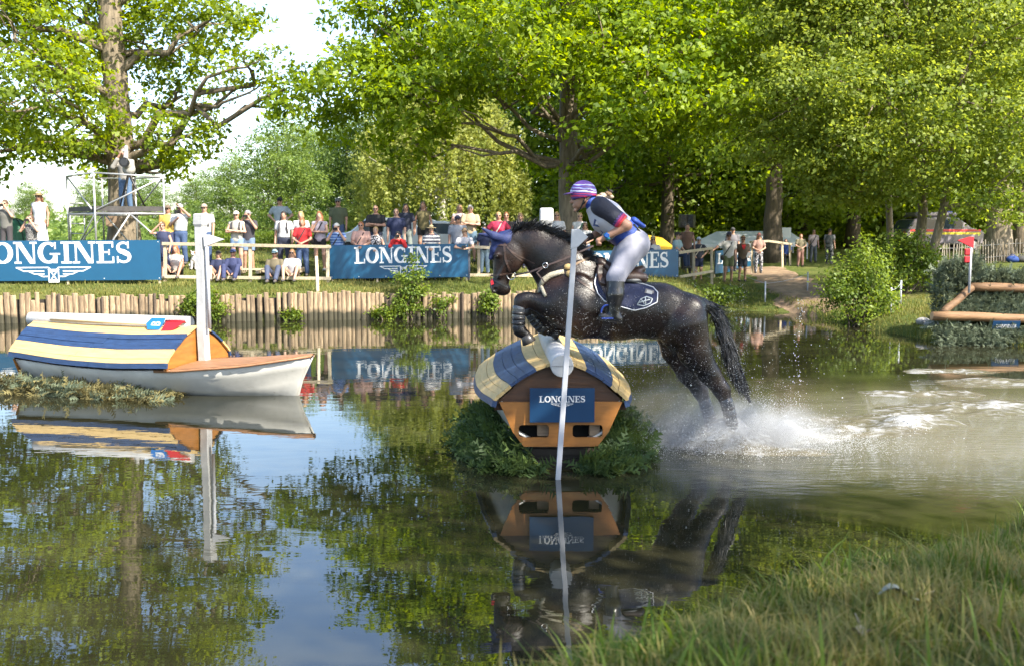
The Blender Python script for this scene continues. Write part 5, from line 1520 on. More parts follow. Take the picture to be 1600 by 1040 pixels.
# breastplate with fleece
bp = bpy.data.objects.new('breastplate', None); link(bp, horse)
S = [surf(x, y, .012) for x, y in [(845, 447), (850, 438), (860, 430), (872, 426), (880, 424)]]
mb = MB(); mb.tube([p for p, n in S], [.024, .032, .032, .030, .024], 9); mb.build('fleece_sleeve', M_FLEECE, bp, hb)
for px, py in ((886, 417), (889, 428)):
    p, n = surf(px, py, .014); mb = MB(); mb.ball(p, (.045, .025, .035)); mb.build('fleece_pad', plain('tan_fleece', (.45, .32, .14), .95, .2, 30, bump=.9, bscale=120), bp, hb)
strap('upper_strap', [(892, 416), (905, 409), (925, 401)], .024, plain('tan_strap', (.16, .10, .055), .6), bp, hb)
strap('lower_strap', [(892, 430), (912, 444), (935, 460), (940, 470)], .022, M_LEATH, bp, hb)
S = [surf(x, y, .010) for x, y in [(846, 447), (849, 456), (852, 462)]]
mb = MB(); mb.tube([p for p, n in S], [.018, .02, .016], 8); mb.build('chest_strap', M_FLEECE, bp, hb)
# saddle cloth with piping, plate and emblem
pad, top, ring = patch('saddle_cloth', [[(930, 428), (965, 438), (1000, 444), (1017, 449)], [(926, 442), (975, 452), (1023, 456)], [(931, 457), (985, 468), (1021, 470)], [(941, 468), (968, 477), (986, 482), (1004, 478)]], M_NAVYC, horse, hb, .010, .012)
mb = MB(); P = [top[i] + Vector((0, -.004, 0)) for i in ring]; mb.tube(P + [P[0]], .006, 5, caps=False); mb.build('piping', plain('white_cord', (.7, .7, .72), .7), pad, hb)
q, n = surf(1010, 457, .026)
mb = MB(); mb.box(q, (.095, .008, .055), Matrix.Rotation(math.radians(14), 3, 'Y')); mb.build('cloth_plate', plain('plate_frame', (.25, .22, .21), .5), pad, hb, bevel=.012)
mb = MB(); mb.box(q + Vector((0, -.006, 0)), (.06, .006, .032), Matrix.Rotation(math.radians(14), 3, 'Y')); mb.build('plate_face', plain('plate_pale', (.60, .56, .52), .5), pad, hb)
# round horse emblem in pale thread
E = [[(990, 474), (996, 466), (1005, 463), (1014, 466)], [(1014, 466), (1011, 472), (1000, 476), (990, 474)], [(996, 466), (1001, 473)], [(1003, 464), (1003, 475)], [(993, 471), (1010, 467)]]
mb = MB()
for L in E:
    S = [surf(x, y, .027) for x, y in L]; mb.tube([p for p, n in S], .006, 5)
mb.build('emblem', plain('pale_thread', (.55, .58, .58), .8), pad, hb)
# saddle
s = SDF(.03)
s.chain([H(938, 410), H(952, 421), H(972, 428), H(992, 427), H(1003, 421)], [R(9), R(9), R(9.5), R(9), R(6)], 1.75)
s.cone(H(960, 432, -.12), H(1003, 434, -.12), R(9), R(8), .9); s.cone(H(960, 432, .12), H(1003, 434, .12), R(9), R(8), .9)
sad = sdf_obj('saddle', s, M_LEATH, horse, hb, res=.0125)
patch('flap', [[(934, 412), (948, 414), (962, 424)], [(930, 425), (948, 432), (968, 440)], [(932, 440), (950, 450), (968, 458)], [(942, 458), (952, 468), (964, 468)]], M_LEATH, sad, hb, .026, .012)
patch('knee_roll', [[(932, 414), (940, 414)], [(929, 428), (940, 430)], [(934, 444), (944, 446)]], M_LEATH, sad, hb, .045, .022, nu=6)
for py in (436, 443):
    S = [surf(x, py + (x - 975) * .03, .05) for x in (972, 985, 998, 1008)]
    mb = MB(); mb.tube([p for p, n in S], [.016, .022, .022, .012], 8); mb.build('panel_roll', plain('grey_leather', (.07, .075, .08), .45) if py > 440 else M_LEATHD, sad, hb)
strap('girth', [(950, 468), (948, 485), (944, 505), (940, 522)], .085, M_LEATHD, sad, hb, .012)
# ================================================================ the rider
rider = thing('person', 'rider in striped purple helmet, white bib and grey breeches crouching on the horse', 'person', H(985, 400))
rb = rider.location.copy()
SKIN = plain('skin', (.33, .18, .12), .55, .12, 14, sheen=.0)
def hand_into(s, wrist, fwd, side, up, L=.09, curl=.7, k=.007):
    """palm, four curled fingers of unequal length and a thumb"""
    wrist = Vector(wrist); fwd = Vector(fwd).normalized(); side = Vector(side).normalized(); up = Vector(up).normalized()
    palm = wrist + fwd * L * .5
    s.cone(wrist, wrist + fwd * L * .9, .026, .032, 1, .012)
    for i, (o, l) in enumerate(((-.030, .072), (-.010, .082), (.010, .078), (.028, .062))):
        a = wrist + fwd * L * .95 + side * o; b = a + (fwd * .55 - up * .8) .normalized() * l * .5; c = b + (-fwd * .75 - up * .45).normalized() * l * .5
        s.chain([wrist + fwd * L * .6 + side * o * .8, a, b, c], [.011, .0105, .0095, .0085], 1, k)
    a = wrist + fwd * L * .35 - side * .034; b = a + (fwd * .8 - side * .35 - up * .3).normalized() * .042; c = b + (fwd * .8 + side * .3 - up * .5).normalized() * .032
    s.chain([a, b, c], [.013, .0115, .0095], 1, k)
near_arm = [H(938, 325, -.19), H(976, 353, -.245), H(943, 371, -.20)]; far_arm = [H(936, 325, .19), H(960, 352, .25), H(924, 370, .10)]
near_leg = [H(986, 386, -.11), H(958, 432, -.30), H(956, 458, -.33), H(954, 484, -.34)]; far_leg = [H(986, 386, .11), H(958, 432, .30), H(956, 458, .33), H(954, 484, .34)]
torso = [H(991, 378), H(969, 360), H(947, 339), H(934, 324)]; t_r = [R(20), R(18.5), R(20), R(14)]
def rider_sdf():
    s = SDF(.035)
    s.chain(torso, t_r, 1.32, .05)
    s.cone(H(931, 322), H(918, 314), R(10), R(8.5), 1, .03)
    s.ell(H(910, 305), (.098, .078, .118), k=.03)
    s.ell(H(905, 318), (.066, .058, .066), k=.03)                          # jaw
    s.cone(H(897, 309), H(892.5, 316), R(1.8), R(2.6), 1, .010)                 # nose
    s.ell(H(896, 321.5), (.015, .025, .008), k=.010); s.ell(H(896.5, 324), (.013, .022, .008), k=.008)    # lips
    s.ell(H(899, 329), (.022, .028, .018), k=.02)                              # chin
    for w in (-1, 1):
        s.ell(H(914, 313, w * .080), (.020, .009, .032), k=.008)             # ears
    for arm in (near_arm, far_arm): s.chain(arm, [R(11), R(7.4), R(5.0)], 1, .02)
    for leg in (near_leg, far_leg): s.chain(leg, [R(22), R(12), R(11.5), R(7)], 1, .04)
    for w in (-1, 1):
        s.chain([H(956, 484, w * .34), H(960, 493, w * .345), H(936, 489, w * .37)], [R(6.5), R(6), R(4)], 1.0, .02)
    return s
RS = rider_sdf()
hand_into(RS, near_arm[2], (-.8, .2, -.42), (0.1, -.9, .25), (-.4, 0, .9))
hand_into(RS, far_arm[2], (-.8, -.1, -.35), (.1, .9, .2), (-.4, 0, .9))
sdf_obj('body', RS, SKIN, rider, rb, res=.0095)
def plane_clip(*pl):
    """keep the side of each plane that its normal points away from"""
    def f(G):
        d = None
        for p, n in pl:
            p = np.array(p); n = np.array(Vector(n).normalized()); e = (G - p) @ n
            d = e if d is None else np.maximum(d, e)
        return d
    return f
# breeches
s = SDF(.04); s.chain([torso[0], H(970, 361)], [R(20), R(19)], 1.32, .05)
for leg in (near_leg, far_leg): s.chain([leg[0], leg[1], leg[1].lerp(leg[2], .30)], [R(22), R(12.5), R(11.2)], 1, .05)
s.ell(H(996, 382, -.08), (R(17), R(15), R(19)), k=.05); s.ell(H(996, 382, .08), (R(17), R(15), R(19)), k=.05)
M_BREECH = plain('grey_white_breeches', (.24, .24, .285), .75, .10, 10, bump=.35, bscale=14)
ax = (torso[1] - torso[0]).normalized()
sdf_obj('breeches', s, M_BREECH, rider, rb, res=.0125, inflate=.006, clip=plane_clip((torso[0] + ax * .125, ax)))
# tall boots
M_BOOT = plain('black_boot', (.010, .010, .011), .28, .3, 10, coat=.2)
for w, leg in ((-1, near_leg), (1, far_leg)):
    s = SDF(.03); s.chain([leg[1] + Vector((0, 0, -.015)), leg[2], leg[3]], [R(13.6), R(12.8), R(8)], 1)
    s.chain([H(955, 482, w * .34), H(960, 494, w * .345), H(935, 490, w * .37)], [R(8), R(7), R(5)], 1)
    bt = sdf_obj('boot', s, M_BOOT, rider, rb, res=.0125, inflate=.004)
    mb = MB(); mb.beam(H(963, 499, w * .345), H(930, 494, w * .37), .085, .022); mb.build('sole', M_BLACK, bt, rb)
# stirrups belong to the saddle
for w in (-1, 1):
    c = H(944, 484, w * .36)
    st = MB(); st.tube([c + Vector((R(9) * math.cos(a) , .0, R(11) * math.sin(a))) for a in np.linspace(-.6, PI + .6, 14)], .010, 6); 
    st.beam(c + Vector((-R(9), 0, -R(8.5))), c + Vector((R(9), 0, -R(8.5))), .10, .018)
    st.build('stirrup', plain('blue_stirrup', (.03, .07, .35), .4), sad, hb)
    a = H(952, 436, w * .27); mb = MB(); mb.ribbon([a, c + Vector((0, 0, R(11)))], [Vector((0, w, 0))] * 2, .026, .005); mb.build('stirrup_leather', M_LEATH, sad, hb)
# blue body protector
M_PROT = plain('protector_blue', (.012, .045, .25), .6, .2, 14, bump=.3)
s = SDF(.04); s.chain(torso, t_r, 1.32, .05)
tx = (torso[3] - torso[0]).normalized()
sdf_obj('body_protector', s, M_PROT, rider, rb, res=.0125, inflate=.024, clip=plane_clip((torso[0] + ax * .070, -ax), (torso[3] + tx * .085, tx)))
mb = MB(); o_ = H(1003, 352); sl = SDF(.02); sl.cone(H(990, 345, 0), H(1006, 354, 0), R(6), R(3), 2.6); sdf_obj('back_flap', sl, M_PROT, rider, rb, res=.0125)
mb = MB(); mb.beam(H(986, 352, -.135), H(997, 366, -.13), .03, .05); mb.build('side_buckle', M_LEATHD, rider, rb, bevel=.004)
# white bib on top
M_BIB = plain('white_bib', (.46, .455, .50), .7, .06, 8, bump=.35, bscale=10)
sdf_obj('bib', s, M_BIB, rider, rb, res=.0125, inflate=.034, clip=plane_clip((torso[0] + tx * .20, -tx), (torso[3] + tx * .070, tx)))
mb = MB(); S_ = s
c = H(931, 349, -.150)
mb.prism([(-.045, -.03), (.03, -.045), (.045, .02), (-.03, .04)], c + Vector((0, -.012, 0)), (1, .25, 0), (0, 0, 1), .006); mb.build('bib_mark', plain('mark_navy', (.02, .04, .12)), rider, rb)
mb = MB(); mb.prism([(-.022, -.013), (.014, -.02), (.022, .008), (-.014, .018)], c + Vector((0, -.0195, 0)), (1, .25, 0), (0, 0, 1), .004); mb.build('bib_mark_inner', M_BIB, rider, rb)
mb = MB(); cc = H(938, 368, -.155); mb.tube([cc + Vector((x, 0, z)) for x, z in [(-.01, .05), (.01, .03), (-.005, .0), (.02, -.02)]], .005, 5); mb.build('bib_tie', plain('mark_navy', (.02, .04, .12)), rider, rb)
# navy shirt sleeves with pink and red cuffs
M_SHIRT = plain('navy_shirt', (.014, .016, .030), .7, .3, 12, bump=.3)
for nm, arm in (('near', near_arm), ('far', far_arm)):
    e = arm[0].lerp(arm[1], .70)
    s2 = SDF(.02); s2.cone(arm[0] - (arm[1] - arm[0]) * .06, e, R(14.5), R(11.5)); d = (arm[1] - arm[0]).normalized()
    sl = sdf_obj('sleeve', s2, M_SHIRT, rider, rb, res=.0115, inflate=.006, clip=plane_clip((e, d)))
    mb = MB(); mb.tube([e - d * .005, e + d * .022], [R(12.6), R(12.2)], 16); mb.build('cuff_pink', plain('cuff_pink', (.45, .03, .12), .7), sl, rb)
    mb = MB(); mb.tube([e + d * .022, e + d * .042], [R(12.0), R(11.6)], 16); mb.build('cuff_red', plain('cuff_red', (.6, .05, .05), .7), sl, rb)
    mb = MB(); mb.tube([e - d * .03, e - d * .005], [R(12.9), R(12.6)], 16); mb.build('cuff_purple', plain('cuff_purple', (.08, .04, .16), .7), sl, rb)
# collar
s3 = SDF(.02); s3.cone(H(934, 324), H(923, 317), R(13.5), R(11)); sdf_obj('collar', s3, M_PROT, rider, rb, res=.0115)
# gloves: dark, on the far hand and wrist
s4 = SDF(.01); s4.cone(far_arm[2], far_arm[2] + Vector((-.09, -.02, -.035)), .040, .040); sdf_obj('glove', s4, plain('glove', (.03, .022, .02), .7), rider, rb, res=.01)
# watch
d = (near_arm[2] - near_arm[1]).normalized(); c = near_arm[2] - d * .02
mb = MB(); mb.tube([c - d * .022, c + d * .022], [R(6.0), R(5.8)], 14); wt = mb.build('watch_band', plain('watch_teal', (.02, .17, .24), .5), rider, rb)
mb = MB(); mb.box(c + Vector((-.005, -R(6.2), .01)), (.05, .016, .05), Matrix.Rotation(.5, 3, 'Y')); mb.build('watch_face', plain('watch_blue', (.01, .06, .25), .2), wt, rb, bevel=.008)
# belt
d = ax; c = torso[0] + d * .085
s5 = SDF(.04); s5.chain(torso[:2], t_r[:2], 1.32, .05)
sdf_obj('belt', s5, plain('belt_leather', (.07, .026, .013), .45), rider, rb, res=.0125, inflate=.017, clip=plane_clip((c + d * .015, d), (c - d * .015, -d)))
# helmet: striped cover, peak, chin strap
def helmet_mat():
    m, nt, p = newmat('striped_silk')
    tc = node(nt, 'ShaderNodeTexCoord'); sp = node(nt, 'ShaderNodeSeparateXYZ'); nt.links.new(tc.outputs['Object'], sp.inputs[0])
    nz = node(nt, 'ShaderNodeTexNoise', Scale=7.0, Detail=2.0); mpv = node(nt, 'ShaderNodeMapping'); mpv.inputs['Scale'].default_value = (1, 1, 5)
    nt.links.new(tc.outputs['Object'], mpv.inputs['Vector']); nt.links.new(mpv.outputs['Vector'], nz.inputs['Vector'])
    z0 = H(911, 309).z - rb.z
    a = node(nt, 'ShaderNodeMath', operation='MULTIPLY_ADD'); a.inputs[1].default_value = 1 / .19; a.inputs[2].default_value = -z0 / .19
    b = node(nt, 'ShaderNodeMath', operation='MULTIPLY_ADD'); b.inputs[1].default_value = .22; 
    c2 = node(nt, 'ShaderNodeMath', operation='MULTIPLY_ADD'); c2.inputs[1].default_value = .35; 
    nt.links.new(sp.outputs['Z'], a.inputs[0]); nt.links.new(nz.outputs['Fac'], b.inputs[0]); nt.links.new(a.outputs[0], b.inputs[2])
    nt.links.new(sp.outputs['X'], c2.inputs[0]); nt.links.new(b.outputs[0], c2.inputs[2])
    P = (.085, .035, .19); Wt = (.55, .56, .72); Rd = (.5, .03, .10); Bl = (.12, .18, .5)
    st = [(.02, P), (.16, P), (.17, Rd), (.23, Rd), (.24, P), (.29, P), (.30, Rd), (.34, Rd), (.35, P), (.44, P), (.45, Wt), (.52, Wt), (.53, P), (.60, P), (.61, Wt), (.64, Bl), (.68, P), (.78, P), (.79, Bl), (.85, Wt), (.87, P)]
    r = ramp(nt, st); r.color_ramp.interpolation = 'LINEAR'
    sub = node(nt, 'ShaderNodeMath', operation='SUBTRACT'); sub.inputs[1].default_value = -.22
    nt.links.new(c2.outputs[0], sub.inputs[0]); nt.links.new(sub.outputs[0], r.inputs['Fac']); nt.links.new(r.outputs['Color'], p.inputs['Base Color']); p.inputs['Roughness'].default_value = .5
    return m
s6 = SDF(.02); s6.ell(H(911.5, 302), (.142, .118, .135))
hel = sdf_obj('helmet', s6, helmet_mat(), rider, rb, res=.009, clip=plane_clip((H(912, 309.5), Vector((.18, 0, -1)))))
s7 = SDF(.012); s7.ell(H(889, 303), (.062, .095, .012), Matrix.Rotation(math.radians(-10), 3, 'Y')); sdf_obj('peak', s7, plain('peak_purple', (.05, .02, .12), .5), hel, rb, res=.007)
mb = MB(); mb.tube([H(914, 308, -.088), H(910, 318, -.078), H(906, 327, -.058), H(902, 331, -.02)], .007, 6); mb.tube([H(918, 309, -.088), H(911, 320, -.078)], .006, 6); mb.build('chin_strap', M_LEATHD, hel, rb)
# sunglasses
mb = MB(); mb.ball(H(897.5, 310, -.038), (.020, .034, .022)); mb.ball(H(897.5, 310, .038), (.020, .034, .022)); mb.build('sunglasses', plain('blue_lens', (.01, .05, .16), .08, .1), rider, rb)
mb = MB(); mb.tube([H(899, 308.5, -.068), H(912, 309, -.088)], .006, 6); mb.build('temple_arm', M_LEATHD, rider, rb)
# plaited hair knot behind the helmet
for k, (px, py, r_, col) in enumerate([(931, 312, 6, (.42, .26, .12)), (937, 309, 7, (.50, .33, .17)), (943, 306, 7, (.62, .46, .30)), (948, 309, 6.5, (.045, .03, .024)), (951, 303, 6, (.30, .18, .09)), (955, 307, 4.5, (.62, .46, .30)), (954, 299, 4, (.05, .035, .03))]):
    q = H(px, py); mb = MB(); mb.ball(q, (R(r_), R(r_ * .9), R(r_ * .62)), M=Matrix.Rotation(math.radians(22), 3, 'Y')); mb.build('hair_knot', plain('hair_%d' % k, col, .6, .35, 40, stretch=(1, 1, 6), bump=.4), rider, rb)
# ================================================================ the spectators
SK1 = plain('skin_light', (.42, .245, .17), .55, .1, 14); SK2 = plain('skin_tan', (.34, .185, .125), .55, .1, 14)
CLOTH = {}
def cloth(col, var=.12):
    col = tuple(c * .78 for c in col); k = tuple(round(c, 3) for c in col)
    if k not in CLOTH: CLOTH[k] = plain('cloth_%d' % len(CLOTH), col, .85, var, 9, bump=.3, bscale=18)
    return CLOTH[k]
def striped(col, col2, scale=38):
    m, nt, p = newmat('striped_cloth'); tc = node(nt, 'ShaderNodeTexCoord'); wv = node(nt, 'ShaderNodeTexWave', Scale=scale / 10, bands_direction='Z'); nt.links.new(tc.outputs['Object'], wv.inputs['Vector'])
    r = ramp(nt, [(.45, col), (.55, col2)]); nt.links.new(wv.outputs['Fac'], r.inputs['Fac']); nt.links.new(r.outputs['Color'], p.inputs['Base Color']); p.inputs['Roughness'].default_value = .85
    return m
def spotted(col, col2, scale=24):
    m, nt, p = newmat('patterned_cloth'); tc = node(nt, 'ShaderNodeTexCoord'); wv = node(nt, 'ShaderNodeTexNoise', Scale=scale, Detail=1.0); nt.links.new(tc.outputs['Object'], wv.inputs['Vector'])
    r = ramp(nt, [(.50, col), (.56, col2)]); nt.links.new(wv.outputs['Fac'], r.inputs['Fac']); nt.links.new(r.outputs['Color'], p.inputs['Base Color']); p.inputs['Roughness'].default_value = .85
    return m
WHITE = (.62, .62, .62); NAVY = (.02, .028, .075); BLACK = (.014, .014, .016); JEANS = (.055, .095, .20); LJEANS = (.20, .30, .44); KHAKI = (.13, .125, .06); RED = (.50, .02, .025)
BLOND = (.36, .23, .10); BROWNH = (.08, .045, .025); DARKH = (.02, .014, .011); GREYH = (.34, .33, .32); REDH = (.27, .10, .035)
ARMS = {   # elbow, wrist for the side s (+1 / -1)
    'down': lambda s: ((.25 * s, .02, 1.14), (.255 * s, -.06, .89)),
    'hips': lambda s: ((.38 * s, .07, 1.19), (.19 * s, -.05, 1.02)),
    'crossed': lambda s: ((.27 * s, -.10, 1.15), (-.10 * s, -.23 - .02 * s, 1.17 + .02 * s)),
    'camera': lambda s: ((.27 * s, -.17, 1.24), (.075 * s, -.21, 1.55)),
    'front': lambda s: ((.27 * s, -.05, 1.13), (.06 * s, -.24, 1.02)),
    'chin': lambda s: ((.24 * s, -.12, 1.15), (-.12, -.22, 1.16)) if s > 0 else ((-.23, -.14, 1.16), (-.03, -.18, 1.47)),
    'shade': lambda s: ((.26 * s, .0, 1.14), (.24 * s, -.12, .92)) if s > 0 else ((-.33, -.16, 1.42), (-.07, -.16, 1.67)),
    'brow': lambda s: ((.30, -.12, 1.42), (.06, -.16, 1.66)) if s > 0 else ((-.26, -.1, 1.15), (-.04, -.24, 1.30)),
    'lean': lambda s: ((.30 * s, -.30, 1.14), (.08 * s, -.50, 1.10)),
    'out': lambda s: ((.24, .0, 1.13), (.22, -.12, .92)) if s > 0 else ((-.42, -.05, 1.25), (-.62, -.12, 1.10)),
    'paper': lambda s: ((.25 * s, .02, 1.14), (.20 * s, -.22, 1.0)) if s > 0 else ((-.25, .02, 1.14), (-.255, -.04, .89)),
    'lap': lambda s: ((.25 * s, -.10, 1.15), (.10 * s, -.32, 1.02)),
}
NP = 0
def person(px, py, d, label, pose='down', Hh=1.74, top=None, topkind='tee', bot=None, botkind='trousers', hair=BROWNH, hairlen='short', hat=None, hatcol=WHITE, glasses=True, turn=0.0,
           sit=None, female=False, skin=None, extra=(), shoes=None, belt=None, rng_d=None, zbase=None):
    """px, py: where the top of the head is seen"""
    global NP; NP += 1
    sitting = sit is not None
    drop = {'ground': .78, 'seat': .45, None: 0.0}[sit]
    k = Hh / 1.75; tall = (1.75 - drop) * k + (.03 if hat else 0)
    lo, hi = rng_d or (max(28.7, d - 2.5), d + 3.5)
    if zbase is None:
        D = np.linspace(lo, hi, 40); best = min(D, key=lambda q: abs(at(px, py, q).z - tall - land1(at(px, py, q).x, q)) + .02 * abs(q - d))
        P = at(px, py, best); z = land1(P.x, best); sc = np.clip((P.z - z) / tall, .90, 1.10)
    else:
        P = at(px, py, d); z = zbase; sc = np.clip((P.z - z) / tall, .88, 1.12)
    root = thing('person', label, 'person', (P.x, P.y, z), turn, 'spectators')
    f = k * sc; root.scale = (f, f, f)
    sk = skin or (SK1 if NP % 2 else SK2)
    dz = -drop; wsh = .175 if female else .195; lean = -.14 if pose == 'lean' else (-.06 if sitting else 0)
    V = lambda x, y, z: Vector((x, y, z + dz))
    TR = [(V(0, 0, .93), .165), (V(0, lean * .3, 1.08), .135 if female else .15), (V(0, lean * .8, 1.28), .165 if female else .185), (V(0, lean, 1.42), .12)]
    arms = []
    for s in (-1, 1):
        e, w = ARMS[pose](s); arms.append([V(wsh * s, lean, 1.41), V(e[0], e[1] + lean, e[2]), V(w[0], w[1] + lean, w[2])])
    legs = []
    for s in (-1, 1):
        if sit == 'ground':
            sp = .12 + .05 * (NP % 3)
            legs.append([Vector((.09 * s, 0, .14)), Vector(((sp + .05) * s, -.38, .44)), Vector((sp * s, -.60, .09))])
        elif sit == 'seat': legs.append([Vector((.09 * s, 0, .48)), Vector((.11 * s, -.42, .50)), Vector((.11 * s, -.46, .09))])
        else: legs.append([V(.09 * s, 0, .90), V((.10 + .01 * (NP % 3)) * s, -.03, .49), V(.12 * s, .02, .09)])
    s = SDF(.035)
    s.chain([a for a, b in TR], [b for a, b in TR], .68, .05)
    s.cone(V(0, lean, 1.42), V(0, lean - .02, 1.55), .058, .052, 1, .03)
    hc = V(0, lean - .02, 1.635)
    s.ell(hc, (.076, .094, .115), k=.02); s.ell(hc + Vector((0, -.02, -.06)), (.058, .066, .058), k=.02)
    s.cone(hc + Vector((0, -.088, .0)), hc + Vector((0, -.108, -.03)), .010, .014, 1, .012)
    for q in (-1, 1): s.ell(hc + Vector((.078 * q, .005, -.01)), (.012, .022, .030), k=.01)
    for a in arms:
        s.chain(a, [.056, .043, .031] if not female else [.048, .038, .028], 1, .025)
        dd = (a[2] - a[1]).normalized(); s.cone(a[2], a[2] + dd * .085, .030, .034, .8, .015); s.cone(a[2] + dd * .09, a[2] + dd * .155, .026, .017, .8, .012); s.cone(a[2] + dd * .04, a[2] + dd * .09 + Vector((0, -.035, .02)), .016, .012, 1, .01)
    for l in legs:
        s.chain(l, [.085, .058, .040], 1, .035); s.cone(l[2] + Vector((0, .03, -.045)), l[2] + Vector((0, -.14, -.055)), .040, .034, 1, .02)
    sdf_obj('body', s, sk, root, res=.021)
    # clothes
    topm = top if isinstance(top, bpy.types.Material) else cloth(top or WHITE)
    hem = .86 if topkind not in ('tucked', 'dress') else .98
    t = SDF(.04); t.chain([a for a, b in TR], [b for a, b in TR], .70, .05)
    frac = {'tee': .58, 'tucked': .58, 'shirt': .62, 'long': 1.7, 'tank': .10, 'dress': .10}[topkind]
    for a in arms:
        if frac > 1: t.chain([a[0], a[1], a[1].lerp(a[2], frac - 1)], [.066, .054, .044], 1, .03)
        else: t.cone(a[0], a[0].lerp(a[1], frac), .066 if frac > .2 else .05, .060 if frac > .2 else .045, 1, .03)
    zh = hem + dz; cut = plane_clip(((0, 0, zh), (0, 0, -1)), ((0, lean - .0, 1.465 + dz), (0, .25, 1)))
    sdf_obj('top', t, topm, root, res=.021, inflate=.014, clip=cut)
    if botkind == 'dress' or topkind == 'dress':
        b = SDF(.05); b.cone(TR[0][0] + Vector((0, 0, .12)), Vector((0, 0, .25 if not sitting else .1)), .155, .24, .8)
        sdf_obj('skirt', b, topm, root, res=.022, clip=plane_clip(((0, 0, .30), (0, 0, -1))))
    else:
        bm = bot if isinstance(bot, bpy.types.Material) else cloth(bot or JEANS)
        b = SDF(.04); b.chain([TR[0][0] + Vector((0, 0, .05)), TR[0][0]], [.15, .168], .70, .05)
        n = {'trousers': 1.93, 'shorts': .78, 'short': .48}[botkind]
        ends = []
        for l in legs:
            if n > 1: b.chain([l[0], l[1], l[1].lerp(l[2], n - 1)], [.092, .070, .058], 1, .03)
            else:
                e = l[0].lerp(l[1], n); b.cone(l[0], e, .095, .085, 1, .03); ends.append((e, (l[1] - l[0])))
        sdf_obj('bottoms', b, bm, root, res=.021, inflate=.010, clip=None if n > 1 else plane_clip(*[(ends[0][0], ends[0][1])]))
        if belt:
            mb = MB(); mb.tube([TR[0][0] + Vector((0, 0, .055)), TR[0][0] + Vector((0, 0, .09))], [.172, .170], 16)
            for v in mb.v: v.y *= .72
            mb.build('belt', cloth(belt), root)
    for l in legs:
        q = SDF(.02); q.cone(l[2] + Vector((0, .04, -.045)), l[2] + Vector((0, -.15, -.055)), .046, .040); sdf_obj('shoe', q, cloth(shoes or (.10, .09, .085)), root, res=.024)
    # hair and hat
    hm = plain('hair_' + '%02d%02d' % (int(hair[0] * 99), int(hair[2] * 99)), hair, .5, .3, 30, bump=.4)
    if hairlen != 'bald':
        h = SDF(.02); h.ell(hc + Vector((0, .012, .022)), (.088, .100, .112))
        if hairlen == 'long':
            for q in (-1, 0, 1): h.chain([hc + Vector((.055 * q, .05, -.02)), hc + Vector((.085 * q, .04 - .02 * abs(q), -.16)), hc + Vector((.095 * q, .02 - .05 * abs(q), -.30))], [.05, .045, .02], .8)
        elif hairlen == 'bob': h.ell(hc + Vector((0, .02, -.04)), (.105, .09, .10))
        elif hairlen == 'tail': h.chain([hc + Vector((0, .10, .02)), hc + Vector((.02, .13, -.15))], [.03, .02])
        c0 = np.array(hc)
        def face(G, c0=c0):
            x = G[..., 0] - c0[0]; y = G[..., 1] - c0[1]; zz = G[..., 2] - c0[2]
            e = np.sqrt((x / .068) ** 2 + (zz + .045) ** 2 / .115 ** 2) - 1
            return np.minimum(-e * .06, -(y + .015))
        sdf_obj('hair', h, hm, root, res=.018, clip=face)
    if hat == 'cap':
        c = SDF(.01); c.ell(hc + Vector((0, .01, .035)), (.094, .108, .105)); hm_ = cloth(hatcol)
        o = sdf_obj('cap', c, hm_, root, res=.018, clip=plane_clip((hc + Vector((0, 0, .035)), (0, -.05, -1))))
        mb = MB(); mb.ball(hc + Vector((0, -.12, .038)), (.075, .085, .010)); mb.build('cap_peak', hm_, o)
    elif hat in ('straw', 'brim'):
        m_ = plain('straw', (.52, .40, .21), .85, .2, 40, bump=.5) if hat == 'straw' else cloth(hatcol)
        c = SDF(.01); c.ell(hc + Vector((0, .01, .05)), (.092, .105, .12)); o = sdf_obj('hat', c, m_, root, res=.018, clip=plane_clip((hc + Vector((0, 0, .06)), (0, 0, -1))))
        mb = MB(); mb.tube([hc + Vector((0, .0, .052)), hc + Vector((0, 0, .060)), hc + Vector((0, 0, .068))], [.185, .182, .10], 20); mb.build('hat_brim', m_, o)
        mb = MB(); mb.tube([hc + Vector((0, .01, .066)), hc + Vector((0, .01, .095))], [.104, .102], 18); mb.build('hat_band', cloth((.05, .04, .04)), o)
    if glasses:
        mb = MB()
        for q in (-1, 1): mb.ball(hc + Vector((.033 * q, -.084, .008)), (.030, .016, .021), nu=8, nv=5)
        mb.beam(hc + Vector((-.075, -.055, .014)), hc + Vector((.075, -.055, .014)), .012, .012)
        mb.build('sunglasses', M_BLACK, root)
    else:
        for q in (-1, 1): mb = MB(); mb.ball(hc + Vector((.032 * q, -.083, .010)), .011, nu=6, nv=4); mb.build('eye', M_BLACK, root)
    mb = MB(); mb.ball(hc + Vector((0, -.086, -.060)), (.024, .010, .007), nu=8, nv=4); mb.build('mouth', plain('lips', (.38, .13, .11), .5), root)
    # things carried or worn
    wr = [a[2] for a in arms]; mid = (wr[0] + wr[1]) / 2
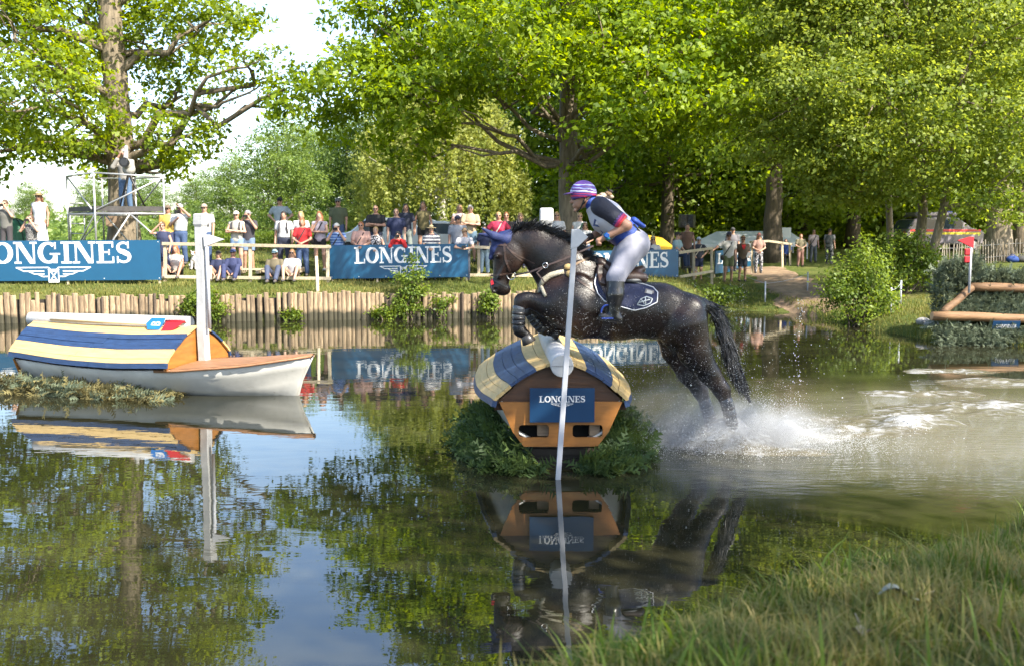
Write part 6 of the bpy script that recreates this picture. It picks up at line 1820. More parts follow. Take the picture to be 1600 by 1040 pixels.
    for e in extra:
        if e == 'phone': mb = MB(); mb.box(mid + Vector((0, -.08, .04)), (.15, .015, .08)); o = mb.build('phone', M_BLACK, root, bevel=.008)
        elif e == 'dslr':
            mb = MB(); mb.box(mid + Vector((0, -.06, .05)), (.14, .07, .10)); mb.tube([mid + Vector((0, -.09, .05)), mid + Vector((0, -.22, .05))], [.04, .045], 12); mb.build('camera', M_LEATHD, root)
        elif e == 'backpack':
            q = SDF(.03); q.ell(V(.0, .17, 1.22), (.15, .10, .22)); q.ell(V(0, .20, 1.10), (.14, .10, .12)); sdf_obj('backpack', q, cloth((.06, .065, .07)), root, res=.024)
            for g_ in (-1, 1): mb = MB(); mb.ribbon([V(.11 * g_, lean + .06, 1.47), V(.115 * g_, lean - .10, 1.42), V(.11 * g_, lean - .15, 1.28), V(.14 * g_, lean - .11, 1.10)], [Vector((0, -.4, 1)), Vector((0, -1, .6)), Vector((0, -1, 0)), Vector((0, -1, 0))], .045, .008); mb.build('backpack_strap', cloth((.045, .04, .045)), root)
        elif e in ('strap', 'greenstrap', 'whitestrap'):
            mb = MB(); mb.ribbon([V(.10, lean + .04, 1.48), V(.09, lean - .11, 1.42), V(.0, lean - .155, 1.25), V(-.13, lean - .14, 1.05), V(-.18, -.02, .95)], [Vector((0, -.4, 1))] + [Vector((0, -1, .2))] * 4, .035, .008); mb.build('bag_strap', cloth({'strap': (.03, .028, .03), 'greenstrap': (.03, .16, .07), 'whitestrap': (.55, .5, .45)}[e]), root)
            q = SDF(.02); q.ell(V(-.22, -.02, .88), (.07, .10, .10)); sdf_obj('bag', q, cloth({'strap': (.05, .045, .04), 'greenstrap': (.03, .16, .07), 'whitestrap': (.2, .14, .10)}[e]), root, res=.022)
        elif e == 'paper': mb = MB(); mb.box(arms[1][2] + Vector((-.02, -.07, .03)), (.16, .006, .22), Matrix.Rotation(.4, 3, 'Y')); mb.build('paper', cloth(WHITE), root)
        elif e == 'scarf': mb = MB(); mb.prism([(-.09, .02), (.09, .02), (.03, -.16), (-.03, -.16)], V(0, lean - .17, 1.42), (1, 0, 0), (0, 0, 1), .012); mb.build('scarf', cloth(RED), root)
        elif e == 'handbag': q = SDF(.03); q.ell(Vector((.1, -.45, .25)), (.13, .09, .11)); sdf_obj('handbag', q, cloth((.03, .03, .033)), root, res=.024)
    return root

person(8, 313, 30.5, 'man in grey shirt holding a camera to his face at the left edge', 'camera', top=(.16, .155, .14), bot=(.05, .045, .05), hair=BROWNH, extra=['phone'])
person(60, 292, 33.0, 'woman in white dress with pale straw hat beside the scaffold', 'down', top=(.66, .67, .72), topkind='dress', hair=REDH, hairlen='long', hat='straw', female=True, Hh=1.72)
person(48, 336, 29.6, 'woman in black patterned top filming with a phone behind the big banner', 'camera', top=spotted(BLACK, (.30, .29, .27), 60), topkind='tank', hair=BROWNH, hairlen='bob', female=True, Hh=1.60, extra=['phone'])
person(262, 320, 31.3, 'man in yellow shirt and brown cap at the right end of the big banner', 'down', top=(.62, .40, .085), bot=(.03, .04, .10), hat='cap', hatcol=(.14, .10, .07))
person(254, 348, 29.3, 'woman in long navy dress shading her eyes behind the rail', 'shade', top=(.028, .036, .085), topkind='dress', hair=BROWNH, hairlen='tail', female=True, Hh=1.58, rng_d=(29.1, 29.9))
person(281, 318, 31.0, 'man in white shirt and jeans raising his arm, white cap', 'brow', top=WHITE, topkind='tucked', bot=JEANS, hat='cap', hatcol=(.60, .57, .56), Hh=1.80, belt=(.05, .03, .02), extra=['dslr'])
person(319, 318, 31.3, 'man in pale shirt and beige cap directly behind the white mast', 'down', top=(.50, .50, .48), bot=JEANS, hat='cap', hatcol=(.38, .31, .24), Hh=1.80, extra=['backpack'])
person(275, 384, 29.6, 'girl with long red hair sitting on the grass behind the rail', 'lap', top=(.55, .50, .48), topkind='tank', bot=BLACK, botkind='short', hair=REDH, hairlen='long', female=True, sit='ground', glasses=False, rng_d=(29.2, 30.2), Hh=1.66)
person(342, 391, 29.6, 'woman in black cap and navy top sitting right of the mast', 'lap', top=NAVY, bot=BLACK, botkind='short', hair=BLOND, hairlen='bob', hat='cap', hatcol=BLACK, female=True, sit='ground', glasses=False, rng_d=(29.2, 30.2), Hh=1.64)
person(365, 388, 29.6, 'woman in navy cap and navy v neck sitting beside the fence post', 'lap', top=(.035, .045, .12), bot=(.035, .045, .12), hair=BROWNH, hat='cap', hatcol=(.03, .05, .14), female=True, sit='ground', rng_d=(29.2, 30.2), Hh=1.66)
person(369, 329, 31.0, 'woman in pale cap, tank top and denim shorts with arms crossed', 'crossed', top=(.44, .42, .36), topkind='tank', bot=(.20, .30, .46), botkind='short', hair=BLOND, hairlen='tail', hat='cap', hatcol=(.60, .54, .46), female=True, extra=['backpack'], Hh=1.72)
person(387, 328, 31.2, 'man in dark polo and denim shorts holding a phone up', 'camera', top=(.045, .042, .055), bot=(.15, .22, .34), botkind='shorts', hair=GREYH, hat='cap', hatcol=(.32, .28, .30), extra=['phone'], Hh=1.76)
person(437, 308, 34.0, 'man in pale blue shirt and black cap standing high behind the fence', 'hips', top=(.36, .42, .47), topkind='shirt', bot=(.25, .24, .22), hat='cap', hatcol=BLACK, Hh=1.80)
person(443, 331, 31.0, 'dark haired woman in white v neck and navy trousers', 'down', top=WHITE, topkind='tucked', bot=(.02, .025, .05), hair=DARKH, hairlen='long', female=True, glasses=False, extra=['backpack'], Hh=1.72)
person(470, 331, 32.2, 'blond woman in white shirt half hidden behind the woman in red', 'down', top=(.58, .58, .58), bot=LJEANS, hair=BLOND, hairlen='bob', female=True, glasses=False, Hh=1.68)
person(472, 342, 30.2, 'woman in red polo shirt and jeans with a shoulder bag', 'front', top=RED, bot=JEANS, hair=REDH, hairlen='bob', female=True, glasses=False, extra=['strap'], Hh=1.66)
person(499, 331, 30.8, 'woman in lavender tank top and black shorts with hand at her chin', 'chin', top=(.42, .37, .43), topkind='tank', bot=BLACK, botkind='short', hair=REDH, hairlen='long', female=True, glasses=False, extra=['strap'], Hh=1.74, shoes=(.5, .5, .5))
person(430, 389, 29.6, 'person in olive top, jeans and pale blue cap sitting on a pallet', 'lap', top=(.15, .125, .075), bot=(.06, .075, .13), hat='cap', hatcol=(.25, .38, .46), sit='ground', extra=['handbag'], rng_d=(29.2, 30.2), Hh=1.72)
person(457, 390, 29.6, 'young woman in white and black top with long brown hair sitting on a pallet', 'lap', top=(.55, .54, .56), bot=(.32, .22, .16), botkind='shorts', hair=(.20, .10, .045), hairlen='long', female=True, sit='ground', rng_d=(29.2, 30.2), Hh=1.64)
person(528, 309, 34.0, 'man in olive shirt with grey cap standing high behind the spectators', 'down', top=(.10, .115, .065), topkind='shirt', bot=JEANS, hair=GREYH, hat='cap', hatcol=(.12, .13, .13), Hh=1.82)
person(526, 348, 30.0, 'man in blue striped shirt and white cap photographing over the banner', 'camera', top=striped((.04, .10, .30), (.20, .30, .50)), bot=(.1, .1, .1), hat='cap', hatcol=(.62, .60, .55), extra=['phone', 'strap'], rng_d=(29.6, 30.6), Hh=1.66)
person(564, 347, 30.2, 'man in pink shirt with glasses behind the middle banner', 'front', top=(.56, .33, .27), topkind='shirt', bot=JEANS, hair=REDH, extra=['strap'], rng_d=(29.7, 30.8), Hh=1.70)
person(587, 355, 30.2, 'woman in black and white patterned top behind the middle banner', 'front', top=spotted(BLACK, (.55, .52, .52), 26), topkind='tank', bot=BLACK, hair=BLOND, hairlen='tail', female=True, glasses=False, rng_d=(29.7, 30.8), Hh=1.60)
person(587, 321, 32.2, 'bald man in black polo with folded arms and sunglasses', 'crossed', top=BLACK, bot=(.02, .03, .06), hairlen='bald', Hh=1.80)
person(619, 326, 31.6, 'stout man in navy polo beside the laughing woman', 'down', top=(.018, .026, .075), bot=(.05, .08, .16), hair=GREYH, hairlen='bald', Hh=1.78)
person(634, 319, 32.4, 'laughing woman in navy blouse and grey trousers', 'down', top=(.022, .026, .05), bot=(.21, .24, .22), hair=DARKH, hairlen='long', female=True, glasses=False, Hh=1.74)
person(622, 361, 30.0, 'photographer in red jacket with a long lens behind the middle banner', 'camera', top=(.55, .018, .022), topkind='long', bot=BLACK, hat='cap', hatcol=BLACK, glasses=False, extra=['dslr'], rng_d=(29.6, 30.6), Hh=1.56)
person(661, 316, 32.2, 'woman in olive sleeveless top and black shorts standing tall', 'down', top=(.17, .14, .06), topkind='tank', bot=BLACK, botkind='short', hair=BROWNH, hairlen='long', female=True, glasses=False, Hh=1.76)
person(674, 352, 30.2, 'woman in straw hat and striped shirt behind the middle banner', 'front', top=striped((.03, .03, .06), (.62, .6, .56), 30), bot=(.3, .3, .3), hat='straw', female=True, glasses=False, rng_d=(29.7, 30.8), Hh=1.62)
person(718, 320, 32.6, 'blond woman in pale pink top at the right of the middle banner', 'crossed', top=(.58, .46, .45), topkind='tank', bot=(.1, .3, .3), hair=BLOND, hairlen='bob', female=True, glasses=False, Hh=1.72)
person(735, 321, 32.4, 'grey haired man in beige shirt and denim shorts', 'crossed', top=(.50, .38, .235), bot=(.12, .20, .28), botkind='shorts', hair=GREYH, glasses=False, Hh=1.76)
person(715, 336, 30.8, 'man in grey shirt and navy cap behind the leaning man', 'down', top=(.30, .31, .35), bot=(.05, .06, .08), hat='cap', hatcol=(.03, .03, .06), Hh=1.74, rng_d=(29.9, 31.5))
person(726, 357, 30.1, 'man in brown hat leaning on the right end of the middle banner', 'lean', top=(.48, .47, .50), bot=(.05, .06, .09), hat='brim', hatcol=(.20, .13, .07), glasses=False, extra=['dslr'], rng_d=(29.7, 30.6), Hh=1.64)
person(779, 332, 32.6, 'woman in bright pink shirt with hands on hips behind the horse ears', 'hips', top=(.62, .04, .10), bot=(.1, .1, .14), hair=BLOND, hairlen='tail', female=True, extra=['whitestrap'], Hh=1.72)
person(791, 332, 33.4, 'woman in dark top right of the woman in bright pink', 'down', top=(.04, .03, .03), topkind='tank', bot=BLACK, hair=REDH, hairlen='tail', female=True, Hh=1.72)
person(757, 366, 31.2, 'person in navy top and light jeans standing behind the horse head', 'down', top=NAVY, bot=(.28, .38, .48), hair=BROWNH, female=True, Hh=1.60, rng_d=(30.8, 32.5))
person(813, 333, 32.4, 'curly blond woman in navy top with pale scarf above the horse mane', 'front', top=(.03, .035, .085), bot=NAVY, hair=BLOND, hairlen='bob', female=True, Hh=1.70)
person(870, 332, 32.6, 'woman in white shirt and sunglasses left of the middle oak trunk', 'down', top=(.60, .60, .64), bot=(.3, .3, .33), hair=BLOND, hairlen='long', female=True, Hh=1.72)
person(906, 333, 32.4, 'woman in white top with green bag strap right of the middle oak trunk', 'down', top=(.58, .57, .56), topkind='tank', bot=JEANS, hair=BLOND, hairlen='tail', female=True, extra=['greenstrap'], Hh=1.72)
person(914, 351, 31.9, 'woman in white shirt just left of the rider arm', 'front', top=(.60, .59, .58), bot=JEANS, hair=BROWNH, hairlen='bob', female=True, Hh=1.64, rng_d=(31.8, 34))
person(1020, 369, 32.6, 'woman in straw hat and white shirt behind the right banner', 'front', top=(.60, .57, .55), bot=JEANS, hair=BLOND, hairlen='long', hat='straw', female=True, Hh=1.60, sit='ground', rng_d=(32.4, 34))
person(1009, 366, 33.4, 'person in dark shirt right behind the rider back', 'down', top=(.06, .04, .055), bot=JEANS, hair=BROWNH, hat='cap', hatcol=(.05, .04, .06), Hh=1.66, sit='ground', rng_d=(32.6, 35))
person(1056, 362, 34.6, 'person in pale blue shirt sitting sideways on the fence', 'lap', top=(.36, .48, .52), bot=(.03, .05, .11), hat='cap', hatcol=(.04, .03, .03), sit='seat', turn=1.0, zbase=1.12, Hh=1.72)
person(1074, 350, 37.5, 'person in brown top standing under the loudspeakers', 'down', top=(.20, .11, .08), topkind='tank', bot=(.06, .05, .035), hair=BROWNH, female=True, glasses=False, Hh=1.74)
person(1092, 370, 35.2, 'woman in navy shirt and pale visor cap leaning at the rail fence', 'hips', top=(.035, .04, .065), bot=NAVY, botkind='shorts', hair=BLOND, hairlen='tail', hat='cap', hatcol=(.42, .47, .55), female=True, extra=['whitestrap'], Hh=1.68)
person(1139, 363, 39.5, 'man in white shirt and green shorts with navy hat and shoulder bag', 'out', top=(.58, .56, .53), topkind='shirt', bot=(.17, .19, .085), botkind='shorts', hair=DARKH, hat='brim', hatcol=(.03, .035, .07), extra=['strap'], Hh=1.80, shoes=(.16, .10, .06))
person(1145, 355, 42.5, 'man in dark waistcoat and cap standing behind the man in white shirt', 'down', top=(.16, .15, .17), bot=(.04, .04, .05), hat='cap', hatcol=(.05, .05, .05), Hh=1.80, rng_d=(41.5, 44))
person(1161, 369, 39.8, 'man in brown shirt with red scarf, hat and a paper in his hand', 'paper', top=(.11, .075, .05), topkind='shirt', bot=(.025, .027, .04), botkind='shorts', hair=GREYH, hat='brim', hatcol=(.27, .14, .07), extra=['paper', 'scarf'], Hh=1.74, shoes=(.07, .05, .04))
person(1186, 366, 41.5, 'woman with red brown hat and patterned skirt by the rail fence', 'front', top=(.36, .22, .18), bot=spotted((.03, .03, .04), (.4, .4, .42), 20), hair=REDH, hairlen='long', hat='brim', hatcol=(.16, .05, .035), female=True, glasses=False, Hh=1.70)
person(1227, 384, 46.0, 'man in blue shirt sitting under the white tent', 'lap', top=(.03, .075, .30), bot=(.03, .03, .04), sit='seat', glasses=False, Hh=1.72, rng_d=(44, 48))
person(1251, 385, 45.0, 'woman in olive top standing in the shade right of the tent', 'front', top=(.22, .19, .12), bot=(.30, .16, .13), hair=REDH, female=True, glasses=False, Hh=1.55, rng_d=(43, 48))
person(1271, 383, 48.0, 'walker in pale pink shirt in the shade of the wood', 'down', top=(.50, .40, .42), bot=(.10, .11, .14), hair=BROWNH, female=True, Hh=1.68, rng_d=(46, 52), extra=['strap'])
person(1296, 383, 46.5, 'walker in black and white with a rucksack at the top of the track', 'down', top=(.22, .22, .22), bot=spotted(BLACK, (.2, .2, .2), 20), hat='cap', hatcol=BLACK, extra=['backpack'], turn=2.4, Hh=1.72, rng_d=(45, 50))

# cameraman on the scaffold with his covered camera on a tripod
cmz = DECK['A'].z
cmx = at(196, 300, 32.2)
person(194, 232, 32.4, 'cameraman in grey jacket and jeans on the scaffold platform', 'camera', top=(.33, .31, .28), topkind='long', bot=(.09, .16, .28), hat='cap', hatcol=(.35, .34, .31), glasses=False, zbase=cmz, Hh=1.78, shoes=(.04, .04, .04))
r = thing('video_camera', 'covered video camera with big lens hood on a tripod on the scaffold', 'camera', (cmx.x + .30, 31.70, cmz))
q = SDF(.03); q.ell((0, 0, 1.42), (.15, .26, .17)); q.ell((0, .05, 1.28), (.19, .20, .20)); sdf_obj('rain_cover', q, cloth((.40, .385, .35)), r, res=.022)
mb = MB(); mb.tube([(.02, -.2, 1.46), (.02, -.40, 1.46)], [.11, .15], 14); o = mb.build('lens_hood', M_LEATHD, r)
mb = MB(); mb.tube([(.02, -.401, 1.46), (.02, -.41, 1.46)], [.12, .11], 14); mb.build('lens', plain('lens_glass', (.02, .02, .025), .05), o)
q = SDF(.02); q.cone((-.03, -.1, 1.62), (-.06, .05, 1.95), .075, .06); sdf_obj('fur_microphone', q, plain('grey_fur', (.33, .32, .31), .95, .3, 40, bump=1.0, bscale=80), r, res=.02)
for k in range(3):
    a = 2 * PI * k / 3 + .5; mb = MB(); mb.tube([(0, 0, 1.15), (.25 * math.cos(a), .25 * math.sin(a), .6), (.5 * math.cos(a), .5 * math.sin(a), .02)], [.035, .028, .022], 8); mb.build('leg', M_LEATHD, r)
mb = MB(); mb.tube([(0, 0, 1.1), (0, 0, 1.3)], [.05, .05], 10); mb.build('head', M_LEATHD, r)
# white terrier sitting at the fence
p_ = gp_(305, 30.3); dg = thing('dog', 'small white dog with brown face sitting behind the rail left of the mast', 'dog', p_)
q = SDF(.03); q.cone((0, .10, .14), (0, -.04, .30), .11, .085); q.cone((0, -.05, .32), (0, -.09, .44), .06, .055); q.ell((0, -.11, .47), (.065, .075, .065)); q.cone((0, -.15, .455), (0, -.22, .44), .035, .028)
for s_ in (-1, 1):
    q.chain([(.06 * s_, -.06, .26), (.06 * s_, -.09, .12), (.06 * s_, -.12, .02)], [.04, .026, .028], 1, .02); q.chain([(.09 * s_, .10, .12), (.12 * s_, -.02, .12), (.11 * s_, .04, .03), (.11 * s_, -.06, .025)], [.075, .05, .035, .03], 1, .02)
    q.cone((.05 * s_, -.09, .51), (.075 * s_, -.10, .56), .022, .010, 1, .015)
q.chain([(0, .18, .08), (0, .26, .14)], [.025, .012])
sdf_obj('body', q, plain('white_fur', (.58, .54, .50), .9, .2, 30, bump=.6), dg, res=.014)
mb = MB(); mb.ball((0, -.235, .445), .014); mb.build('nose', M_BLACK, dg)
for s_ in (-1, 1): mb = MB(); mb.ball((.028 * s_, -.172, .485), .009); mb.build('eye', M_BLACK, dg)
mb = MB()
for s_ in (-1, 1): mb.ball((.04 * s_, -.135, .49), (.038, .045, .04))
mb.build('face_patch', plain('brown_fur', (.16, .09, .05), .9), dg)
# ================================================================ other things on the far bank
# pallets the sitters use
def pallet(px, d, label):
    p = gp_(px, d, .03); r = thing('wooden_pallet', label, 'pallet', p)
    for k in range(5): mb = MB(); mb.box((0, -.4 + k * .2, .115), (1.1, .1, .022)); mb.build('slat', M_RAIL, r)
    for k in range(3): mb = MB(); mb.box((-.5 + k * .5, 0, .05), (.09, .9, .10)); mb.build('bearer', M_RAIL, r)
pallet(408, 29.9, 'wooden pallet on the grass beside the fence post')
pallet(445, 30.1, 'wooden pallet under the sitting pair')
# white marquee behind the thick oak
def tent():
    d = 52.0; b = gp_(1165, d); r = thing('white_tent', 'flat white tent canopy in the wood behind the thick oak', 'tent', b)
    A = [at(1076, 383, 49), at(1262, 380, 50), at(1240, 374, 56), at(1100, 376, 56)]; ridge = [at(1120, 362, 52), at(1232, 361, 52)]
    vs = [A[0], A[1], A[2], A[3], ridge[0], ridge[1]]
    mb = MB(); mb.add(vs, [(0, 1, 5, 4), (1, 2, 5), (2, 3, 4, 5), (3, 0, 4)]); o = mb.build('canopy', plain('tent_white', (.55, .57, .6), .6, .06), r, b)
    md = o.modifiers.new('t', 'SOLIDIFY'); md.thickness = .03
    for p in A: mb = MB(); mb.beam((p.x, p.y + .05, land1(p.x, p.y)), (p.x, p.y + .05, p.z), .06, .06); mb.build('pole', M_ALU, r, b)
    for a, c in zip(A, A[1:] + A[:1]): mb = MB(); mb.beam(a - Vector((0, 0, .10)), c - Vector((0, 0, .10)), .02, .14); mb.build('valance', plain('tent_white', (.62, .64, .66)), r, b)
    p = at(1226, 395, 51); mb = MB(); mb.box((p.x, p.y, land1(p.x, p.y) + .75), (.5, .3, 1.5)); mb.build('white_board', M_WPRINT, r, b)
tent()
# yellow awning behind the right banner
b = gp_(1020, 42); r = thing('yellow_awning', 'yellow awning behind the right banner', 'awning', b)
vs = [at(985, 384, 40), at(1062, 393, 40), at(1035, 372, 45), at(985, 362, 45)]
mb = MB(); mb.add(vs, [(0, 1, 2, 3)]); o = mb.build('canopy', plain('awning_yellow', (.62, .38, .02), .7, .1), r, b); o.modifiers.new('t', 'SOLIDIFY').thickness = .03
for p in vs: mb = MB(); mb.beam((p.x, p.y, land1(p.x, p.y)), (p.x, p.y, p.z - .03), .05, .05); mb.build('pole', M_STEEL, r, b)
# loudspeakers on a stand
p = at(1072, 400, 36.5); g_ = land1(p.x, p.y); r = thing('loudspeaker_stand', 'pair of black loudspeakers on a pole by the right banner', 'loudspeaker', (p.x, p.y, g_))
zt = at(1072, 336, 36.5).z - g_
mb = MB(); mb.tube([(0, 0, 0), (0, 0, zt)], .035, 8); mb.build('pole', M_STEEL, r)
for k in range(3): a = k * 2.1; mb = MB(); mb.tube([(0, 0, .5), (.45 * math.cos(a), .45 * math.sin(a), .02)], .02, 6); mb.build('leg', M_STEEL, r)
for x, w, ry in ((-.13, .26, .1), (.16, .24, -.5)):
    M_ = Matrix.Rotation(ry, 3, 'Z'); mb = MB(); mb.box((x, 0, zt - .22), (w, .28, .46), M_); o = mb.build('cabinet', M_LEATHD, r, bevel=.015)
    for zz, rr in ((-.30, .085), (-.12, .05)): mb = MB(); c = Vector((x, 0, zt + zz)); n_ = M_ @ Vector((0, -1, 0)); mb.tube([c + n_ * .141, c + n_ * .155], [rr, rr * .9], 14); mb.build('cone', plain('cone_grey', (.04, .04, .045), .5), o)
# white low posts with string
def string_posts(label, pts):
    P = [Vector(p) for p in pts]; base = P[0]; r = thing('string_fence', label, 'fence', base)
    for p in P: mb = MB(); mb.tube([p + Vector((0, 0, -.1)), p + Vector((.0, 0, .62))], .024, 7); mb.build('post', M_ALU, r, base)
    for a, c in zip(P[:-1], P[1:]): mb = MB(); mb.tube([a.lerp(c, t) + Vector((0, 0, .56 - .06 * math.sin(PI * t))) for t in np.linspace(0, 1, 6)], .007, 4); mb.build('string', M_ALU, r, base)
def gpz(px, d): return gp_(px, d)
string_posts('white string fence on the grass slope left of the dirt track', [gpz(1130, 38.5), gpz(1196, 31.0), gpz(1262, 33.0)])
string_posts('two short white posts with string right of the waterside bush', [gpz(1393, 25.5), gpz(1408, 26.8)])
# cars behind the middle banner
def car(label, px, d, col, turn=0.0, L=4.2, stripes=False, W=1.75, Hc=1.5, roofrack=False, mesh_scale=1):
    b = gp_(px, d); r = thing('parked_car', label, 'car', b, turn, 'parked vehicles')
    k = Hc / 1.5
    prof = [(-L / 2, .35), (-L / 2 + .05, .80), (-L / 2 + .15, .92), (-L / 2 + .55, 1.40), (-L / 2 + .95, 1.5), (L * .12, 1.5), (L * .30, 1.02), (L / 2 - .12, .86), (L / 2, .62), (L / 2, .35)]
    prof = [(x, z * k if z > .5 else z) for x, z in prof]
    paint = plain('paint_%s' % '_'.join('%02d' % int(c * 99) for c in col), col, .25, .04, 2, coat=.5)
    mb = MB(); mb.prism(prof, (0, W / 2, 0), (1, 0, 0), (0, 0, 1), W); bd = mb.build('body', paint, r, bevel=.06)
    gls = plain('car_glass', (.05, .07, .09), .08, .1)
    z0, z1 = 1.0 * k, 1.40 * k
    for s in (-1, 1):
        for a, c2 in ((-L / 2 + .5, -L * .10), (-L * .08, L * .17)):
            mb = MB(); q = [(a + .05, z0), (c2 + (.12 if c2 > 0 else 0), z0), (c2 - (.06 if c2 > 0 else 0), z1), (a + (.22 if a < -1 else .0), z1)]
            if s > 0: mb.prism([(-x, z) for x, z in reversed(q)][::-1], (0, W / 2 + .001, 0), (-1, 0, 0), (0, 0, 1), .006)
            else: mb.prism(q, (0, -W / 2 - .001, 0), (1, 0, 0), (0, 0, 1), .006)
            mb.build('side_window', gls, r)
    mb = MB(); nx = Vector((L * .30 - L * .12, 0, (1.02 - 1.5) * k)).normalized(); mb.beam(Vector((L * .135, 0, 1.47 * k)), Vector((L * .295, 0, 1.05 * k)), W * .86, .02, up=(0, 0, 1)); mb.build('windscreen', gls, r)
    mb = MB(); mb.beam(Vector((-L / 2 + .20, 0, 1.0 * k)), Vector((-L / 2 + .53, 0, 1.38 * k)), W * .84, .02); mb.build('rear_window', gls, r)
    for x in (-L * .31, L * .32):
        for s in (-1, 1):
            mb = MB(); mb.tube([(x, s * (W / 2 - .18), .32), (x, s * (W / 2 + .01), .32)], .32, 18); wh = mb.build('wheel', plain('tyre', (.015, .015, .015), .8), r)
            mb = MB(); mb.tube([(x, s * (W / 2 + .005), .32), (x, s * (W / 2 + .02), .32)], .19, 14); mb.build('rim', M_STEEL, wh)
    for s in (-1, 1):
        mb = MB(); mb.ball((L / 2 - .04, s * W * .36, .70 * k), (.06, .16, .08)); mb.build('headlight', M_WPRINT, r)
        mb = MB(); mb.ball((-L / 2 + .04, s * W * .40, .80 * k), (.05, .10, .12)); mb.build('tail_light', M_REDP, r)
    if stripes:
        for z, c2, nm in ((.97 * k, (.75, .06, .05), 'red_stripe'), (.84 * k, (.78, .60, .03), 'yellow_stripe')):
            for s in (-1, 1): mb = MB(); mb.box((-.1, s * (W / 2 + .004), z - .06), (L - .75, .006, .11)); mb.build(nm, plain(nm, c2, .4), r)
        mb = MB(); mb.box((-.5, 0, 1.5 * k + .14), (L * .50, W * .80, .24)); mb.build('high_roof', paint, r, bevel=.08)
        for s in (-1, 1): mb = MB(); mb.box((.35, s * .4, 1.5 * k + .30), (.3, .18, .11)); mb.build('light_bar', plain('lamp_blue', (.03, .06, .35), .2), r, bevel=.03)
    if roofrack: pass
    return r
car('white car parked behind the middle banner with blue windscreen', 612, 38.0, (.62, .63, .64), PI - .5, 4.1)
car('white van at the right of the parked white car', 652, 39.5, (.66, .67, .68), .35, 4.0, Hc=1.6)
car('white car with rounded boot behind the striped shirt woman', 690, 38.2, (.63, .63, .63), -.25, 4.0, Hc=1.4)
car('emergency car with red and yellow stripes parked behind the alders', 1462, 54, (.20, .175, .20), .12, 4.6, stripes=True, W=1.9, Hc=1.75)
# chestnut paling fence at the right
def paling():
    d = 40.5; P0 = at(1462, 400, d); P1 = at(1640, 396, d + 4); base = Vector((P0.x, P0.y, land1(P0.x, P0.y)))
    r = thing('paling_fence', 'chestnut paling fence in front of the emergency car', 'fence', base)
    n = 44; zt = .95
    me = None
    for k in range(n):
        p = P0.lerp(P1, k / (n - 1)); z = land1(p.x, p.y)
        if me is None:
            mb = MB(); mb.box((0, 0, zt / 2), (.038, .022, zt)); me = mesh_from('pale', mb.v, mb.f, wood('grey_pale', (.12, .10, .08), (.30, .26, .21), .85, 2.5, (6, 6, 1)))
        o = put('pale', me, r); o.location = Vector((p.x, p.y, z)) - base; o.rotation_euler = (0, random.uniform(-.06, .06), 0); o.scale = (1, 1, random.uniform(.93, 1.05))
    for zz in (.25, .75): mb = MB(); mb.tube([(P0.lerp(P1, t)).to_2d().to_3d() + Vector((0, .02, land1(P0.lerp(P1, t).x, P0.lerp(P1, t).y) + zz)) for t in np.linspace(0, 1, 12)], .008, 4); mb.build('wire', M_STEEL, r, base)
paling()
# bags at the foot of the massive trunk
for px, col, lab in ((1580, (.02, .06, .25), 'blue bag lying by the massive trunk at right'), (1594, (.05, .05, .05), 'dark bag lying at the right edge by the trunk')):
    p = gp_(px, 42.5); r = thing('bag', lab, 'bag', p); q = SDF(.05); q.ell((0, 0, .14), (.26, .18, .15)); q.ell((.15, 0, .12), (.18, .15, .11)); sdf_obj('sack', q, cloth(col), r, res=.03)
    mb = MB(); mb.tube([Vector((.12 * math.cos(a), 0, .24 + .10 * math.sin(a))) for a in np.linspace(0, PI, 8)], .014, 5); mb.build('handle', cloth(col), r)
# rocks with white flowers by the brush fence
for k, (px, d_) in enumerate(((1444, 23.6), (1457, 23.2))):
    p = gp_(px, d_); r = thing('stone', ['grey stone left of the brush fence', 'pale stone next to the brush fence'][k], 'stone', p); q = SDF(.04); q.ell((0, 0, .05), (.16, .13, .10)); q.ell((.08, .02, .03), (.12, .10, .08)); o = sdf_obj('rock', q, plain('stone_grey', (.28, .27, .26), .9, .3, 8, bump=.8), r, res=.02)
# green shelter at the left edge
b = gp_(28, 36); r = thing('green_shelter', 'dark green dome shelter behind the filming woman at left', 'tent', b)
mb = MB(); mb.ball((0, 0, .0), (.75, .7, 1.35), nu=18, nv=10); mb.build('dome', plain('tent_green', (.02, .10, .05), .6, .15, 3, bump=.3), r)
for k in range(4): a = k * PI / 4; mb = MB(); mb.tube([Vector((.757 * math.cos(a) * math.cos(t), .707 * math.sin(a) * math.cos(t), 1.362 * math.sin(t))) for t in np.linspace(0, PI, 14)], .014, 5); mb.build('hoop', M_BLACK, r)

